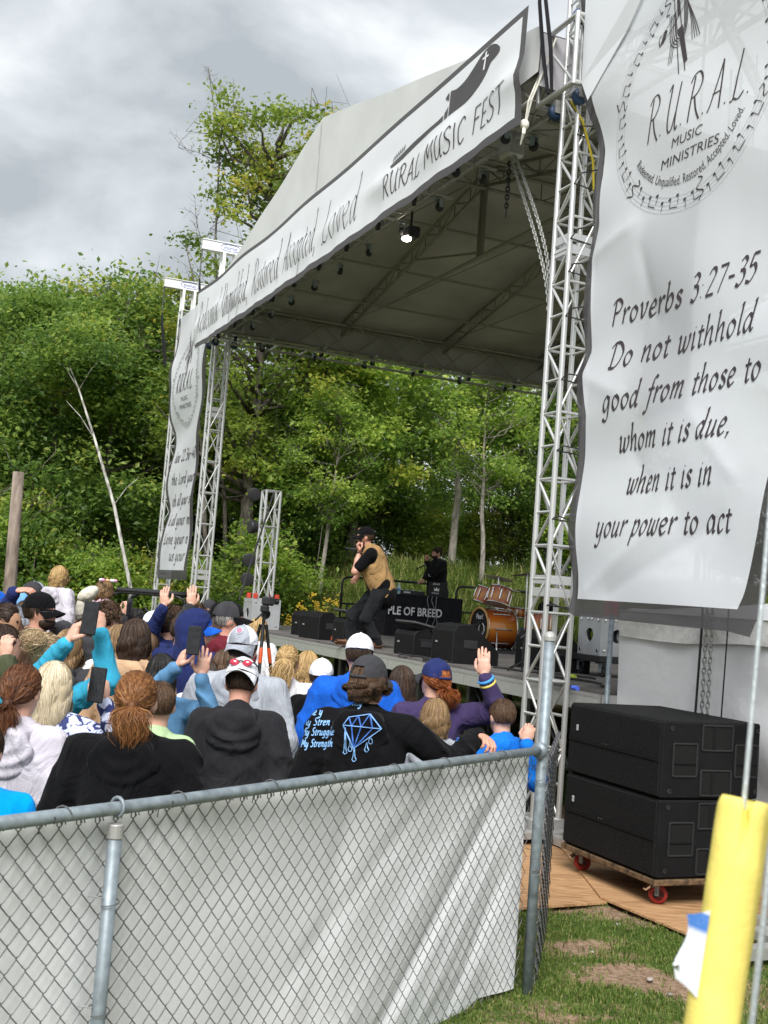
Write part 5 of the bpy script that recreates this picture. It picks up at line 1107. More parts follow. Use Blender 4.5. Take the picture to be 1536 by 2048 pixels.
for i, z in enumerate((2.28, 1.72, 1.15, .82)):
    c = S(LU+.2, LV-.24, DZ+z); e = empty('par_light', c, ['topmost', 'second highest', 'third', 'lowest'][i]+' round black stage light on the short light tower', 'stage light', 'lights on the short tower')
    d0 = -DD*.25-FD*.9+A3(0, 0, -.12); 
    if i == 1: d0 = -DD*.95-FD*.1
    MB().lathe([(.03, -.16), (.085, -.12), (.115, -.02), (.118, .04), (.10, .045)], c, d0, 20).build('housing', BLACK, e, True); l_ = MB().lathe([(0, .035), (.1, .035)], c, d0, 20).build('lens_plate', BLKM, e)
    aa, bb, dd_ = frame_of(d0); mb = MB()
    for k in range(12):
        rr, th = (.035, k*2*pi/4) if k < 4 else (.075, k*2*pi/8); mb.lathe([(.013, 0), (.011, .006), (0, .008)], c+dd_*.036+aa*rr*math.cos(th)+bb*rr*math.sin(th), d0, 8)
    tag(mb.build('led_lenses', M('led_glass', (.5, .52, .55), rough=.15), l_), kind='stuff')
    rod('yoke', c, S(LU+.13, LV-.12, DZ+z+.02), .014, BLKM, e)
# DJ table
TU, TV0, TV1 = 11.0, 3.1, 4.62
e = empty('dj_table', S(TU, 3.85, DZ), 'folding table under a fitted black cloth with white lettering', 'table'); th_ = .77
V = []; 
for i in range(21):
    v = TV0+(TV1-TV0)*i/20
    for j in range(9): z = th_*j/8; fl = .06*(1-j/8)*(.4+.6*abs(math.cos(i*.9))); V.append(S(TU-.36-fl*.5+.02*math.sin(i*1.3)*(1-j/8), v+(.05*(1-j/8))*((i/20)-.5), DZ+z))
f = [(i*9+j, (i+1)*9+j, (i+1)*9+j+1, i*9+j+1) for i in range(20) for j in range(8)]; TC = cloth('table_black', (.02, .02, .024)); tc_ = new_obj('tablecloth', mesh_from('tablecloth', V, f), TC, e, True)
MB().box(S(TU, (TV0+TV1)/2, DZ+th_-.01), (.74, TV1-TV0, .03), RSP, bev=.008).build('tabletop', TC, e)
MB().prism([(0, 0), (.74, 0), (.74, th_), (0, th_)], S(TU-.37, TV1+.01, DZ), FD, ZZ, DD*.012).build('cloth_end', TC, e); MB().prism([(0, 0), (.74, 0), (.74, th_), (0, th_)], S(TU-.37, TV0-.022, DZ), FD, ZZ, DD*.012).build('cloth_end', TC, e)
printed('PLE OF BREED', -.12, .98, .40, .155, lambda x, y: S(TU-.42, TV0+.12+x, DZ+y), tc_, M('print_white', (.8, .8, .82)), bold=.02)
def thing1(name, mb, mat, label, cat, group=None, smooth=False): return tag(mb.build(name, mat, None, smooth), label, cat, group)
mx_ = empty('dj_mixer', S(TU, 3.65, DZ+th_), 'black DJ mixer on the cloth covered table', 'mixer'); MB().box(S(TU, 3.62, DZ+th_+.045), (.4, .62, .08), RSP, bev=.01).build('body', BLACK, mx_)
mb = MB(); 
for i in range(18): mb.cyl(S(TU-.15+.1*(i % 4), 3.36+.03*i, DZ+th_+.085), S(TU-.15+.1*(i % 4), 3.36+.03*i, DZ+th_+.11), .011, n=8)
tag(mb.build('knobs', ALUD, mx_), kind='stuff'); MB().box(S(TU-.2, 3.55, DZ+th_+.05), (.006, .14, .03), RSP).build('panel', M('led_glass', (.5, .52, .55)), mx_)
lp = empty('laptop', S(TU-.05, 4.2, DZ+th_), 'black laptop with white crown sticker on its lid', 'laptop'); MB().box(S(TU+.05, 4.22, DZ+th_+.015), (.26, .38, .02), RSP, bev=.004).build('base', BLKM, lp); ld = MB().box(S(TU-.12, 4.22, DZ+th_+.15), (.012, .40, .28), RSP @ roty(.12), bev=.004).build('lid', BLKM, lp)
WP = M('print_white', (.8, .8, .82)); fl_ = lambda x, y: S(TU-.135+.12*(y-.15)*0, 4.22+x, DZ+th_+y)
printed('JESUS', -.09, .06, .235, .035, lambda x, y: S(TU-.142, 4.19+x, DZ+th_+y), ld, WP); printed('KING', -.09, .06, .06, .035, lambda x, y: S(TU-.128, 4.19+x, DZ+th_+y), ld, WP)
mb = MB(); mb.prism([(-.05, .12), (.05, .12), (.055, .18), (.03, .15), (0, .19), (-.03, .15), (-.055, .18)], S(TU-.14, 4.19, DZ+th_), DD, ZZ, -FD*.002); mb.build('crown_sticker', WP, ld)
BOT = M('bottle_plastic', (.55, .68, .75), rough=.12, var=.15, spec=.6)
for i in range(2):
    c = S(TU-.2, 3.28+.1*i, DZ+th_); b_ = empty('water_bottle', c, ['left', 'right'][i]+' one of two clear water bottles on the DJ table', 'bottle', 'water bottles on the DJ table'); MB().lathe([(.028, .0), (.032, .02), (.032, .13), (.026, .16), (.012, .185), (.012, .2)], c, ZZ, 12).build('body', BOT, b_, True); MB().lathe([(.0325, .06), (.0325, .11)], c, ZZ, 12).build('wrapper', M('wrap_blue', (.12, .3, .55)), b_); MB().lathe([(.014, .198), (.014, .215), (0, .215)], c, ZZ, 10).build('lid', WHITEP, b_)
for i in range(3):
    v = 3.9+.09*i; P = [S(TU-.40, v, DZ+th_+.01), S(TU-.44, v-.03, DZ+th_-.08), S(TU-.45, v+.02+.05*math.sin(i*2), DZ+.45), S(TU-.45, v+.04*(i-1), DZ+.2), S(TU-.44, v+.06, DZ+.12)]; thing1('hanging_cable', MB().tube(crom(P, 5), .006, 5), M('cable_grey', (.3, .3, .3)), ['left', 'middle', 'right'][i]+' grey cable hanging over the front of the DJ table', 'cable', 'cables on the DJ table', True)
# ------------------------------------------------------------------ drum kit
DU, DV = 7.0, 3.05
dk = empty('drum_kit', S(DU, DV+.4, DZ), 'sunburst orange drum kit with black bass drum head', 'drum kit')
m, nt, b, o = nodes('drum_sunburst'); g = noise(nt, 6, 3, stretch=(1, 1, 1)); t_ = nt.nodes.new('ShaderNodeTexCoord'); sp = nt.nodes.new('ShaderNodeSeparateXYZ'); nt.links.new(t_.outputs['Generated'], sp.inputs[0])
nt.links.new(ramp(nt, sp.outputs[2], [(0, (.22, .035, .008)), (.3, (.52, .13, .015)), (.55, (.66, .25, .03)), (.8, (.48, .11, .012)), (1, (.18, .025, .006))]), b.inputs['Base Color']); b.inputs['Roughness'].default_value = .18; b.inputs['Coat Weight'].default_value = .5; SUNB = m
HEADW = M('drum_head', (.75, .74, .70), rough=.5); 
def drum(c, ax, r, L, part, headm, n=28):
    a, b_, d = frame_of(ax); c = np.array(c); sh = MB().lathe([(r, -L/2), (r, L/2)], c, ax, n); s_ = MB().lathe([(r*.99, -L/2), (r, -L/2+.01), (r, L/2-.01), (r*.99, L/2)], c, ax, n).build(part, SUNB, dk, True)
    for sg in (-1, 1):
        MB().tube([c+d*sg*L/2+(a*math.cos(t)+b_*math.sin(t))*(r+.008) for t in np.linspace(0, 2*pi, n, endpoint=False)], .011, 6, closed=True).build('hoop', CHROME, s_, True); MB().lathe([(0, sg*(L/2+.004)), (r, sg*(L/2+.004))], c, ax, n).build('head', headm, s_)
    for k in range(8):
        t = 2*pi*k/8; p = c+(a*math.cos(t)+b_*math.sin(t))*(r+.012); rod('lug', p-d*L*.3, p+d*L*.3, .011, CHROME, s_, 6)
    return s_
kd = S(DU, DV+.28, DZ+.33); kick = drum(kd, DD, .30, .50, 'bass_drum', BLACK)
MB().tube([kd-DD*.262+(FD*math.cos(t)+ZZ*math.sin(t))*.302 for t in np.linspace(0, 2*pi, 32, endpoint=False)], .019, 6, closed=True).build('wood_hoop', M('hoop_wood', (.5, .28, .09), rough=.3), kick, True)
MB().tube([kd-DD*.262+(-FD*.09-ZZ*.02)+(FD*math.cos(t)+ZZ*math.sin(t))*.085 for t in np.linspace(0, 2*pi, 20, endpoint=False)], .008, 5, closed=True).build('port_ring', WHITEP, kick, True)
printed('Pearl', -.1, .1, .13, .085, lambda x, y: kd-DD*.263-FD*x*1.0+ZZ*y, kick, WP, shear=.15)
for sg in (-1, 1): rod('spur', kd+FD*sg*.29-ZZ*.05-DD*.1, S(DU+sg*.42, DV+.12, DZ), .011, CHROME, kick)
drum(S(DU+.17, DV+.18, DZ+.83), ZZ+DD*.26-FD*.1, .15, .24, 'rack_tom', HEADW); drum(S(DU-.22, DV+.22, DZ+.83), ZZ+DD*.28+FD*.1, .165, .26, 'rack_tom', HEADW)
drum(S(DU-.55, DV+.75, DZ+.42), ZZ, .20, .40, 'floor_tom', HEADW); drum(S(DU+.35, DV+.85, DZ+.60), ZZ+DD*.05, .18, .15, 'snare_drum', HEADW)
rod('tom_post', S(DU, DV+.3, DZ+.62), S(DU, DV+.3, DZ+.9), .02, CHROME, dk)
BRZ = M('cymbal_bronze', (.70, .62, .42), rough=.4, metal=.35); CYD = M('cymbal_dark', (.20, .15, .12), rough=.45, metal=.5)
for (du, dv, z, r_, tilt, mt) in ((-.05, .28, 1.12, .23, A3(.15, .1, 1), BRZ), (-.45, .55, 1.2, .25, A3(-.1, .05, 1), CYD), (.5, .8, .95, .18, ZZ, BRZ), (-.75, .5, 1.16, .22, A3(.1, -.05, 1), CYD)):
    c = S(DU+du, DV+dv, DZ+z); cy = MB().lathe([(0, .022), (.03, .02), (.04, .008), (r_*.7, -.004), (r_, -.014), (r_, -.016), (.03, .004)], c, tilt, 26).build('cymbal', mt, dk, True); rod('stand', c, S(DU+du, DV+dv+.02, DZ+.3), .012, CHROME, cy)
    for k in range(3): t = k*2.1+du*5; rod('stand_leg', S(DU+du, DV+dv+.02, DZ+.34), S(DU+du+.28*math.cos(t), DV+dv+.02+.28*math.sin(t), DZ+.01), .009, CHROME, cy)
MB().lathe([(.05, 0), (.16, .0), (.16, .07), (.05, .08)], S(DU+.05, DV+1.15, DZ+.45), ZZ, 16).build('stool_seat', BLACK, dk); rod('stool_post', S(DU+.05, DV+1.15, DZ), S(DU+.05, DV+1.15, DZ+.46), .02, CHROME, dk)
o_ = MB().box(S(DU-.2, DV+.6, DZ+.006), (2.0, 1.9, .01), RSP).build('drum_rug', cloth('rug', (.02, .02, .022))); tag(o_, 'black rug under the drum kit', 'rug')
# mic stands
def mic_stand(u, v, h, label, boom):
    e = empty('mic_stand', S(u, v, DZ), label, 'mic stand', 'microphone stands'); rod('pole', S(u, v, DZ), S(u, v, DZ+h), .01, BLKM, e); rod('boom', S(u, v, DZ+h), S(u+boom[0], v+boom[1], DZ+h+boom[2]), .008, BLKM, e)
    for k in range(3): rod('leg', S(u, v, DZ+.1), S(u+.28*math.cos(k*2.1), v+.28*math.sin(k*2.1), DZ+.01), .008, BLKM, e)
    MB().lathe([(.012, -.08), (.014, .02), (.026, .05), (.024, .08), (0, .09)], S(u+boom[0], v+boom[1], DZ+h+boom[2]), A3(.3, .3, .2), 12).build('microphone', BLACK, e, True)
mic_stand(DU-.2, DV-.3, .3, 'low mic stand in front of the bass drum', (.1, .25, .08)); mic_stand(1.7, .75, .25, 'short mic stand on the deck right of the raised hand', (.15, .1, .12)); mic_stand(DU-.35, DV+.9, 1.5, 'tall mic stand behind the cymbals', (.0, .0, .1))
MB_ = MB().box(S(DU-.5, DV+.62, DZ+1.55), (.1, .06, .32), RSP, bev=.02); thing1('hanging_mic', MB_, BLACK, 'dark upright panel above the cymbals', 'panel')
# equipment table at the right rear
e = empty('equipment_table', S(2.2, 3.4, DZ), 'white topped equipment table behind the right tower', 'table'); MB().box(S(2.0, 3.3, DZ+.74), (1.9, .75, .04), RSP, bev=.008).build('tabletop', WHITEP, e)
for a in (-.85, .85):
    for b2 in (-.3, .3): rod('leg', S(2.0+a, 3.3+b2, DZ), S(2.0+a, 3.3+b2, DZ+.73), .018, BLKM, e)
thing1('equipment_case', MB().box(S(2.3, 3.3, DZ+.86), (.7, .5, .2), RSP, bev=.02), BLACK, 'black equipment case on the table behind the right tower', 'case'); thing1('equipment_case', MB().box(S(1.9, 3.2, DZ+.3), (.6, .5, .5), RSP, bev=.02), BLACK, 'black case standing under the equipment table', 'case')
thing1('red_clamp', MB().box(S(BU_, BV_, DZ+.72), (.05, .05, .16), RSP, bev=.008).box(S(BU_-.08, BV_, DZ+.78), (.12, .05, .05), RSP, bev=.008).box(S(BU_-.14, BV_, DZ+.72), (.05, .05, .16), RSP, bev=.008), RED, 'red clamp standing on the grey corner block', 'clamp')
# tripod in front of the stage
tb = aty(520, 1330, 10.2); tx, ty = tb[0], tb[1]; ttz = float(aty(527, 1222, 10.2)[2])
e = empty('tripod', (tx, ty, 0), 'black and orange tripod standing among the crowd before the stage', 'tripod'); ORG_ = M('tripod_orange', (.55, .08, .02), rough=.4)
for k in range(3):
    t = .6+k*2.094; top = A3(tx+.03*math.cos(t), ty+.03*math.sin(t), ttz-.12); bt = A3(tx+.38*math.cos(t), ty+.38*math.sin(t), 0); md = top+(bt-top)*.35; l_ = rod('leg', top, md, .015, BLKM, e); rod('leg_section', md, bt, .011, ORG_, l_); rod('leg_band', top+(bt-top)*.12, top+(bt-top)*.2, .017, ORG_, l_)
rod('column', A3(tx, ty, ttz-.3), A3(tx, ty, ttz), .015, BLKM, e); MB().box(A3(tx, ty, ttz+.02), (.07, .1, .06), bev=.01).build('head', BLKM, e); rod('pan_handle', A3(tx, ty, ttz), A3(tx-.05, ty-.22, ttz-.08), .008, BLKM, e)
o_ = MB().box(A3(tx+.02, ty+.05, ttz+.09), (.07, .16, .08), rotz(.5), bev=.015).build('video_camera', BLACK); tag(o_, 'small black video camera mounted on the tripod', 'camera'); MB().lathe([(.025, 0), (.03, .06), (.024, .065)], A3(tx+.06, ty+.12, ttz+.09), A3(.4, .9, 0), 14).build('lens', BLKM, o_)
# long black pole leaning beside the light tower, and yellow post
thing1('leaning_pole', MB().cyl(aty(478, 1200, 17.5), aty(548, 985, 17.9), .016), RUBBER, 'thin black pole slanting across the short light tower', 'pole')
thing1('yellow_post', MB().cyl(aty(642, 1232, 25), aty(629, 1202, 25), .035), M('post_yellow', (.75, .50, .04), rough=.5), 'short yellow post leaning behind the stage monitors', 'post')
for px_, py_, mt, lb in ((1155, 1385, M('cap_blue', (.05, .1, .5)), 'small blue plug on the deck edge behind the right tower'), (1150, 1362, M('plug_lime', (.45, .6, .05)), 'lime green cable plug on the deck behind the right tower')):
    p = atz(px_, py_-8, DZ+.03); thing1('cable_plug', MB().cyl(p, p+FD*.07, .02), mt, lb, 'plug')
# ------------------------------------------------------------------ people: signed distance bodies
def sdf_mesh(prims, vox, k=.03, fold=None):
    lo = np.full(3, 1e9); hi = -lo; 
    for p in prims:
        if p[0] == 'sub': continue
        if p[0] == 'cap': q = np.array([p[1], p[2]]); m_ = max(p[3], p[4]); lo = np.minimum(lo, q.min(0)-m_); hi = np.maximum(hi, q.max(0)+m_)
        else: m_ = max(p[2]); lo = np.minimum(lo, np.array(p[1])-m_); hi = np.maximum(hi, np.array(p[1])+m_)
    lo -= .03; hi += .03; n = np.ceil((hi-lo)/vox).astype(int)+1
    ax = [lo[i]+vox*np.arange(n[i]) for i in range(3)]; G = np.full(n, .2, np.float32)
    for p in prims:
        sub = p[0] == 'sub'
        if p[0] == 'cap': q = np.array([p[1], p[2]]); m_ = max(p[3], p[4]); a, b = q.min(0)-m_, q.max(0)+m_
        else: m_ = max(p[2]); a, b = np.array(p[1])-m_, np.array(p[1])+m_
        pad = .09; i0 = np.maximum(0, np.floor((a-pad-lo)/vox).astype(int)); i1 = np.minimum(n, np.ceil((b+pad-lo)/vox).astype(int)+1)
        sl = tuple(slice(i0[j], i1[j]) for j in range(3))
        if any(i1[j] <= i0[j] for j in range(3)): continue
        X = ax[0][sl[0]][:, None, None]; Y = ax[1][sl[1]][None, :, None]; Z = ax[2][sl[2]][None, None, :]
        if p[0] == 'cap':
            sq = p[5] if len(p) > 5 else 1.0; A = np.array(p[1], float); B = np.array(p[2], float); d = (B-A)*[1, sq, 1]; dd_ = d@d+1e-9
            x, y, z = X-A[0], (Y-A[1])*sq, Z-A[2]; h = np.clip((x*d[0]+y*d[1]+z*d[2])/dd_, 0, 1)
            D_ = np.sqrt((x-h*d[0])**2+(y-h*d[1])**2+(z-h*d[2])**2)-(p[3]+(p[4]-p[3])*h)
        else:
            c = np.array(p[1], float); r = np.array(p[2], float); R = p[3] if len(p) > 3 and p[3] is not None else None; x, y, z = X-c[0], Y-c[1], Z-c[2]
            if R is not None: R = np.array(R); x, y, z = R[0, 0]*x+R[1, 0]*y+R[2, 0]*z, R[0, 1]*x+R[1, 1]*y+R[2, 1]*z, R[0, 2]*x+R[1, 2]*y+R[2, 2]*z
            k0 = np.sqrt((x/r[0])**2+(y/r[1])**2+(z/r[2])**2); k1 = np.sqrt((x/r[0]**2)**2+(y/r[1]**2)**2+(z/r[2]**2)**2)+1e-6; D_ = k0*(k0-1)/k1
        g = G[sl]
        if sub: G[sl] = np.maximum(g, -D_)
        else:
            kk = p[6] if p[0] == 'cap' and len(p) > 6 else k; h = np.clip(.5+.5*(D_-g)/kk, 0, 1); G[sl] = D_*(1-h)+g*h-kk*h*(1-h)
    if fold is not None:
        nr = np.abs(G) < .03; I = np.argwhere(nr); P = lo+I*vox; G[nr] += fold(P).astype(np.float32)
    ins = G < 0; nx, ny, nz = G.shape
    acc = np.zeros((nx-1, ny-1, nz-1, 3), np.float32); cnt = np.zeros((nx-1, ny-1, nz-1), np.int16)
    for a in range(3):
        s0 = [slice(None)]*3; s1 = [slice(None)]*3; s0[a] = slice(0, -1); s1[a] = slice(1, None); g0, g1 = G[tuple(s0)], G[tuple(s1)]; cr_ = (g0 < 0) != (g1 < 0); t = np.where(cr_, g0/(g0-g1+1e-12), 0)
        o1, o2 = [j for j in range(3) if j != a]
        for d1 in (0, 1):
            for d2 in (0, 1):
                sl = [slice(None)]*3; sl[o1] = slice(d1, (n[o1]-1)+d1); sl[o2] = slice(d2, (n[o2]-1)+d2); c_ = cr_[tuple(sl)]; cnt += c_; acc[..., a] += np.where(c_, t[tuple(sl)], 0); acc[..., o1] += c_*d1; acc[..., o2] += c_*d2
    act = cnt > 0; idx = np.full(act.shape, -1, np.int64); I = np.argwhere(act); idx[act] = np.arange(len(I)); V = lo+(I+acc[act]/cnt[act][:, None])*vox; F = []
    for a in range(3):
        s0 = [slice(None)]*3; s1 = [slice(None)]*3; s0[a] = slice(0, -1); s1[a] = slice(1, None); i0, i1 = ins[tuple(s0)], ins[tuple(s1)]; o1, o2 = (a+1) % 3, (a+2) % 3
        E_ = np.argwhere(i0 != i1); E_ = E_[(E_[:, o1] > 0) & (E_[:, o2] > 0) & (E_[:, o1] < n[o1]-1) & (E_[:, o2] < n[o2]-1)]
        if not len(E_): continue
        e1 = np.eye(3, dtype=int)[o1]; e2 = np.eye(3, dtype=int)[o2]; q = np.stack([idx[tuple((E_-e1-e2).T)], idx[tuple((E_-e2).T)], idx[tuple(E_.T)], idx[tuple((E_-e1).T)]], -1)
        fl = i1[tuple(E_.T)]; q[fl] = q[fl][:, ::-1]; F.append(q)
    return V, np.vstack(F)
def skin(name, col):
    m, nt, b, o = nodes(name); nt.links.new(ramp(nt, noise(nt, 14, 4), [(.3, tuple(np.array(col)*A3(.95, .85, .82))), (.7, tuple(np.array(col)*1.05))]), b.inputs['Base Color']); b.inputs['Roughness'].default_value = .5; b.inputs['Subsurface Weight'].default_value = .15; b.inputs['Subsurface Radius'].default_value = (.02, .008, .005); b.inputs['Subsurface Scale'].default_value = .5
    bump(nt, b, noise(nt, 90, 4), .15, .003); return m
SK = {'a': skin('skin_fair', (.60, .36, .27)), 'b': skin('skin_ruddy', (.56, .30, .22)), 'c': skin('skin_tan', (.42, .24, .15))}
_H = {}
def hairmat(c0, c1, c2):
    k = (c0, c1, c2)
    if k in _H: return _H[k]
    m, nt, b, o = nodes('hair_%d' % len(_H)); a = nt.nodes.new('ShaderNodeAttribute'); a.attribute_name = 'tint'; nt.links.new(ramp(nt, a.outputs['Fac'], [(.1, c0), (.5, c1), (.95, c2)]), b.inputs['Base Color']); b.inputs['Roughness'].default_value = .58; b.inputs['Specular IOR Level'].default_value = .3; _H[k] = m; return m
HC = {'auburn': ((.035, .012, .006), (.10, .035, .014), (.25, .10, .04)), 'ginger': ((.06, .02, .006), (.17, .065, .018), (.36, .17, .06)), 'platinum': ((.30, .22, .12), (.62, .52, .36), (.80, .74, .60)), 'blond': ((.16, .09, .035), (.42, .27, .11), (.66, .48, .24)), 'darkblond': ((.06, .035, .018), (.20, .12, .055), (.42, .28, .14)),
      'brown': ((.012, .007, .005), (.035, .019, .012), (.09, .05, .03)), 'midbrown': ((.022, .012, .007), (.07, .038, .02), (.16, .09, .05)), 'black': ((.004, .004, .004), (.010, .009, .009), (.04, .035, .033)), 'grey': ((.10, .09, .085), (.25, .235, .22), (.42, .40, .38)), 'red': ((.10, .02, .006), (.26, .07, .018), (.45, .17, .05)), 'bleach': ((.05, .03, .018), (.34, .23, .12), (.66, .54, .36))}
HCN = A3(0, -.012, 1.652); HR = A3(.083, .104, .099)
def strands(style, L, n, seed, tie=None):
    r = np.random.default_rng(seed); back = A3(0, -1, 0)
    d = r.normal(size=(n*4, 3)); d /= np.linalg.norm(d, axis=1)[:, None]
    d = d[((d[:, 2] > -.25) & (d[:, 1] < .35)) | (d[:, 2] > .45)]; d = d[:n]; n = len(d)
    ph = np.arccos(np.clip(d[:, 2], -1, 1)); az = np.arctan2(d[:, 1], d[:, 0]); P = []
    sh = lambda ph_, az_, k=1.0: HCN+np.stack([np.sin(ph_)*np.cos(az_), np.sin(ph_)*np.sin(az_), np.cos(ph_)], -1)*HR*k
    jit = lambda s: r.normal(size=(n, 3))*s
    if style == 'short':
        da = r.normal(size=n)*.25
        for j in range(4): P.append(sh(ph+.16*j*(1+.2*r.random(n)), az+da*j*.15, 1.0+.02*j+.015*r.random(n)[:, None]))
        w = .0045
    elif style == 'curly':
        for j in range(6): P.append(sh(ph, az, 1.02+.05*j)+np.stack([np.cos(j*1.7+az*9), np.sin(j*1.9+ph*9), np.sin(j*1.3+az*7)], -1)*.012+jit(.002))
        w = .006
    elif style in ('long', 'bob', 'wavy'):
        keep_az = az; pe = np.maximum(ph, 1.75)+.1*r.random(n); k = 1.03+.09*r.random(n)
        for j in range(5): t = j/4; P.append(sh(ph+(pe-ph)*t, keep_az, (1.0+(k-1)*t)[:, None]))
        base = P[-1]; base_dir = (base-HCN)*[1, 1, 0]; bl = np.linalg.norm(base_dir, axis=1)[:, None]+1e-6; ll = L*r.uniform(.75, 1.08, n)
        amp = {'long': .008, 'bob': .010, 'wavy': .018}[style]
        for j in range(1, 6):
            t = j/5; off = base_dir/bl*(.02*math.sin(t*2.2)-(.035*t*t if style == 'bob' else .012*t)); wv = np.stack([np.sin(t*7+az*5), np.cos(t*8+az*3), 0*az], -1)*amp; q = base+off-ZZ*(ll*t)[:, None]+wv; q[:, 1] = np.where(q[:, 2] < 1.50, np.minimum(q[:, 1], -.055-.03*np.clip((1.5-q[:, 2])/.1, 0, 1)+.03*np.abs(q[:, 0])/.1), q[:, 1]); P.append(q)
        w = .0055
    elif style in ('pony', 'bun'):
        T = HCN+A3(0, -.118, .0) if tie is None else np.array(tie); s0 = sh(ph, az, 1.01); td = (T-HCN)/HR; td /= np.linalg.norm(td)
        for j in range(5):
            t = j/4; q = d*(1-t)+td*t; q /= np.linalg.norm(q, axis=1)[:, None]+1e-6; P.append(HCN+q*HR*(1.02+.03*math.sin(pi*t)+.012*r.random(n)[:, None]+.03*(r.random(n)[:, None] > .97)*math.sin(pi*t))+(T-(HCN+td*HR*1.02))*t**3+jit(.002))
        if style == 'pony':
            spread = r.normal(size=(n, 2)); wp = r.normal(size=n)*1.2; sd_ = seed*1.0; ll = L*r.uniform(.6, 1.08, n)
            for j in range(1, 7):
                t = j/6; b_ = math.sin(pi*min(t*.9+.08, 1))*.023+.006; P.append(T+np.stack([spread[:, 0]*b_+.010*np.sin(t*11+wp)+.012*np.sin(t*4+sd_), -.035*math.sin(t*2.6)+spread[:, 1]*b_*.7+.009*np.cos(t*10+wp*1.7), -ll*t+.012*math.sin(t*3)], -1))
        else:
            c = T+A3(0, -.03, .02); u_ = r.normal(size=(n, 3)); u_ /= np.linalg.norm(u_, axis=1)[:, None]; v_ = np.cross(u_, r.normal(size=(n, 3))); v_ /= np.linalg.norm(v_, axis=1)[:, None]; rad = L*r.uniform(.5, 1.05, n)[:, None]*(1+.35*(r.random(n)[:, None] > .95)); a0 = r.uniform(0, 6, n)[:, None]
            for j in range(1, 7): P.append(c+(u_*np.cos(a0+j*.55)+v_*np.sin(a0+j*.55))*rad*A3(1.1, .8, .95))
        w = .005
    return np.stack(P, 1), w
def hair_mesh(P, w, seed):
    n, k, _ = P.shape; r = np.random.default_rng(seed); T = np.gradient(P, axis=1); out = P-HCN; sd = np.cross(T, out); sd /= np.linalg.norm(sd, axis=2)[..., None]+1e-9; tw = r.normal(size=(n, 1, 1))*.5; nn_ = np.cross(sd, T); nn_ /= np.linalg.norm(nn_, axis=2)[..., None]+1e-9; sd = sd+nn_*tw; sd /= np.linalg.norm(sd, axis=2)[..., None]+1e-9
    pr = np.interp(np.arange(k), [0, k*.3, k-1], [.7, 1, .25])[None, :, None]*w*r.uniform(.6, 1.3, n)[:, None, None]
    V = np.stack([P-sd*pr, P+sd*pr], 2).reshape(-1, 3); b = (np.arange(n)*k*2)[:, None]; j = np.arange(k-1)[None]*2; q = np.stack([b+j, b+j+1, b+j+3, b+j+2], -1).reshape(-1, 4)
    tint = np.repeat(np.clip(.5+.17*r.normal(size=n), 0, 1), k-1); return V, q, tint
HAND_CACHE = {}
def hand_geo(curl, spread, fist):
    k = (round(curl, 2), round(spread, 2), fist)
    if k in HAND_CACHE: return HAND_CACHE[k]
    pr = [('cap', (0, 0, -.006), (0, 0, .014), .026, .027, 1.25), ('ell', (0, .0, .055), (.042, .019, .052), None), ('ell', (.008, .006, .05), (.033, .018, .045), None), ('cap', (.024, 0, .09), (-.026, 0, .088), .0125, .012), ('cap', (.03, .008, .03), (.022, .008, .06), .016, .013)]
    for i, (x, z, l) in enumerate(((.031, .098, .070), (.0105, .102, .078), (-.0105, .099, .072), (-.030, .09, .057))):
        a = spread*(.22, .07, -.07, -.24)[i]; p = A3(x, 0, z); d = A3(math.sin(a), 0, math.cos(a)); ang = 0; c_ = curl*(1+.06*i)
        for sgm, (f_, r0, r1) in enumerate(((.44, .0098, .0092), (.31, .0092, .0085), (.25, .0085, .0072))):
            ang += c_*(.9, 1.15, .8)[sgm]*1.25; dv_ = A3(d[0]*math.cos(ang), math.sin(ang), d[2]*math.cos(ang)); q = p+dv_*l*f_; pr.append(('cap', p, q, r0, r1, 1.0, .004)); p = q
    tc_ = .9 if fist else .25+curl*.6; t0 = A3(.034, .008, .028); t1 = t0+A3(.030*(1-tc_*.5), .012+.02*tc_, .030); t2 = t1+A3(.012-.03*tc_, .006+.012*tc_, .028); t3 = t2+A3(.003-.022*tc_, .004+.004*tc_, .02)
    pr += [('cap', t0, t1, .014, .0115, 1, .008), ('cap', t1, t2, .0112, .010, 1, .004), ('cap', t2, t3, .010, .008, 1, .004)]
    HAND_CACHE[k] = sdf_mesh(pr, .0052, .008); return HAND_CACHE[k]
def hand_at(wrist, dirv, palm, right, curl, spread, s, fist=False):
    V, F = hand_geo(curl, spread, fist); d = np.array(dirv, float); d /= np.linalg.norm(d); p = np.array(palm, float); p -= d*(p@d); p /= np.linalg.norm(p)+1e-9; x = np.cross(p, d)
    # local x is the thumb side; for the right hand with palm forward(+y) and fingers up the thumb points to -x of the owner
    sx = -1 if right else 1; V = V*[1, 1, 1]; W = wrist+s*(V[:, :1]*x*sx*1.0+V[:, 1:2]*p+V[:, 2:3]*d)
    if np.linalg.det(np.stack([x*sx, p, d], 1)) < 0: F = F[:, ::-1]
    return W, F
def ik(s0, t, l1, l2, pole):
    d = t-s0; L = np.linalg.norm(d); 
    if L > (l1+l2)*.985: t = s0+d/L*(l1+l2)*.985; d = t-s0; L = np.linalg.norm(d)
    a = (l1*l1-l2*l2+L*L)/(2*L); h = math.sqrt(max(l1*l1-a*a, 0)); u = d/L; p = np.array(pole, float); p -= u*(p@u); p /= np.linalg.norm(p)+1e-9; return s0+u*a+p*h, t
PERF = A3(.1, 15.0, 0)
JEANS = cloth('jeans_dark', (.05, .055, .075)); PSEED = [0]
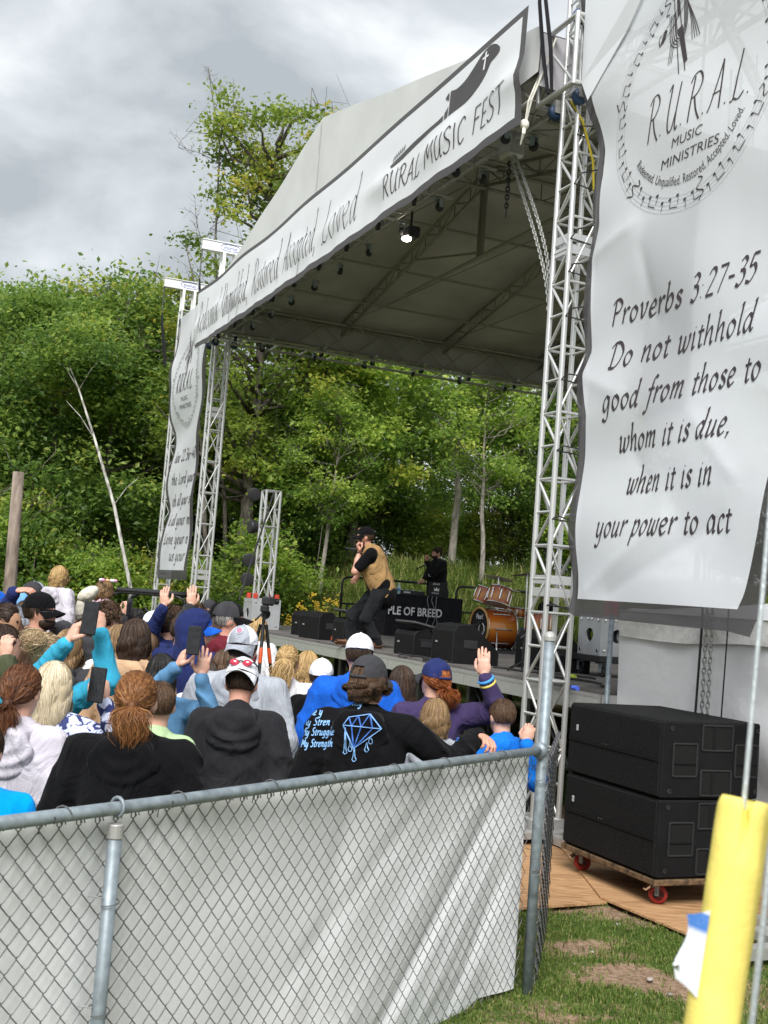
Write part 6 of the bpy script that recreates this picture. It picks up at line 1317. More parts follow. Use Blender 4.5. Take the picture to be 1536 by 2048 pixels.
def cap_mesh(hat, seed):
    """returns list of (name, V, F, mat)"""
    col, brimc, back, extra = hat['c'], hat.get('b', hat['c']), hat.get('back', False), hat.get('mesh')
    n, m_ = 32, 9; R = A3(.0905, .111, .104); c = HCN+A3(0, -.002, .012); V = []; out = []
    for i in range(m_+1):
        ph = i/m_*1.62
        for j in range(n): az = 2*pi*j/n; seam = 1-.012*math.exp(-((az*3/pi+.5) % 1-.5)**2*80)*math.sin(ph); V.append(c+R*A3(math.sin(ph)*math.cos(az), math.sin(ph)*math.sin(az), math.cos(ph)+.10*(1-abs(math.cos(az)))*math.sin(ph)*max(0, math.sin(az)))*seam)
    F = [(i*n+j, i*n+(j+1) % n, (i+1)*n+(j+1) % n, (i+1)*n+j)[::-1] for i in range(m_) for j in range(n)]
    if extra:
        fr = [f for f in F if 4 <= (f[3] % n) < 12]; rs = [f for f in F if not 4 <= (f[3] % n) < 12]; out.append(('front_panel', np.array(V), fr, col)); out.append(('mesh_crown', np.array(V), rs, extra))
    else:
        if hat.get('gap', True): F = [f for f in F if not ((f[3]//n) >= 6 and 22 <= (f[3] % n) < 26)]
        out.append(('crown', np.array(V), F, col))
    bb = MB(); nb = 17; V = []
    for t in (0, .5, 1):
        for j in range(nb):
            a = math.radians(18+144*j/(nb-1)); e_ = A3(math.cos(a)*R[0], math.sin(a)*R[1], 0); L_ = .075*math.sin(a)**.55*t; V.append(c+e_*(1.0)+A3(0, L_, -.008-.018*t*(1-math.sin(a))-.02*t-.035*abs(math.cos(a))**2*t+.0))
    V = np.array(V); V2 = V-ZZ*.005; F = [(i*nb+j, i*nb+j+1, (i+1)*nb+j+1, (i+1)*nb+j) for i in (0, 1) for j in range(nb-1)]; off = len(V); F2 = [tuple(off+q for q in f[::-1]) for f in F]; ed = [(2*nb+j, 2*nb+j+1, off+2*nb+j+1, off+2*nb+j) for j in range(nb-1)]
    out.append(('brim', np.vstack([V, V2]), F+F2+ed, brimc))
    b = MB().ell(c+ZZ*R[2], (.009, .009, .006), n=8, m=5); out.append(('button', b.v[0], b.f, col))
    st = MB().tube([c+R*A3(math.cos(a)*1.005, math.sin(a)*1.005, -.03) for a in np.linspace(pi*1.32, pi*1.68, 8)], .008, 5); out.append(('strap', st.v[0], st.f, col))
    if hat.get('patch'):
        col1, col2 = hat['patch']; a0 = pi/2
        for kx, (sc, cc, dr) in enumerate(((1, col1, .006), (.8, col2, .009))):
            V = []; shp = [(-.9, .7), (-.3, 1), (.3, 1), (.9, .7), (1, 0), (.7, -.7), (0, -1.1), (-.7, -.7), (-1, 0)]
            for x, y in [(0, 0)]+shp: az = a0+x*sc*.26; ph = .93-y*sc*.21; V.append(c+(R+dr)*A3(math.sin(ph)*math.cos(az), math.sin(ph)*math.sin(az), math.cos(ph)+.10*(1-abs(math.cos(az)))*math.sin(ph)*max(0, math.sin(az))))
            out.append(('patch', np.array(V), [(0, 1+q, 1+(q+1) % 9)[::-1] for q in range(9)], cc))
    if back: 
        for i, (nm, V, F, mt) in enumerate(out): W = np.array(V)-c; W = W @ rotz(pi).T; out[i] = (nm, W+c, F, mt)
    return out
def person(px_, py_, D, label, top=None, hair=None, hat=None, face=0, kind='hoodie', armL=None, armR=None, lean=0, hp=0, hy=0, sk='a', girth=1, base=0., legs=None, pos=None, H=None, facing=None, hood=None, group='people in the crowd', beard=None, pants=JEANS, shades=None, tall=1.0, extra=None, lod=None, spine=0):
    PSEED[0] += 1; sd = PSEED[0]; rr = np.random.default_rng(sd)
    if pos is None: P0 = aty(px_, py_, D)
    else: P0 = np.array(pos, float)
    zt = P0[2] if H is None else base+H; s = (zt-base)/1.765
    if hat is not None: s = (zt-base)/1.78
    org = A3(P0[0], P0[1], base)
    if facing is None: v = PERF-org; fa = math.atan2(v[1], v[0])-pi/2+math.radians(face)
    else: fa = math.radians(facing)-pi/2
    Rw = rotz(fa)
    lod = (0 if D < 6.7 else 1 if D < 9 else 2) if lod is None else lod
    vx = (.0138, .020, .027)[lod]
    toW = lambda V: org+s*(np.asarray(V) @ Rw.T)
    toL = lambda p: ((np.asarray(p)-org) @ Rw)/s
    pvt = A3(0, 0, .96); RL = rotx(-lean); up_ = lambda p: pvt+RL @ (A3(*p)-pvt)
    np_ = A3(0, -.012, 1.50); RH = rotz(hy) @ rotx(-hp)
    def hd(p): return up_(np_+RH @ (A3(*p)-np_))
    HV = lambda V: (pvt+((np_+(np.asarray(V)-np_) @ RH.T)-pvt) @ RL.T)
    e = empty('person', org, label, 'person', group)
    def put(name, V, F, mat, par=None, smooth=True): return new_obj(name, mesh_from(name, np.asarray(toW(V)), F if not isinstance(F, np.ndarray) else F.tolist()), mat, par or e, smooth)
    g = girth; sh = {1: A3(.178*g, -.008, 1.405), -1: A3(-.178*g, -.008, 1.405)}; shw = {q: up_(sh[q]) for q in sh}; arms = {}
    for q, am in ((-1, armL), (1, armR)):          # local +x is the right hand side when facing +y
        if am is None: el = up_(sh[q]+A3(q*.085*g, -.035, -.285)); wr = el+A3(q*-.01, .075, -.235); arms[q] = (el, wr, None)
        elif am == 'front': el = up_(sh[q]+A3(q*.09*g, -.0, -.28)); wr = el+A3(-q*.12, .20, .02); arms[q] = (el, wr, None)
        else:
            tgt = toL(am['w']) if 'w' in am else toL(aty(*am['p'])); pole = am.get('pole', (q*.5, -.3, -1)); el, wr = ik(shw[q], tgt, .30, .265, pole); arms[q] = (el, wr, am)
    # ---- skin body
    tone = SK[sk]
    lg = legs or {q: (A3(q*.09, 0, .93), A3(q*.10, .015, .49), A3(q*.10, -.02, .09)) for q in (-1, 1)}
    hc = lambda p, r: ('ell', hd(p), r, RL @ RH)
    pr = [('cap', up_((0, 0, .98)), up_((0, 0, 1.30)), .115*g, .12*g, 1.35), ('cap', up_((0, -.018, 1.40)), hd((0, -.006, 1.58)), .060, .055), ('cap', shw[-1], shw[1], .05, .05)]
    head = [hc((0, -.012, 1.655), (.076, .095, .092)), hc((0, .028, 1.605), (.060, .074, .092)), hc((0, .062, 1.548), (.034, .030, .028)), ('cap', hd((0, .094, 1.635)), hd((0, .113, 1.603)), .009, .0135, 1, .012), ('cap', hd((-.03, .085, 1.652)), hd((.03, .085, 1.652)), .014, .014, 1, .02), ('cap', hd((-.016, .094, 1.573)), hd((.016, .094, 1.573)), .009, .009, 1, .01)]
    head += [('ell', hd((q*.079, -.004, 1.615)), (.011, .021, .032), RL @ RH) for q in (-1, 1)]
    for q in (-1, 1):
        el, wr, _ = arms[q]; ak = 1 if kind in ('tee', 'vest') else .68; pr += [('cap', shw[q], el, .048*ak, .042*ak), ('cap', el, el+(wr-el)*.6, .043*ak, .038*ak), ('cap', el+(wr-el)*.6, wr, .036*ak, .028)]
        h_, k_, a_ = lg[q]; pr += [('cap', h_, k_, .07, .05), ('cap', k_, a_, .05, .035)]
    Vb, Fb = sdf_mesh(pr+head, vx*(1.0, 1.2, 1.2)[lod], .022)
    VS, FS = [Vb], [Fb]; nv = len(Vb)
    for q in (-1, 1):
        el, wr, am = arms[q]
        fd_ = wr-el; fd_ /= np.linalg.norm(fd_)
        if am is None: 
            if lod > 0: continue
            dv_, pm, cu, sp, fi = fd_, A3(-q, 0, 0), .35, .3, False
        else:
            dv_ = (np.asarray(am['d']) @ Rw) if 'd' in am else fd_; pm = (np.asarray(am['palm']) @ Rw) if 'palm' in am else A3(0, 1, 0); cu, sp, fi = am.get('curl', .12), am.get('spread', .6), am.get('fist', False)
        Vh, Fh = hand_at(wr, dv_, pm, q == 1, cu, sp, 1.0, fi); VS.append(Vh); FS.append(Fh+nv); nv += len(Vh)
    put('body', np.vstack(VS), np.vstack(FS), tone)
    for q in (-1, 1): 
        ev = MB().ell((0, 0, 0), (.0115, .008, .009), n=8, m=6); put('eye', HV(ev.v[0]+A3(q*.030, .092, 1.628)), ev.f, M('eye_dark', (.02, .014, .01), rough=.2))
    # ---- clothes
    fs = rr.uniform(0, 6, 6); fa_ = .0105 if lod == 0 else .008
    def folds(P):
        x, y, z = P[:, 0], P[:, 1], P[:, 2]; sx = np.abs(x)
        r1 = 1-np.abs(np.sin(z*9+2.6*np.sin(x*6+fs[0])+1.5*np.sin(z*5+y*7+fs[1])+fs[2])); r2 = 1-np.abs(np.sin(sx*13+z*11+1.8*np.sin(z*7+x*5+fs[3])+fs[4])); r3 = np.sin(x*21+z*13+y*17+fs[5])*np.sin(z*17-x*9+fs[0])
        low = np.clip((1.28-z)/.3, 0, 1); arm = np.clip((sx-.2)/.1, 0, 1)
        return -(fa_*(1.9*r1**3*(.25+.75*np.maximum(low, arm))+1.5*r2**4*(.4+.6*low)+.45*r3))
    if top is not None:
        tr = [('cap', up_((0, .0, .87)), up_((0, .0, 1.02)), .178*g, .176*g, 1.30), ('cap', up_((0, 0, 1.0)), up_((0, -.006, 1.28)), .175*g, .188*g, 1.32), ('cap', up_((-.12*g, -.012, 1.385)), up_((.12*g, -.012, 1.385)), .078, .078, 1.0, .05), ('cap', up_((0, -.028, 1.43)), up_((-.15*g, -.014, 1.395)), .075, .07, 1.0, .04), ('cap', up_((0, -.028, 1.43)), up_((.15*g, -.014, 1.395)), .075, .07, 1.0, .04), ('cap', up_((0, -.03, 1.40)), up_((0, -.012, 1.475)), .09, .066, 1.0, .04)]
        if hood == 'up': pass
        full = kind not in ('tee', 'vest'); sk_ = .84 if kind in ('shirt', 'jacket') else 1.0
        for q in (-1, 1):
            el, wr, am = arms[q]; kw = .35
            if full: tr += [('cap', shw[q], el, .080*sk_, .069*sk_, 1, .035), ('cap', el, wr-(wr-el)*.06, .069*sk_, .047*sk_, 1, .02)]; cf = wr-(wr-el)*.10; tr += [('cap', cf, cf+(wr-el)*.03, .044, .043, 1, .006)]
            else: tr += [('cap', shw[q], shw[q]+(el-shw[q])*.72, .078, .07, 1, .035)]
        V, F = sdf_mesh(tr, vx*.92, .04, None if kind == 'vest' else folds); put({'hoodie': 'hoodie', 'tee': 't_shirt', 'jacket': 'jacket', 'shirt': 'shirt', 'vest': 't_shirt'}[kind], V, F, top)
        if kind == 'hoodie' and hood != 'up' and hood != 'none':
            hpz = [('ell', up_((0, -.122, 1.375)), (.150, .046, .125), RL @ rotx(.26)), ('cap', up_((-.10, -.02, 1.455)), up_((-.06, -.115, 1.445)), .036, .042), ('cap', up_((.10, -.02, 1.455)), up_((.06, -.115, 1.445)), .036, .042), ('cap', up_((-.06, -.118, 1.445)), up_((.06, -.118, 1.445)), .04, .04), ('ell', up_((0, -.132, 1.315)), (.10, .042, .085), RL @ rotx(.2)), ('cap', up_((-.10, -.02, 1.455)), up_((-.06, .06, 1.42)), .034, .026), ('cap', up_((.10, -.02, 1.455)), up_((.06, .06, 1.42)), .034, .026), ('sub', up_((0, -.075, 1.475)), (.078, .052, .060), RL)]
            V, F = sdf_mesh(hpz, vx*.72, .03, lambda P: -.0045*np.sin(np.sqrt(P[:, 0]**2+(P[:, 2]-1.50)**2)*105+fs[5]+.9*np.sin(P[:, 0]*16+fs[1])+.6*np.sin(P[:, 2]*31))*np.clip((1.46-P[:, 2])/.06, .2, 1)); put('hood', V, F, top)
        if hood == 'up':
            hu = [hc((0, -.022, 1.66), (.112, .128, .122)), ('cap', hd((0, -.05, 1.60)), up_((0, -.05, 1.44)), .105, .11, 1, .05), ('sub', hd((0, .10, 1.615)), (.082, .11, .105), RL @ RH)]
            V, F = sdf_mesh(hu, vx*.9, .03, lambda P: -.004*np.sin(P[:, 2]*30+P[:, 0]*22+fs[5])); put('hood', V, F, top)
    if True:
        tr = []
        for q in (-1, 1): h_, k_, a_ = lg[q]; tr += [('cap', h_, k_, .098*g, .072), ('cap', k_, a_, .070, .060)]
        tr += [('cap', (-.06, -.01, .94), (.06, -.01, .94), .125*g, .125*g, 1.1)]
        V, F = sdf_mesh(tr, max(vx, .042) if legs is None else .013, .04 if legs is None else .018, folds if legs is not None else None); put('trousers', V, F, pants)
        for q in (-1, 1):
            h_, k_, a_ = lg[q]; sh_ = MB().box((0, .055, .035), (.09, .27, .07), bev=.025).ell((0, .0, .06), (.05, .07, .06), n=10, m=6); V = np.vstack(sh_.v)+A3(a_[0], a_[1], a_[2]-.09); put('shoe', V, sh_.f, M('shoe_brown', (.14, .06, .03), rough=.6) if legs is not None else M('shoe_dark', (.03, .03, .03)))
    # ---- hair
    if hair is not None:
        st, colr, L = hair[:3]; mt = hairmat(*HC[colr]); nS = {0: 2300, 1: 900, 2: 420}[lod]
        if st == 'short': nS = int(nS*.8)
        tie = hair[3] if len(hair) > 3 else None
        P, w = strands(st, L, nS, sd, tie); w *= (.40, .62, 1.1)[lod]; V, F, tint = hair_mesh(P, w, sd)
        bs = [('ell', HCN+A3(0, 0, 0), HR*A3(.985, .985, .985), None)]
        if st in ('long', 'wavy', 'bob'): zz_ = 1.60-L*.9; bs += [('cap', (-.045, -.055, 1.60), (-.045, -.085, zz_), .05, .022), ('cap', (.045, -.055, 1.60), (.045, -.085, zz_), .05, .022), ('cap', (0, -.06, 1.60), (0, -.095, zz_), .055, .025), ('cap', (-.075, -.02, 1.64), (-.08, -.04, max(zz_, 1.5)), .026, .015), ('cap', (.075, -.02, 1.64), (.08, -.04, max(zz_, 1.5)), .026, .015)]
        if st == 'pony': T = HCN+A3(0, -.118, 0) if tie is None else np.array(tie); bs += [('cap', T, T+A3(0, -.02, -L*.75), .02, .010)]
        if st == 'bun': T = (HCN+A3(0, -.118, 0) if tie is None else np.array(tie))+A3(0, -.03, .02); bs += [('ell', T, (L*.85, L*.7, L*.75), None)]
        bs += [('sub', (0, .103, 1.585), (.085, .075, .115), None)]
        if st in ('short', 'curly'): bs += [('sub', (0, .0, 1.53), (.12, .2, .055), None)]
        Vb, Fb = sdf_mesh(bs, max(vx*.8, .011), .02); V2 = np.vstack([V, Vb]); F2 = F.tolist()+(Fb+len(V)).tolist(); me = mesh_from('hair', np.asarray(toW(HV(V2))), F2); at_ = me.attributes.new('tint', 'FLOAT', 'FACE'); at_.data.foreach_set('value', np.concatenate([tint, np.full(len(Fb), .34)]).astype(np.float32)); new_obj('hair', me, mt, e, True)
        if st == 'pony' and lod == 0: T = HCN+A3(0, -.122, 0) if tie is None else np.array(tie); t_ = MB().tube([T+A3(.020*math.cos(a), -.002, .018*math.sin(a)) for a in np.linspace(0, 2*pi, 12, endpoint=False)], .006, 5, closed=True); put('hair_tie', HV(t_.v[0]), t_.f, mt)
    if beard:
        bs = [('ell', (0, .034, 1.566), (.064, .076, .058), None), ('sub', (0, .06, 1.655), (.13, .14, .078), None), ('sub', (0, -.06, 1.60), (.2, .075, .2), None)]; V, F = sdf_mesh(bs, .009, .01); me = mesh_from('beard', np.asarray(toW(HV(V))), F.tolist()); at_ = me.attributes.new('tint', 'FLOAT', 'FACE'); at_.data.foreach_set('value', rr.uniform(.2, .7, len(F)).astype(np.float32)); new_obj('beard', me, hairmat(*HC[beard]), e, True)
    if hat is not None:
        hr = hat.get('yaw', 0); c = HCN
        for nm, V, F, mt in cap_mesh(hat, sd):
            W = c+(np.asarray(V)-c) @ (rotz(hr) @ rotx(hat.get('tilt', 0))).T; put(nm, HV(W), F, mt)
    if shades:
        zs, ys = (1.632, .098) if shades != 'cap' else (1.715, .116); sgn = -1 if shades == 'cap' else 1
        for q in (-1, 1): l_ = MB().ell((q*.034, sgn*ys, zs), (.028, .010, .019), n=12, m=8); put('sunglass_lens', HV(l_.v[0]), l_.f, M('lens_red', (.45, .03, .06), rough=.08, spec=.8) if shades == 'cap' else M('lens_dark', (.01, .01, .012), rough=.1))
        fr = MB().tube([A3(.085, sgn*.02, zs+.003), A3(.072, sgn*(ys-.015), zs+.006), A3(0, sgn*(ys+.008), zs+.008), A3(-.072, sgn*(ys-.015), zs+.006), A3(-.085, sgn*.02, zs+.003)], .0045, 5); put('sunglass_frame', HV(fr.v[0]), fr.f, BLACK)
    e['_s'] = s
    return e, toW, up_, HV, put, arms
def strip_props(e): 
    if '_s' in e: del e['_s']
def phone(w, d_up, n_face, label, size=(.073, .152, .009)):
    d = np.array(d_up, float); d /= np.linalg.norm(d); n_ = np.array(n_face, float); n_ -= d*(n_@d); n_ /= np.linalg.norm(n_); x = np.cross(d, n_); R = np.stack([x, d, n_], 1); o_ = MB().box(w, size, R, bev=.004).build('phone', BLKM); tag(o_, label, 'phone', 'phones held up in the crowd')
    MB().box(np.array(w)+n_*(size[2]/2+.0006), (size[0]*.9, size[1]*.94, .0008), R).build('screen', M('phone_screen', (.012, .013, .015), rough=.08, var=.5, vs_=30, spec=.6), o_); return o_
C = lambda n_, *c: cloth(n_, c)
BLKH = C('black', .006, .006, .007); LIL = C('lilac', .52, .49, .55); BLU = C('blue', .01, .16, .62); GRYH = C('heather', .34, .36, .40); TAN = C('tan', .48, .31, .19); TUR = C('turquoise', .04, .33, .50); NAV = C('navy', .018, .026, .10); MAR = C('maroon', .13, .018, .028); PUR = C('plum', .05, .035, .095); DEN = M('denim', (.10, .24, .42), rough=.9, var=.3, vs_=14, bmp=.4, bs=160); WHT = C('white', .70, .70, .72); CRM = C('cream', .62, .58, .48); ROY = C('royal', .012, .10, .50); OLV = C('olive', .07, .08, .045); LIM = C('pale_green', .42, .58, .32); ORA = C('orange', .7, .18, .05); PNK = C('pink', .62, .42, .52); CHR = C('charcoal', .045, .045, .05); WCAP = C('cap_white', .74, .75, .80); GCAP = C('cap_grey', .33, .35, .40); LBL = C('cap_lightblue', .16, .36, .66); VNY = C('vest_tan', .36, .22, .095)
m, nt, b, o = nodes('patterned_shirt'); f_ = noise(nt, 13, 2, dist=1.6, rough=.4); nt.links.new(ramp(nt, f_, [(.47, (.025, .035, .14)), (.50, (.55, .60, .80)), (.62, (.62, .66, .84))]), b.inputs['Base Color']); b.inputs['Roughness'].default_value = .85; PAT = m
# ------------------------------------------------------------------ performers
def W3(x, y, D): return aty(x, y, D)
pf = A3(*atz(762, 1292, DZ)[:2], DZ); PD = 15.0; base_p = aty(757, 1250, PD)
px0 = A3(aty(754, 1290, PD)[0], PD, DZ-.2)
lgs = {1: (A3(.10, 0, .92), A3(.17, .33, .57), A3(.17, .33, .29)), -1: (A3(-.10, 0, .92), A3(-.17, .20, .56), A3(-.16, .03, .29))}
hand_w = aty(719, 1104, 14.82); hand2 = aty(717, 1146, 15.15)
P_, toW_, up_f, HVf, putf, arm_f = person(760, 1063, PD, 'performer in tan vest and black cap leaning forward into a microphone', top=C('perf_black', .006, .006, .007), hair=('short', 'midbrown', .03), hat=dict(c=BLKH, b=BLKH, gap=False, patch=(M('patch_cream', (.7, .62, .48)), M('patch_orange', (.55, .22, .06)))), facing=188, kind='vest', lean=.46, hp=-.36, hy=-.05, sk='b', girth=1.14, base=DZ-.2, pos=px0, H=1.84, legs=lgs, beard='midbrown', pants=C('jeans_black', .014, .015, .017), lod=0, group='people on the stage',
    armL=dict(w=hand_w, d=(-.35, -.2, .9), palm=(.9, .2, .1), curl=.9, spread=.1, fist=True, pole=(-.3, .1, -1)), armR=dict(w=hand2, d=(-.35, -.3, -.9), palm=(-.3, .6, .2), curl=.35, spread=.4, pole=(.9, -.2, .3)))
strip_props(P_)
tr = [('cap', up_f((0, 0, .90)), up_f((0, .0, 1.05)), .205, .205, 1.25), ('cap', up_f((0, 0, 1.05)), up_f((0, -.006, 1.29)), .208, .232, 1.27), ('cap', up_f((-.14, -.012, 1.40)), up_f((.14, -.012, 1.40)), .098, .098, 1, .05), ('cap', up_f((0, -.03, 1.40)), up_f((0, -.03, 1.47)), .095, .075, 1, .05)]
tr += [('sub', up_f((q*.33, .02, 1.33)), (.125, .135, .165), rotx(-.46)) for q in (-1, 1)]+[('sub', up_f((0, .24, 1.10)), (.085, .15, .45), rotx(-.46)), ('sub', up_f((0, .06, 1.50)), (.075, .1, .09), None)]
V, F = sdf_mesh(tr, .011, .03, lambda P: -.004*(np.sin(P[:, 2]*26+P[:, 0]*14+1.8*np.sin(P[:, 2]*9))+.6*np.sin(P[:, 1]*40+P[:, 2]*12))); putf('vest', V, F, VNY)
wl_ = arm_f[-1][1]; el_ = arm_f[-1][0]; wd = (wl_-el_)/np.linalg.norm(wl_-el_); a_, b_, _ = frame_of(wd); t_ = MB().tube([wl_-wd*.02+(a_*math.cos(q)+b_*math.sin(q))*.034 for q in np.linspace(0, 2*pi, 16, endpoint=False)], .008, 6, closed=True); putf('watch', t_.v[0], t_.f, BLKM)
def mic(p, d, label):
    d = np.array(d, float); d /= np.linalg.norm(d); e = empty('microphone', p, label, 'microphone', 'hand held microphones'); MB().lathe([(.010, -.16), (.013, -.02), (.017, .02)], p, d, 14).build('handle', BLACK, e, True); MB().ell(np.array(p)+d*.042, (.026, .026, .028), n=14, m=10).build('grille_ball', STEEL, e, True)
mic(aty(714, 1099, 14.86), (1, .05, -.03), 'black microphone in the performer\'s raised fist')
dj0 = A3(aty(872, 1190, 22.6)[0], 22.6, DZ); hj = aty(853, 1123, 22.3)
P_, *_r = person(870, 1095, 22.6, 'man in black hoodie with white print singing behind the DJ table', top=C('dj_black', .012, .012, .013), hair=('short', 'brown', .02), facing=205, kind='hoodie', lean=.06, hp=.05, sk='b', girth=1.3, base=DZ, pos=dj0, H=1.78, beard='brown', lod=1, group='people on the stage', armL=dict(w=hj, d=(-.3, -.3, .9), palm=(.8, .3, 0), curl=.9, fist=True, pole=(-.5, -.2, -1)), armR=dict(w=aty(842, 1170, 22.2), d=(-.7, -.5, -.3), palm=(0, 0, -1), curl=.3)); strip_props(P_)
toWd, upd, HVd, putd, _a = _r
for tx_, x0, x1, z0, h_ in (('VO', -.03, .03, 1.30, .05), ('dlss', .05, .12, 1.31, .04), ('A', .02, .05, 1.23, .04), ('REBORN', -.06, .12, 1.17, .05)):
    v, f = font_mesh(tx_, .03); v = (v-v.min(0)); v = v/np.array([v[:, 0].max(), .73]); putd('print', np.array([upd((-(x0+q[0]*(x1-x0))*-1-.14,   .215-.02*abs(x0), z0+q[1]*h_)) for q in v]), f, WP, None, False)
mic(aty(846, 1132, 22.25), (.8, .3, .45), 'black microphone held by the man behind the DJ table')
dr = S(DU+.0, DV+1.2, DZ); lgd = {q: (A3(q*.10, .0, .93), A3(q*.17, .40, .86), A3(q*.17, .42, .44)) for q in (-1, 1)}
P_, *_r = person(1080, 1160, 19, 'drummer in black shirt and light blue cap sitting behind the drum kit', top=C('drum_black', .015, .015, .016), hair=('short', 'brown', .02), hat=dict(c=LBL), facing=math.degrees(math.atan2(-DD[1], -DD[0])), kind='tee', pos=A3(dr[0], dr[1], DZ), H=1.38, base=DZ-.35, sk='a', lod=2, legs=lgd, pants=M('denim', (.10, .24, .42)), group='people on the stage', armL='front', armR='front'); strip_props(P_)
# ------------------------------------------------------------------ crowd
def crowd(*a, **k):
    r_ = person(*a, **k); strip_props(r_[0]); return r_
WRB = lambda c_: M('band_'+c_, {'blue': (.05, .3, .7), 'yellow': (.7, .55, .12)}[c_], rough=.6)
# near row at the fence
crowd(48, 1322, 4.75, 'woman in pale lilac hoodie with low auburn ponytail at the far left', top=LIL, hair=('pony', 'auburn', .21, (0, -.115, 1.575)), face=-3, girth=1.02, hp=.08)
crowd(278, 1336, 4.45, 'woman in black hoodie with ginger ponytail by the fence rail', top=BLKH, hair=('pony', 'ginger', .20, (.012, -.12, 1.615)), face=4, girth=1.14, hp=.05)
crowd(486, 1308, 5.75, 'man in black hoodie and white cap with red sunglasses perched backwards', top=C('washed_black', .022, .022, .025), hair=('short', 'brown', .02), hat=dict(c=WCAP, back=True, gap=False, tilt=-.12), face=2, sk='b', hp=.30, shades='cap', girth=1.0)
T4 = crowd(742, 1304, 5.62, 'man in black hoodie with blue dripping diamond print and black cap', top=BLKH, hair=('wavy', 'midbrown', .06), hat=dict(c=CHR, b=CHR), face=-12, girth=1.16, sk='b', hy=-.35, armR=dict(p=(957, 1468, 5.80), d=(.45, -.8, -.22), palm=(-.1, -.3, -1), curl=.5, spread=.25, pole=(.3, -.3, -.8)))
crowd(873, 1390, 6.25, 'child with straight light brown hair behind the outstretched black sleeve', top=GRYH, hair=('bob', 'darkblond', .12), face=-5, girth=.92)
crowd(1008, 1393, 6.6, 'boy in bright blue hoodie leaning at the fence corner', top=BLU, hair=('short', 'midbrown', .02), face=20, girth=.9, hp=.1, armR=dict(p=(1052, 1486, 6.42), d=(.2, .2, .9), palm=(.2, 1, 0), curl=.6, spread=.2, pole=(.1, -.9, -1)))
P7 = crowd(872, 1312, 6.85, 'woman in plum sweatshirt and dark cap raising her right hand with wristbands', top=PUR, hair=('pony', 'red', .13, (.03, -.118, 1.60)), hat=dict(c=NAV, b=CHR), face=5, hood='none', hy=.45, hp=-.1, armR=dict(p=(969, 1352, 6.62), d=(-.10, .1, 1), palm=(.35, 1, .1), curl=.10, spread=.15, pole=(.9, .1, -1)))
toW7, up7, HV7, put7, ar7 = P7[1:]
el, wr, _ = ar7[1]; wd = (wr-el)/np.linalg.norm(wr-el); a_, b_, _ = frame_of(wd)
for off, cn in ((-.025, 'blue'), (-.055, 'yellow')): t_ = MB().tube([wr+wd*off+(a_*math.cos(q)+b_*math.sin(q))*.044 for q in np.linspace(0, 2*pi, 16, endpoint=False)], .011, 6, closed=True); put7('wristband', t_.v[0], t_.f, WRB(cn))
crowd(806, 1326, 7.3, 'woman with long dark brown hair between the two dark caps', top=CHR, hair=('long', 'brown', .26), face=5)
crowd(722, 1262, 7.2, 'man in royal blue jacket and white cap in front of the monitors', top=ROY, hair=('short', 'brown', .02), hat=dict(c=WCAP, b=CHR, back=False, gap=False, tilt=-.1), kind='hoodie', face=0, girth=1.15, hp=.1)
crowd(647, 1313, 7.5, 'person in black hoodie and white trucker cap left of the royal blue jacket', top=BLKH, hair=('short', 'brown', .03), hat=dict(c=WCAP, mesh=WCAP, tilt=.1), face=-25, hy=.4)
crowd(578, 1287, 7.7, 'woman in white top with high blond ponytail', top=WHT, hair=('pony', 'blond', .34, (-.02, -.12, 1.67)), face=6, hood='none')
crowd(618, 1297, 8.4, 'blond woman beside the high ponytail with wavy hair', top=WHT, hair=('wavy', 'blond', .16), face=10)
crowd(490, 1246, 6.75, 'man in heather grey hoodie and grey trucker cap with shield patch', top=GRYH, hair=('short', 'brown', .02), hat=dict(c=GCAP, b=GCAP, mesh=WCAP, back=True, gap=False, patch=(M('patch_white', (.75, .75, .8)), M('patch_red', (.45, .2, .3)))), face=-3, girth=1.2, hp=.0)
D14 = crowd(327, 1301, 6.55, 'woman in denim jacket with long black hair filming with a phone', top=DEN, hair=('long', 'black', .28), kind='jacket', face=6, armR=dict(p=(403, 1352, 6.25), d=(.05, .1, 1), palm=(-.3, 1, .1), curl=.12, spread=.8, pole=(.8, -.2, -1)), armL=dict(p=(368, 1322, 6.2), d=(.35, .1, .9), palm=(.9, .4, 0), curl=.5, spread=.2, pole=(-.6, -.2, -1)))
phone(aty(388, 1281, 6.15), (.03, .05, 1), (-.1, -1, .1), 'black phone held upright by the woman in the denim jacket')
crowd(398, 1216, 8.2, 'man with navy hood up and blue cap brim facing right', top=NAV, hair=None, hat=dict(c=ROY, gap=False), hood='up', face=-25, sk='b', hy=-.75)
crowd(462, 1199, 8.8, 'grey haired man in maroon hoodie and black mesh cap', top=MAR, hair=('short', 'grey', .02), hat=dict(c=BLKH, mesh=CHR), face=-30, sk='b', hy=-.7, girth=1.1)
crowd(276, 1231, 7.1, 'person in tan hoodie with dark brown bob', top=TAN, hair=('bob', 'brown', .13), face=0, girth=1.08)
T18 = crowd(100, 1262, 5.95, 'woman in turquoise shirt with messy blond bun holding up a tablet phone', top=TUR, hair=('bun', 'bleach', .055, (-.02, -.105, 1.70)), kind='shirt', face=-2, armR=dict(p=(201, 1262, 5.75), d=(-.25, .2, .9), palm=(-.7, .6, .1), curl=.8, spread=.1, fist=True, pole=(.9, -.1, -1)), armL=dict(p=(158, 1262, 5.65), d=(.3, .2, .8), palm=(.8, .6, .1), curl=.6, spread=.1, pole=(-.2, -.4, -1)))
phone(aty(180, 1236, 5.58), (.06, .05, 1), (-.1, -1, .12), 'large dark phone held high by the woman in turquoise', (.078, .162, .009))
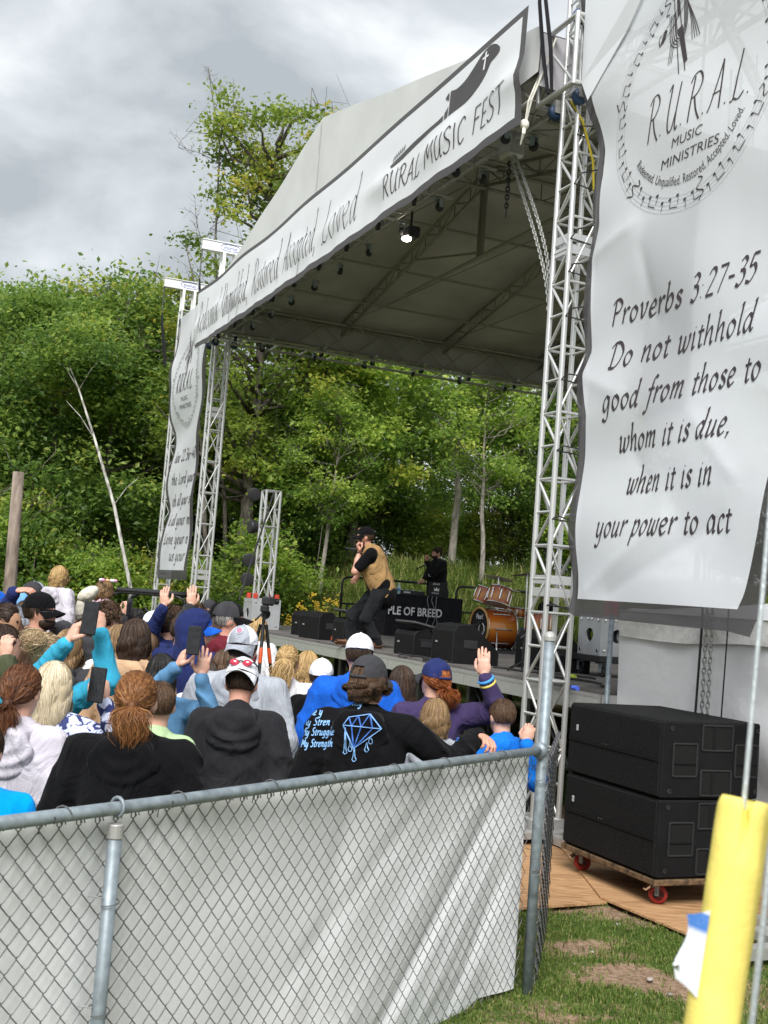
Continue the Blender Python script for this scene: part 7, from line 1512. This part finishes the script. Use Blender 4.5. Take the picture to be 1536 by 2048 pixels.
crowd(113, 1315, 5.3, 'woman in blue and white patterned shirt with platinum blond hair', top=PAT, hair=('long', 'platinum', .20), kind='shirt', face=8, armR=dict(p=(208, 1402, 5.1), d=(-.2, .2, .9), palm=(-.8, .6, 0), curl=.7, spread=.1, fist=True, pole=(.8, -.1, -1)))
phone(aty(194, 1370, 5.0), (.05, .05, 1), (-.15, -1, .1), 'black phone held by the woman in the patterned shirt')
crowd(322, 1356, 5.25, 'person in pale green shirt with short brown hair beside the ginger ponytail', top=LIM, hair=('short', 'midbrown', .03), kind='shirt', face=10, girth=.82)
crowd(-28, 1440, 4.05, 'person in bright blue at the bottom left edge by the fence', top=C('azure', .0, .26, .70), hair=('short', 'brown', .03), kind='shirt', face=0, girth=1.1)
crowd(10, 1243, 6.6, 'dark haired person with glasses at the left edge raising a hand', top=OLV, hair=('short', 'brown', .03), face=-12, hy=-.5, shades=None, armR=dict(p=(12, 1318, 6.25), d=(-.1, .1, 1), palm=(.2, 1, 0), curl=.5, spread=.2, pole=(.5, -.3, -1)))
crowd(142, 1253, 7.4, 'woman with wavy dark blond hair behind the turquoise sleeve', top=CHR, hair=('wavy', 'darkblond', .20), face=3)
crowd(60, 1252, 7.2, 'woman with long brown hair behind the messy blond bun', top=C('rose', .28, .06, .09), hair=('long', 'midbrown', .24), face=3)
crowd(242, 1244, 7.9, 'woman with streaked brown hair and white hood beside the tan hoodie', top=WHT, hair=('wavy', 'darkblond', .18), face=0)
crowd(85, 1180, 8.1, 'bearded man in black cap and sunglasses looking right', top=BLKH, hair=('short', 'brown', .02), hat=dict(c=BLKH, b=BLKH), face=-30, hy=-.75, beard='brown', sk='b', shades='eyes')
crowd(18, 1203, 8.2, 'woman with dark hair tied back looking right at the left edge', top=BLKH, hair=('bun', 'brown', .045), face=-30, hy=-.8, sk='c')
crowd(42, 1180, 10.4, 'person in light blue cap near the left edge', top=BLKH, hair=('short', 'brown', .02), hat=dict(c=LBL), face=-50, hy=-.5)
crowd(72, 1160, 11.5, 'person in grey and black cap behind the light blue cap', top=NAV, hair=('short', 'brown', .02), hat=dict(c=GCAP, mesh=CHR), face=-20)
crowd(218, 1203, 8.8, 'person with curly brown hair beneath the child in pink', top=CHR, hair=('curly', 'midbrown', .03), face=-10)
crowd(130, 1238, 8.4, 'person in charcoal cap below the child on shoulders', top=C('violet', .10, .03, .22), hair=('short', 'brown', .02), hat=dict(c=CHR), face=-10)
crowd(310, 1219, 11.0, 'person in white cap in front of the left tower foot', top=CRM, hair=('short', 'midbrown', .03), hat=dict(c=WCAP, mesh=WCAP), face=-5)
crowd(338, 1221, 9.8, 'woman with dark hair in a clip left of the navy hood', top=NAV, hair=('bun', 'brown', .05), face=-5, armL=dict(p=(330, 1208, 9.5), d=(-.1, .1, 1), palm=(.3, 1, 0), curl=.15, spread=.5, pole=(-.7, -.1, -1)))
crowd(368, 1227, 8.9, 'man with short dark hair and white collar left of the navy hood', top=NAV, hair=('short', 'brown', .03), face=-8, hood='none')
crowd(300, 1262, 9.0, 'person in cream hoodie behind the dark brown bob', top=CRM, hair=('long', 'midbrown', .12), face=0)
crowd(392, 1206, 10.2, 'person with curly hair raising an open hand before the left main tower', top=CHR, hair=('curly', 'midbrown', .03), face=-5, armL=dict(p=(382, 1212, 9.9), d=(-.05, .1, 1), palm=(-.3, 1, 0), curl=.1, spread=.3, pole=(-.7, -.1, -1)))
crowd(420, 1196, 13.2, 'person in grey cap and orange vest facing the camera by the left tower', top=ORA, hair=('short', 'brown', .02), hat=dict(c=CHR, gap=False), facing=-80, beard='midbrown', sk='b')
crowd(441, 1204, 13.0, 'person in black hood and black cap facing the camera', top=BLKH, hat=dict(c=BLKH, gap=False), hood='up', facing=-70, shades='eyes')
crowd(452, 1294, 7.6, 'woman with brown hair left of the grey trucker cap', top=MAR, hair=('wavy', 'midbrown', .14), face=5)
crowd(418, 1316, 7.5, 'person with dark hair and white patterned scarf behind the filming hand', top=WHT, hair=('bob', 'brown', .10), face=4)
crowd(30, 1205, 9.4, 'person in white cap at the far left edge', top=CHR, hair=('short', 'brown', .02), hat=dict(c=GCAP), face=-20)
crowd(-6, 1178, 9.8, 'person in blue cap pointing right at the far left edge', top=NAV, hair=('short', 'brown', .02), hat=dict(c=ROY), face=-40, sk='b', armR=dict(p=(30, 1180, 9.3), d=(1, .1, .15), palm=(0, .4, -1), curl=.3, spread=.2, pole=(.2, -.3, -1)))
crowd(175, 1232, 9.3, 'person in dark cap behind the large raised phone', top=CHR, hair=('wavy', 'brown', .12), face=-10)
crowd(255, 1222, 10.5, 'person holding up a phone before the utility vehicle', top=CHR, hair=('short', 'brown', .03), face=-8, armR=dict(p=(254, 1232, 10.1), d=(0, .1, 1), palm=(-.7, .7, 0), curl=.6, spread=.1, pole=(.7, -.1, -1)))
phone(aty(259, 1215, 10.0), (-.02, .05, 1), (-.8, -1, .1), 'small phone raised in front of the utility vehicle')
far = [(150, 1197, 10.5, 'brown', 'short', CHR, 'short haired person right of the bearded man in the black cap'), (165, 1222, 11.2, 'blond', 'bob', PNK, 'fair haired person beneath the cream bow'), (278, 1214, 11.8, 'black', 'short', NAV, 'dark haired person directly below the utility vehicle roof'), (296, 1226, 12.2, 'midbrown', 'long', GRYH, 'long haired person left of the white cap'), (350, 1211, 12.0, 'midbrown', 'curly', CHR, 'curly haired person between the two raised hands'), (405, 1222, 11.4, 'brown', 'short', BLKH, 'dark haired person behind the navy hood'), (8, 1218, 10.8, 'black', 'long', BLKH, 'black haired person at the left edge behind the tied back hair'), (195, 1212, 11.4, 'brown', 'bun', CHR, 'person with hair up left of the curly brown hair'), (58, 1197, 9.8, 'midbrown', 'short', OLV, 'short haired person below the light blue cap'), (430, 1232, 10.4, 'midbrown', 'wavy', CHR, 'wavy haired person between the navy and maroon hoods'), (520, 1232, 12.2, 'blond', 'bob', WHT, 'fair haired person behind the tripod'), (108, 1192, 11.8, 'darkblond', 'long', LIL, 'person with light hair below the child on shoulders')]
for x_, y_, D_, hc_, hs_, tp_, lb_ in far: crowd(x_, y_, D_, lb_, top=tp_, hair=(hs_, hc_, .05 if hs_ == 'bun' else .14), face=-6)
# children riding on shoulders
def rider(px_, py_, D, H, label, carrier, **k):
    lg_ = {q: (A3(q*.10, .02, .95), A3(q*.14, .24, .86), A3(q*.12, .26, .45)) for q in (-1, 1)}; P0 = aty(px_, py_, D); zb = P0[2]-H; r_ = crowd(px_, py_, D, label, pos=A3(P0[0], P0[1], zb), base=zb, H=H, legs=lg_, **k)
    return r_
rider(122, 1128, 9.2, 1.22, 'child with blond bob in lilac and navy hoodie riding on shoulders', None, top=LIL, hair=('bob', 'blond', .11), face=-8, pants=C('navy_pants', .02, .03, .09), lod=1, girth=.95)
rider(212, 1156, 9.9, 1.15, 'child in pink with flower crown and pigtails riding on shoulders', None, top=PNK, hair=('wavy', 'darkblond', .16), face=-25, hy=-.5, lod=1, hood='none', girth=.95)
fc = aty(217, 1158, 9.85); mb_e = empty('flower_crown', fc, 'pastel flower crown on the child in pink', 'headband')
for i in range(9): a = 2*pi*i/9; MB().ell(fc+A3(.062*math.cos(a), .07*math.sin(a), -.012), (.018, .018, .014), n=7, m=5).build('flower', [M('flower_pink', (.8, .35, .55)), M('flower_orange', (.8, .45, .2)), M('flower_white', (.8, .78, .75))][i % 3], mb_e, True)
cp = aty(176, 1188, 9.5); o_ = MB().ell(cp, (.10, .06, .055), roty(-.6), 14, 9).build('cream_bow', CRM, None, True); tag(o_, 'cream padded bow beside the child in pink', 'bow'); MB().ell(cp+A3(-.05, 0, -.13), (.045, .04, .10), None, 12, 8).build('bow_tail', CRM, o_, True)
# print on the diamond hoodie and other clothing prints
toW4, up4, HV4, put4, ar4 = T4[1:]
PB1 = M('print_blue', (.05, .16, .55), rough=.8, bmp=0); PB2 = M('print_lightblue', (.25, .48, .82), rough=.8, bmp=0); PGR = M('print_dark', (.03, .03, .035), bmp=0)
_o = bpy.data.objects; hood4 = [c_ for c_ in T4[0].children if c_.name.startswith(('hoodie', 'hood'))]
from mathutils.bvhtree import BVHTree
_vv = []; _ff = []
for c_ in hood4:
    n0 = len(_vv); _vv += [Vector(v.co) for v in c_.data.vertices]; _ff += [tuple(i+n0 for i in p.vertices) for p in c_.data.polygons]
BV4 = BVHTree.FromPolygons(_vv, _ff)
def project(bv, P, off=.004):
    P = np.array(P, float); d = P-CAM; d /= np.linalg.norm(d); h = bv.ray_cast(Vector(CAM), Vector(d)); return (np.array(h[0])-d*off) if h[0] is not None else None
def decal(bv, strokes, par, mat, name, w, D, nib=.7, mn=.6, off=.005):
    mb = MB()
    for st_ in strokes:
        P = crom(st_, 6) if len(st_) > 2 else np.array([np.array(st_[0])+(np.array(st_[1])-np.array(st_[0]))*t for t in np.linspace(0, 1, 7)])
        T = np.gradient(P, axis=0); T /= np.linalg.norm(T, axis=1)[:, None]+1e-9; N = np.stack([-T[:, 1], T[:, 0]], -1); nv_ = np.array([math.cos(nib), -math.sin(nib)]); ww_ = w/2*np.maximum(np.abs(N@nv_), mn); A = P+N*ww_[:, None]; B = P-N*ww_[:, None]
        a = [project(bv, aty(*p, D), off) for p in A]; b_ = [project(bv, aty(*p, D), off) for p in B]
        for i in range(len(P)-1):
            q = [a[i], a[i+1], b_[i+1], b_[i]]
            if all(z is not None for z in q) and max(np.linalg.norm(q[0]-q[k_]) for k_ in (1, 2, 3)) < .06: mb.add(q, [(0, 1, 2, 3)])
    if mb.n: tag(mb.build(name, mat, par), kind='stuff')
dia = [(686, 1450), (722, 1430), (750, 1434), (763, 1460)]; tipd = (707, 1497)
L_ = [[(686, 1450), (698, 1434)], [(698, 1434), (740, 1428)], [(740, 1428), (763, 1458)], [(686, 1450), (763, 1458)], [(686, 1450), tipd], [(763, 1458), tipd], [(703, 1452), tipd], [(722, 1454), tipd], [(745, 1457), tipd], [(698, 1434), (703, 1452)], [(703, 1452), (717, 1431)], [(717, 1431), (722, 1454)], [(722, 1454), (740, 1428)], [(740, 1428), (745, 1457)]]
decal(BV4, L_, T4[0], PB1, 'diamond_print', 3.2, 5.6); decal(BV4, L_[:6], T4[0], PB2, 'diamond_outline', 2.0, 5.6, off=.008)
dr_ = []
for x, y0, y1 in ((690, 1455, 1508), (700, 1482, 1503), (708, 1497, 1523), (733, 1485, 1504), (741, 1476, 1488)): dr_.append([(x, y0), (x-2, y1-10), (x-4, y1-4), (x, y1), (x+4, y1-4), (x+2, y1-10), (x+1, y0)])
decal(BV4, dr_, T4[0], PB2, 'drip_print', 1.8, 5.6)
def decal_text(bv, txt, x0, x1, y, h, D, par, mat, w, slope=0, shear=.25, name='lettering'):
    st_, tot = text_strokes(txt, shear); k = (x1-x0)/tot; decal(bv, [np.stack([x0+P[:, 0]*k, y-P[:, 1]*h+slope*(P[:, 0]*k)], -1) for P in st_], par, mat, name, w, D)
for tx_, x0, x1, y_ in (('Me y', 617, 645, 1430), ('My Stren', 604, 660, 1451), ('My Struggle', 603, 668, 1471), ('My Strength', 602, 665, 1494)): decal_text(BV4, tx_, x0, x1, y_, 15, 5.6, T4[0], PB2, 2.6, slope=-.02)
decal_text(BV4, 'My Family', 655, 725, 1405, 15, 5.6, T4[0], PB2, 2.8, slope=.10); decal_text(BV4, 'Rose', 880, 918, 1478, 11, 5.6, T4[0], PB1, 2.4, slope=.10)
def bv_of(e, names):
    v_ = []; f_ = []
    for c_ in e.children:
        if c_.name.split('.')[0] in names: n0 = len(v_); v_ += [Vector(q.co) for q in c_.data.vertices]; f_ += [tuple(i+n0 for i in p.vertices) for p in c_.data.polygons]
    return BVHTree.FromPolygons(v_, f_)
decal_text(bv_of(T18[0], ('shirt',)), 'Life is better', 137, 200, 1348, 10, 5.8, T18[0], M('print_navy', (.02, .05, .14), bmp=0), 1.6, slope=-.06, shear=.05)
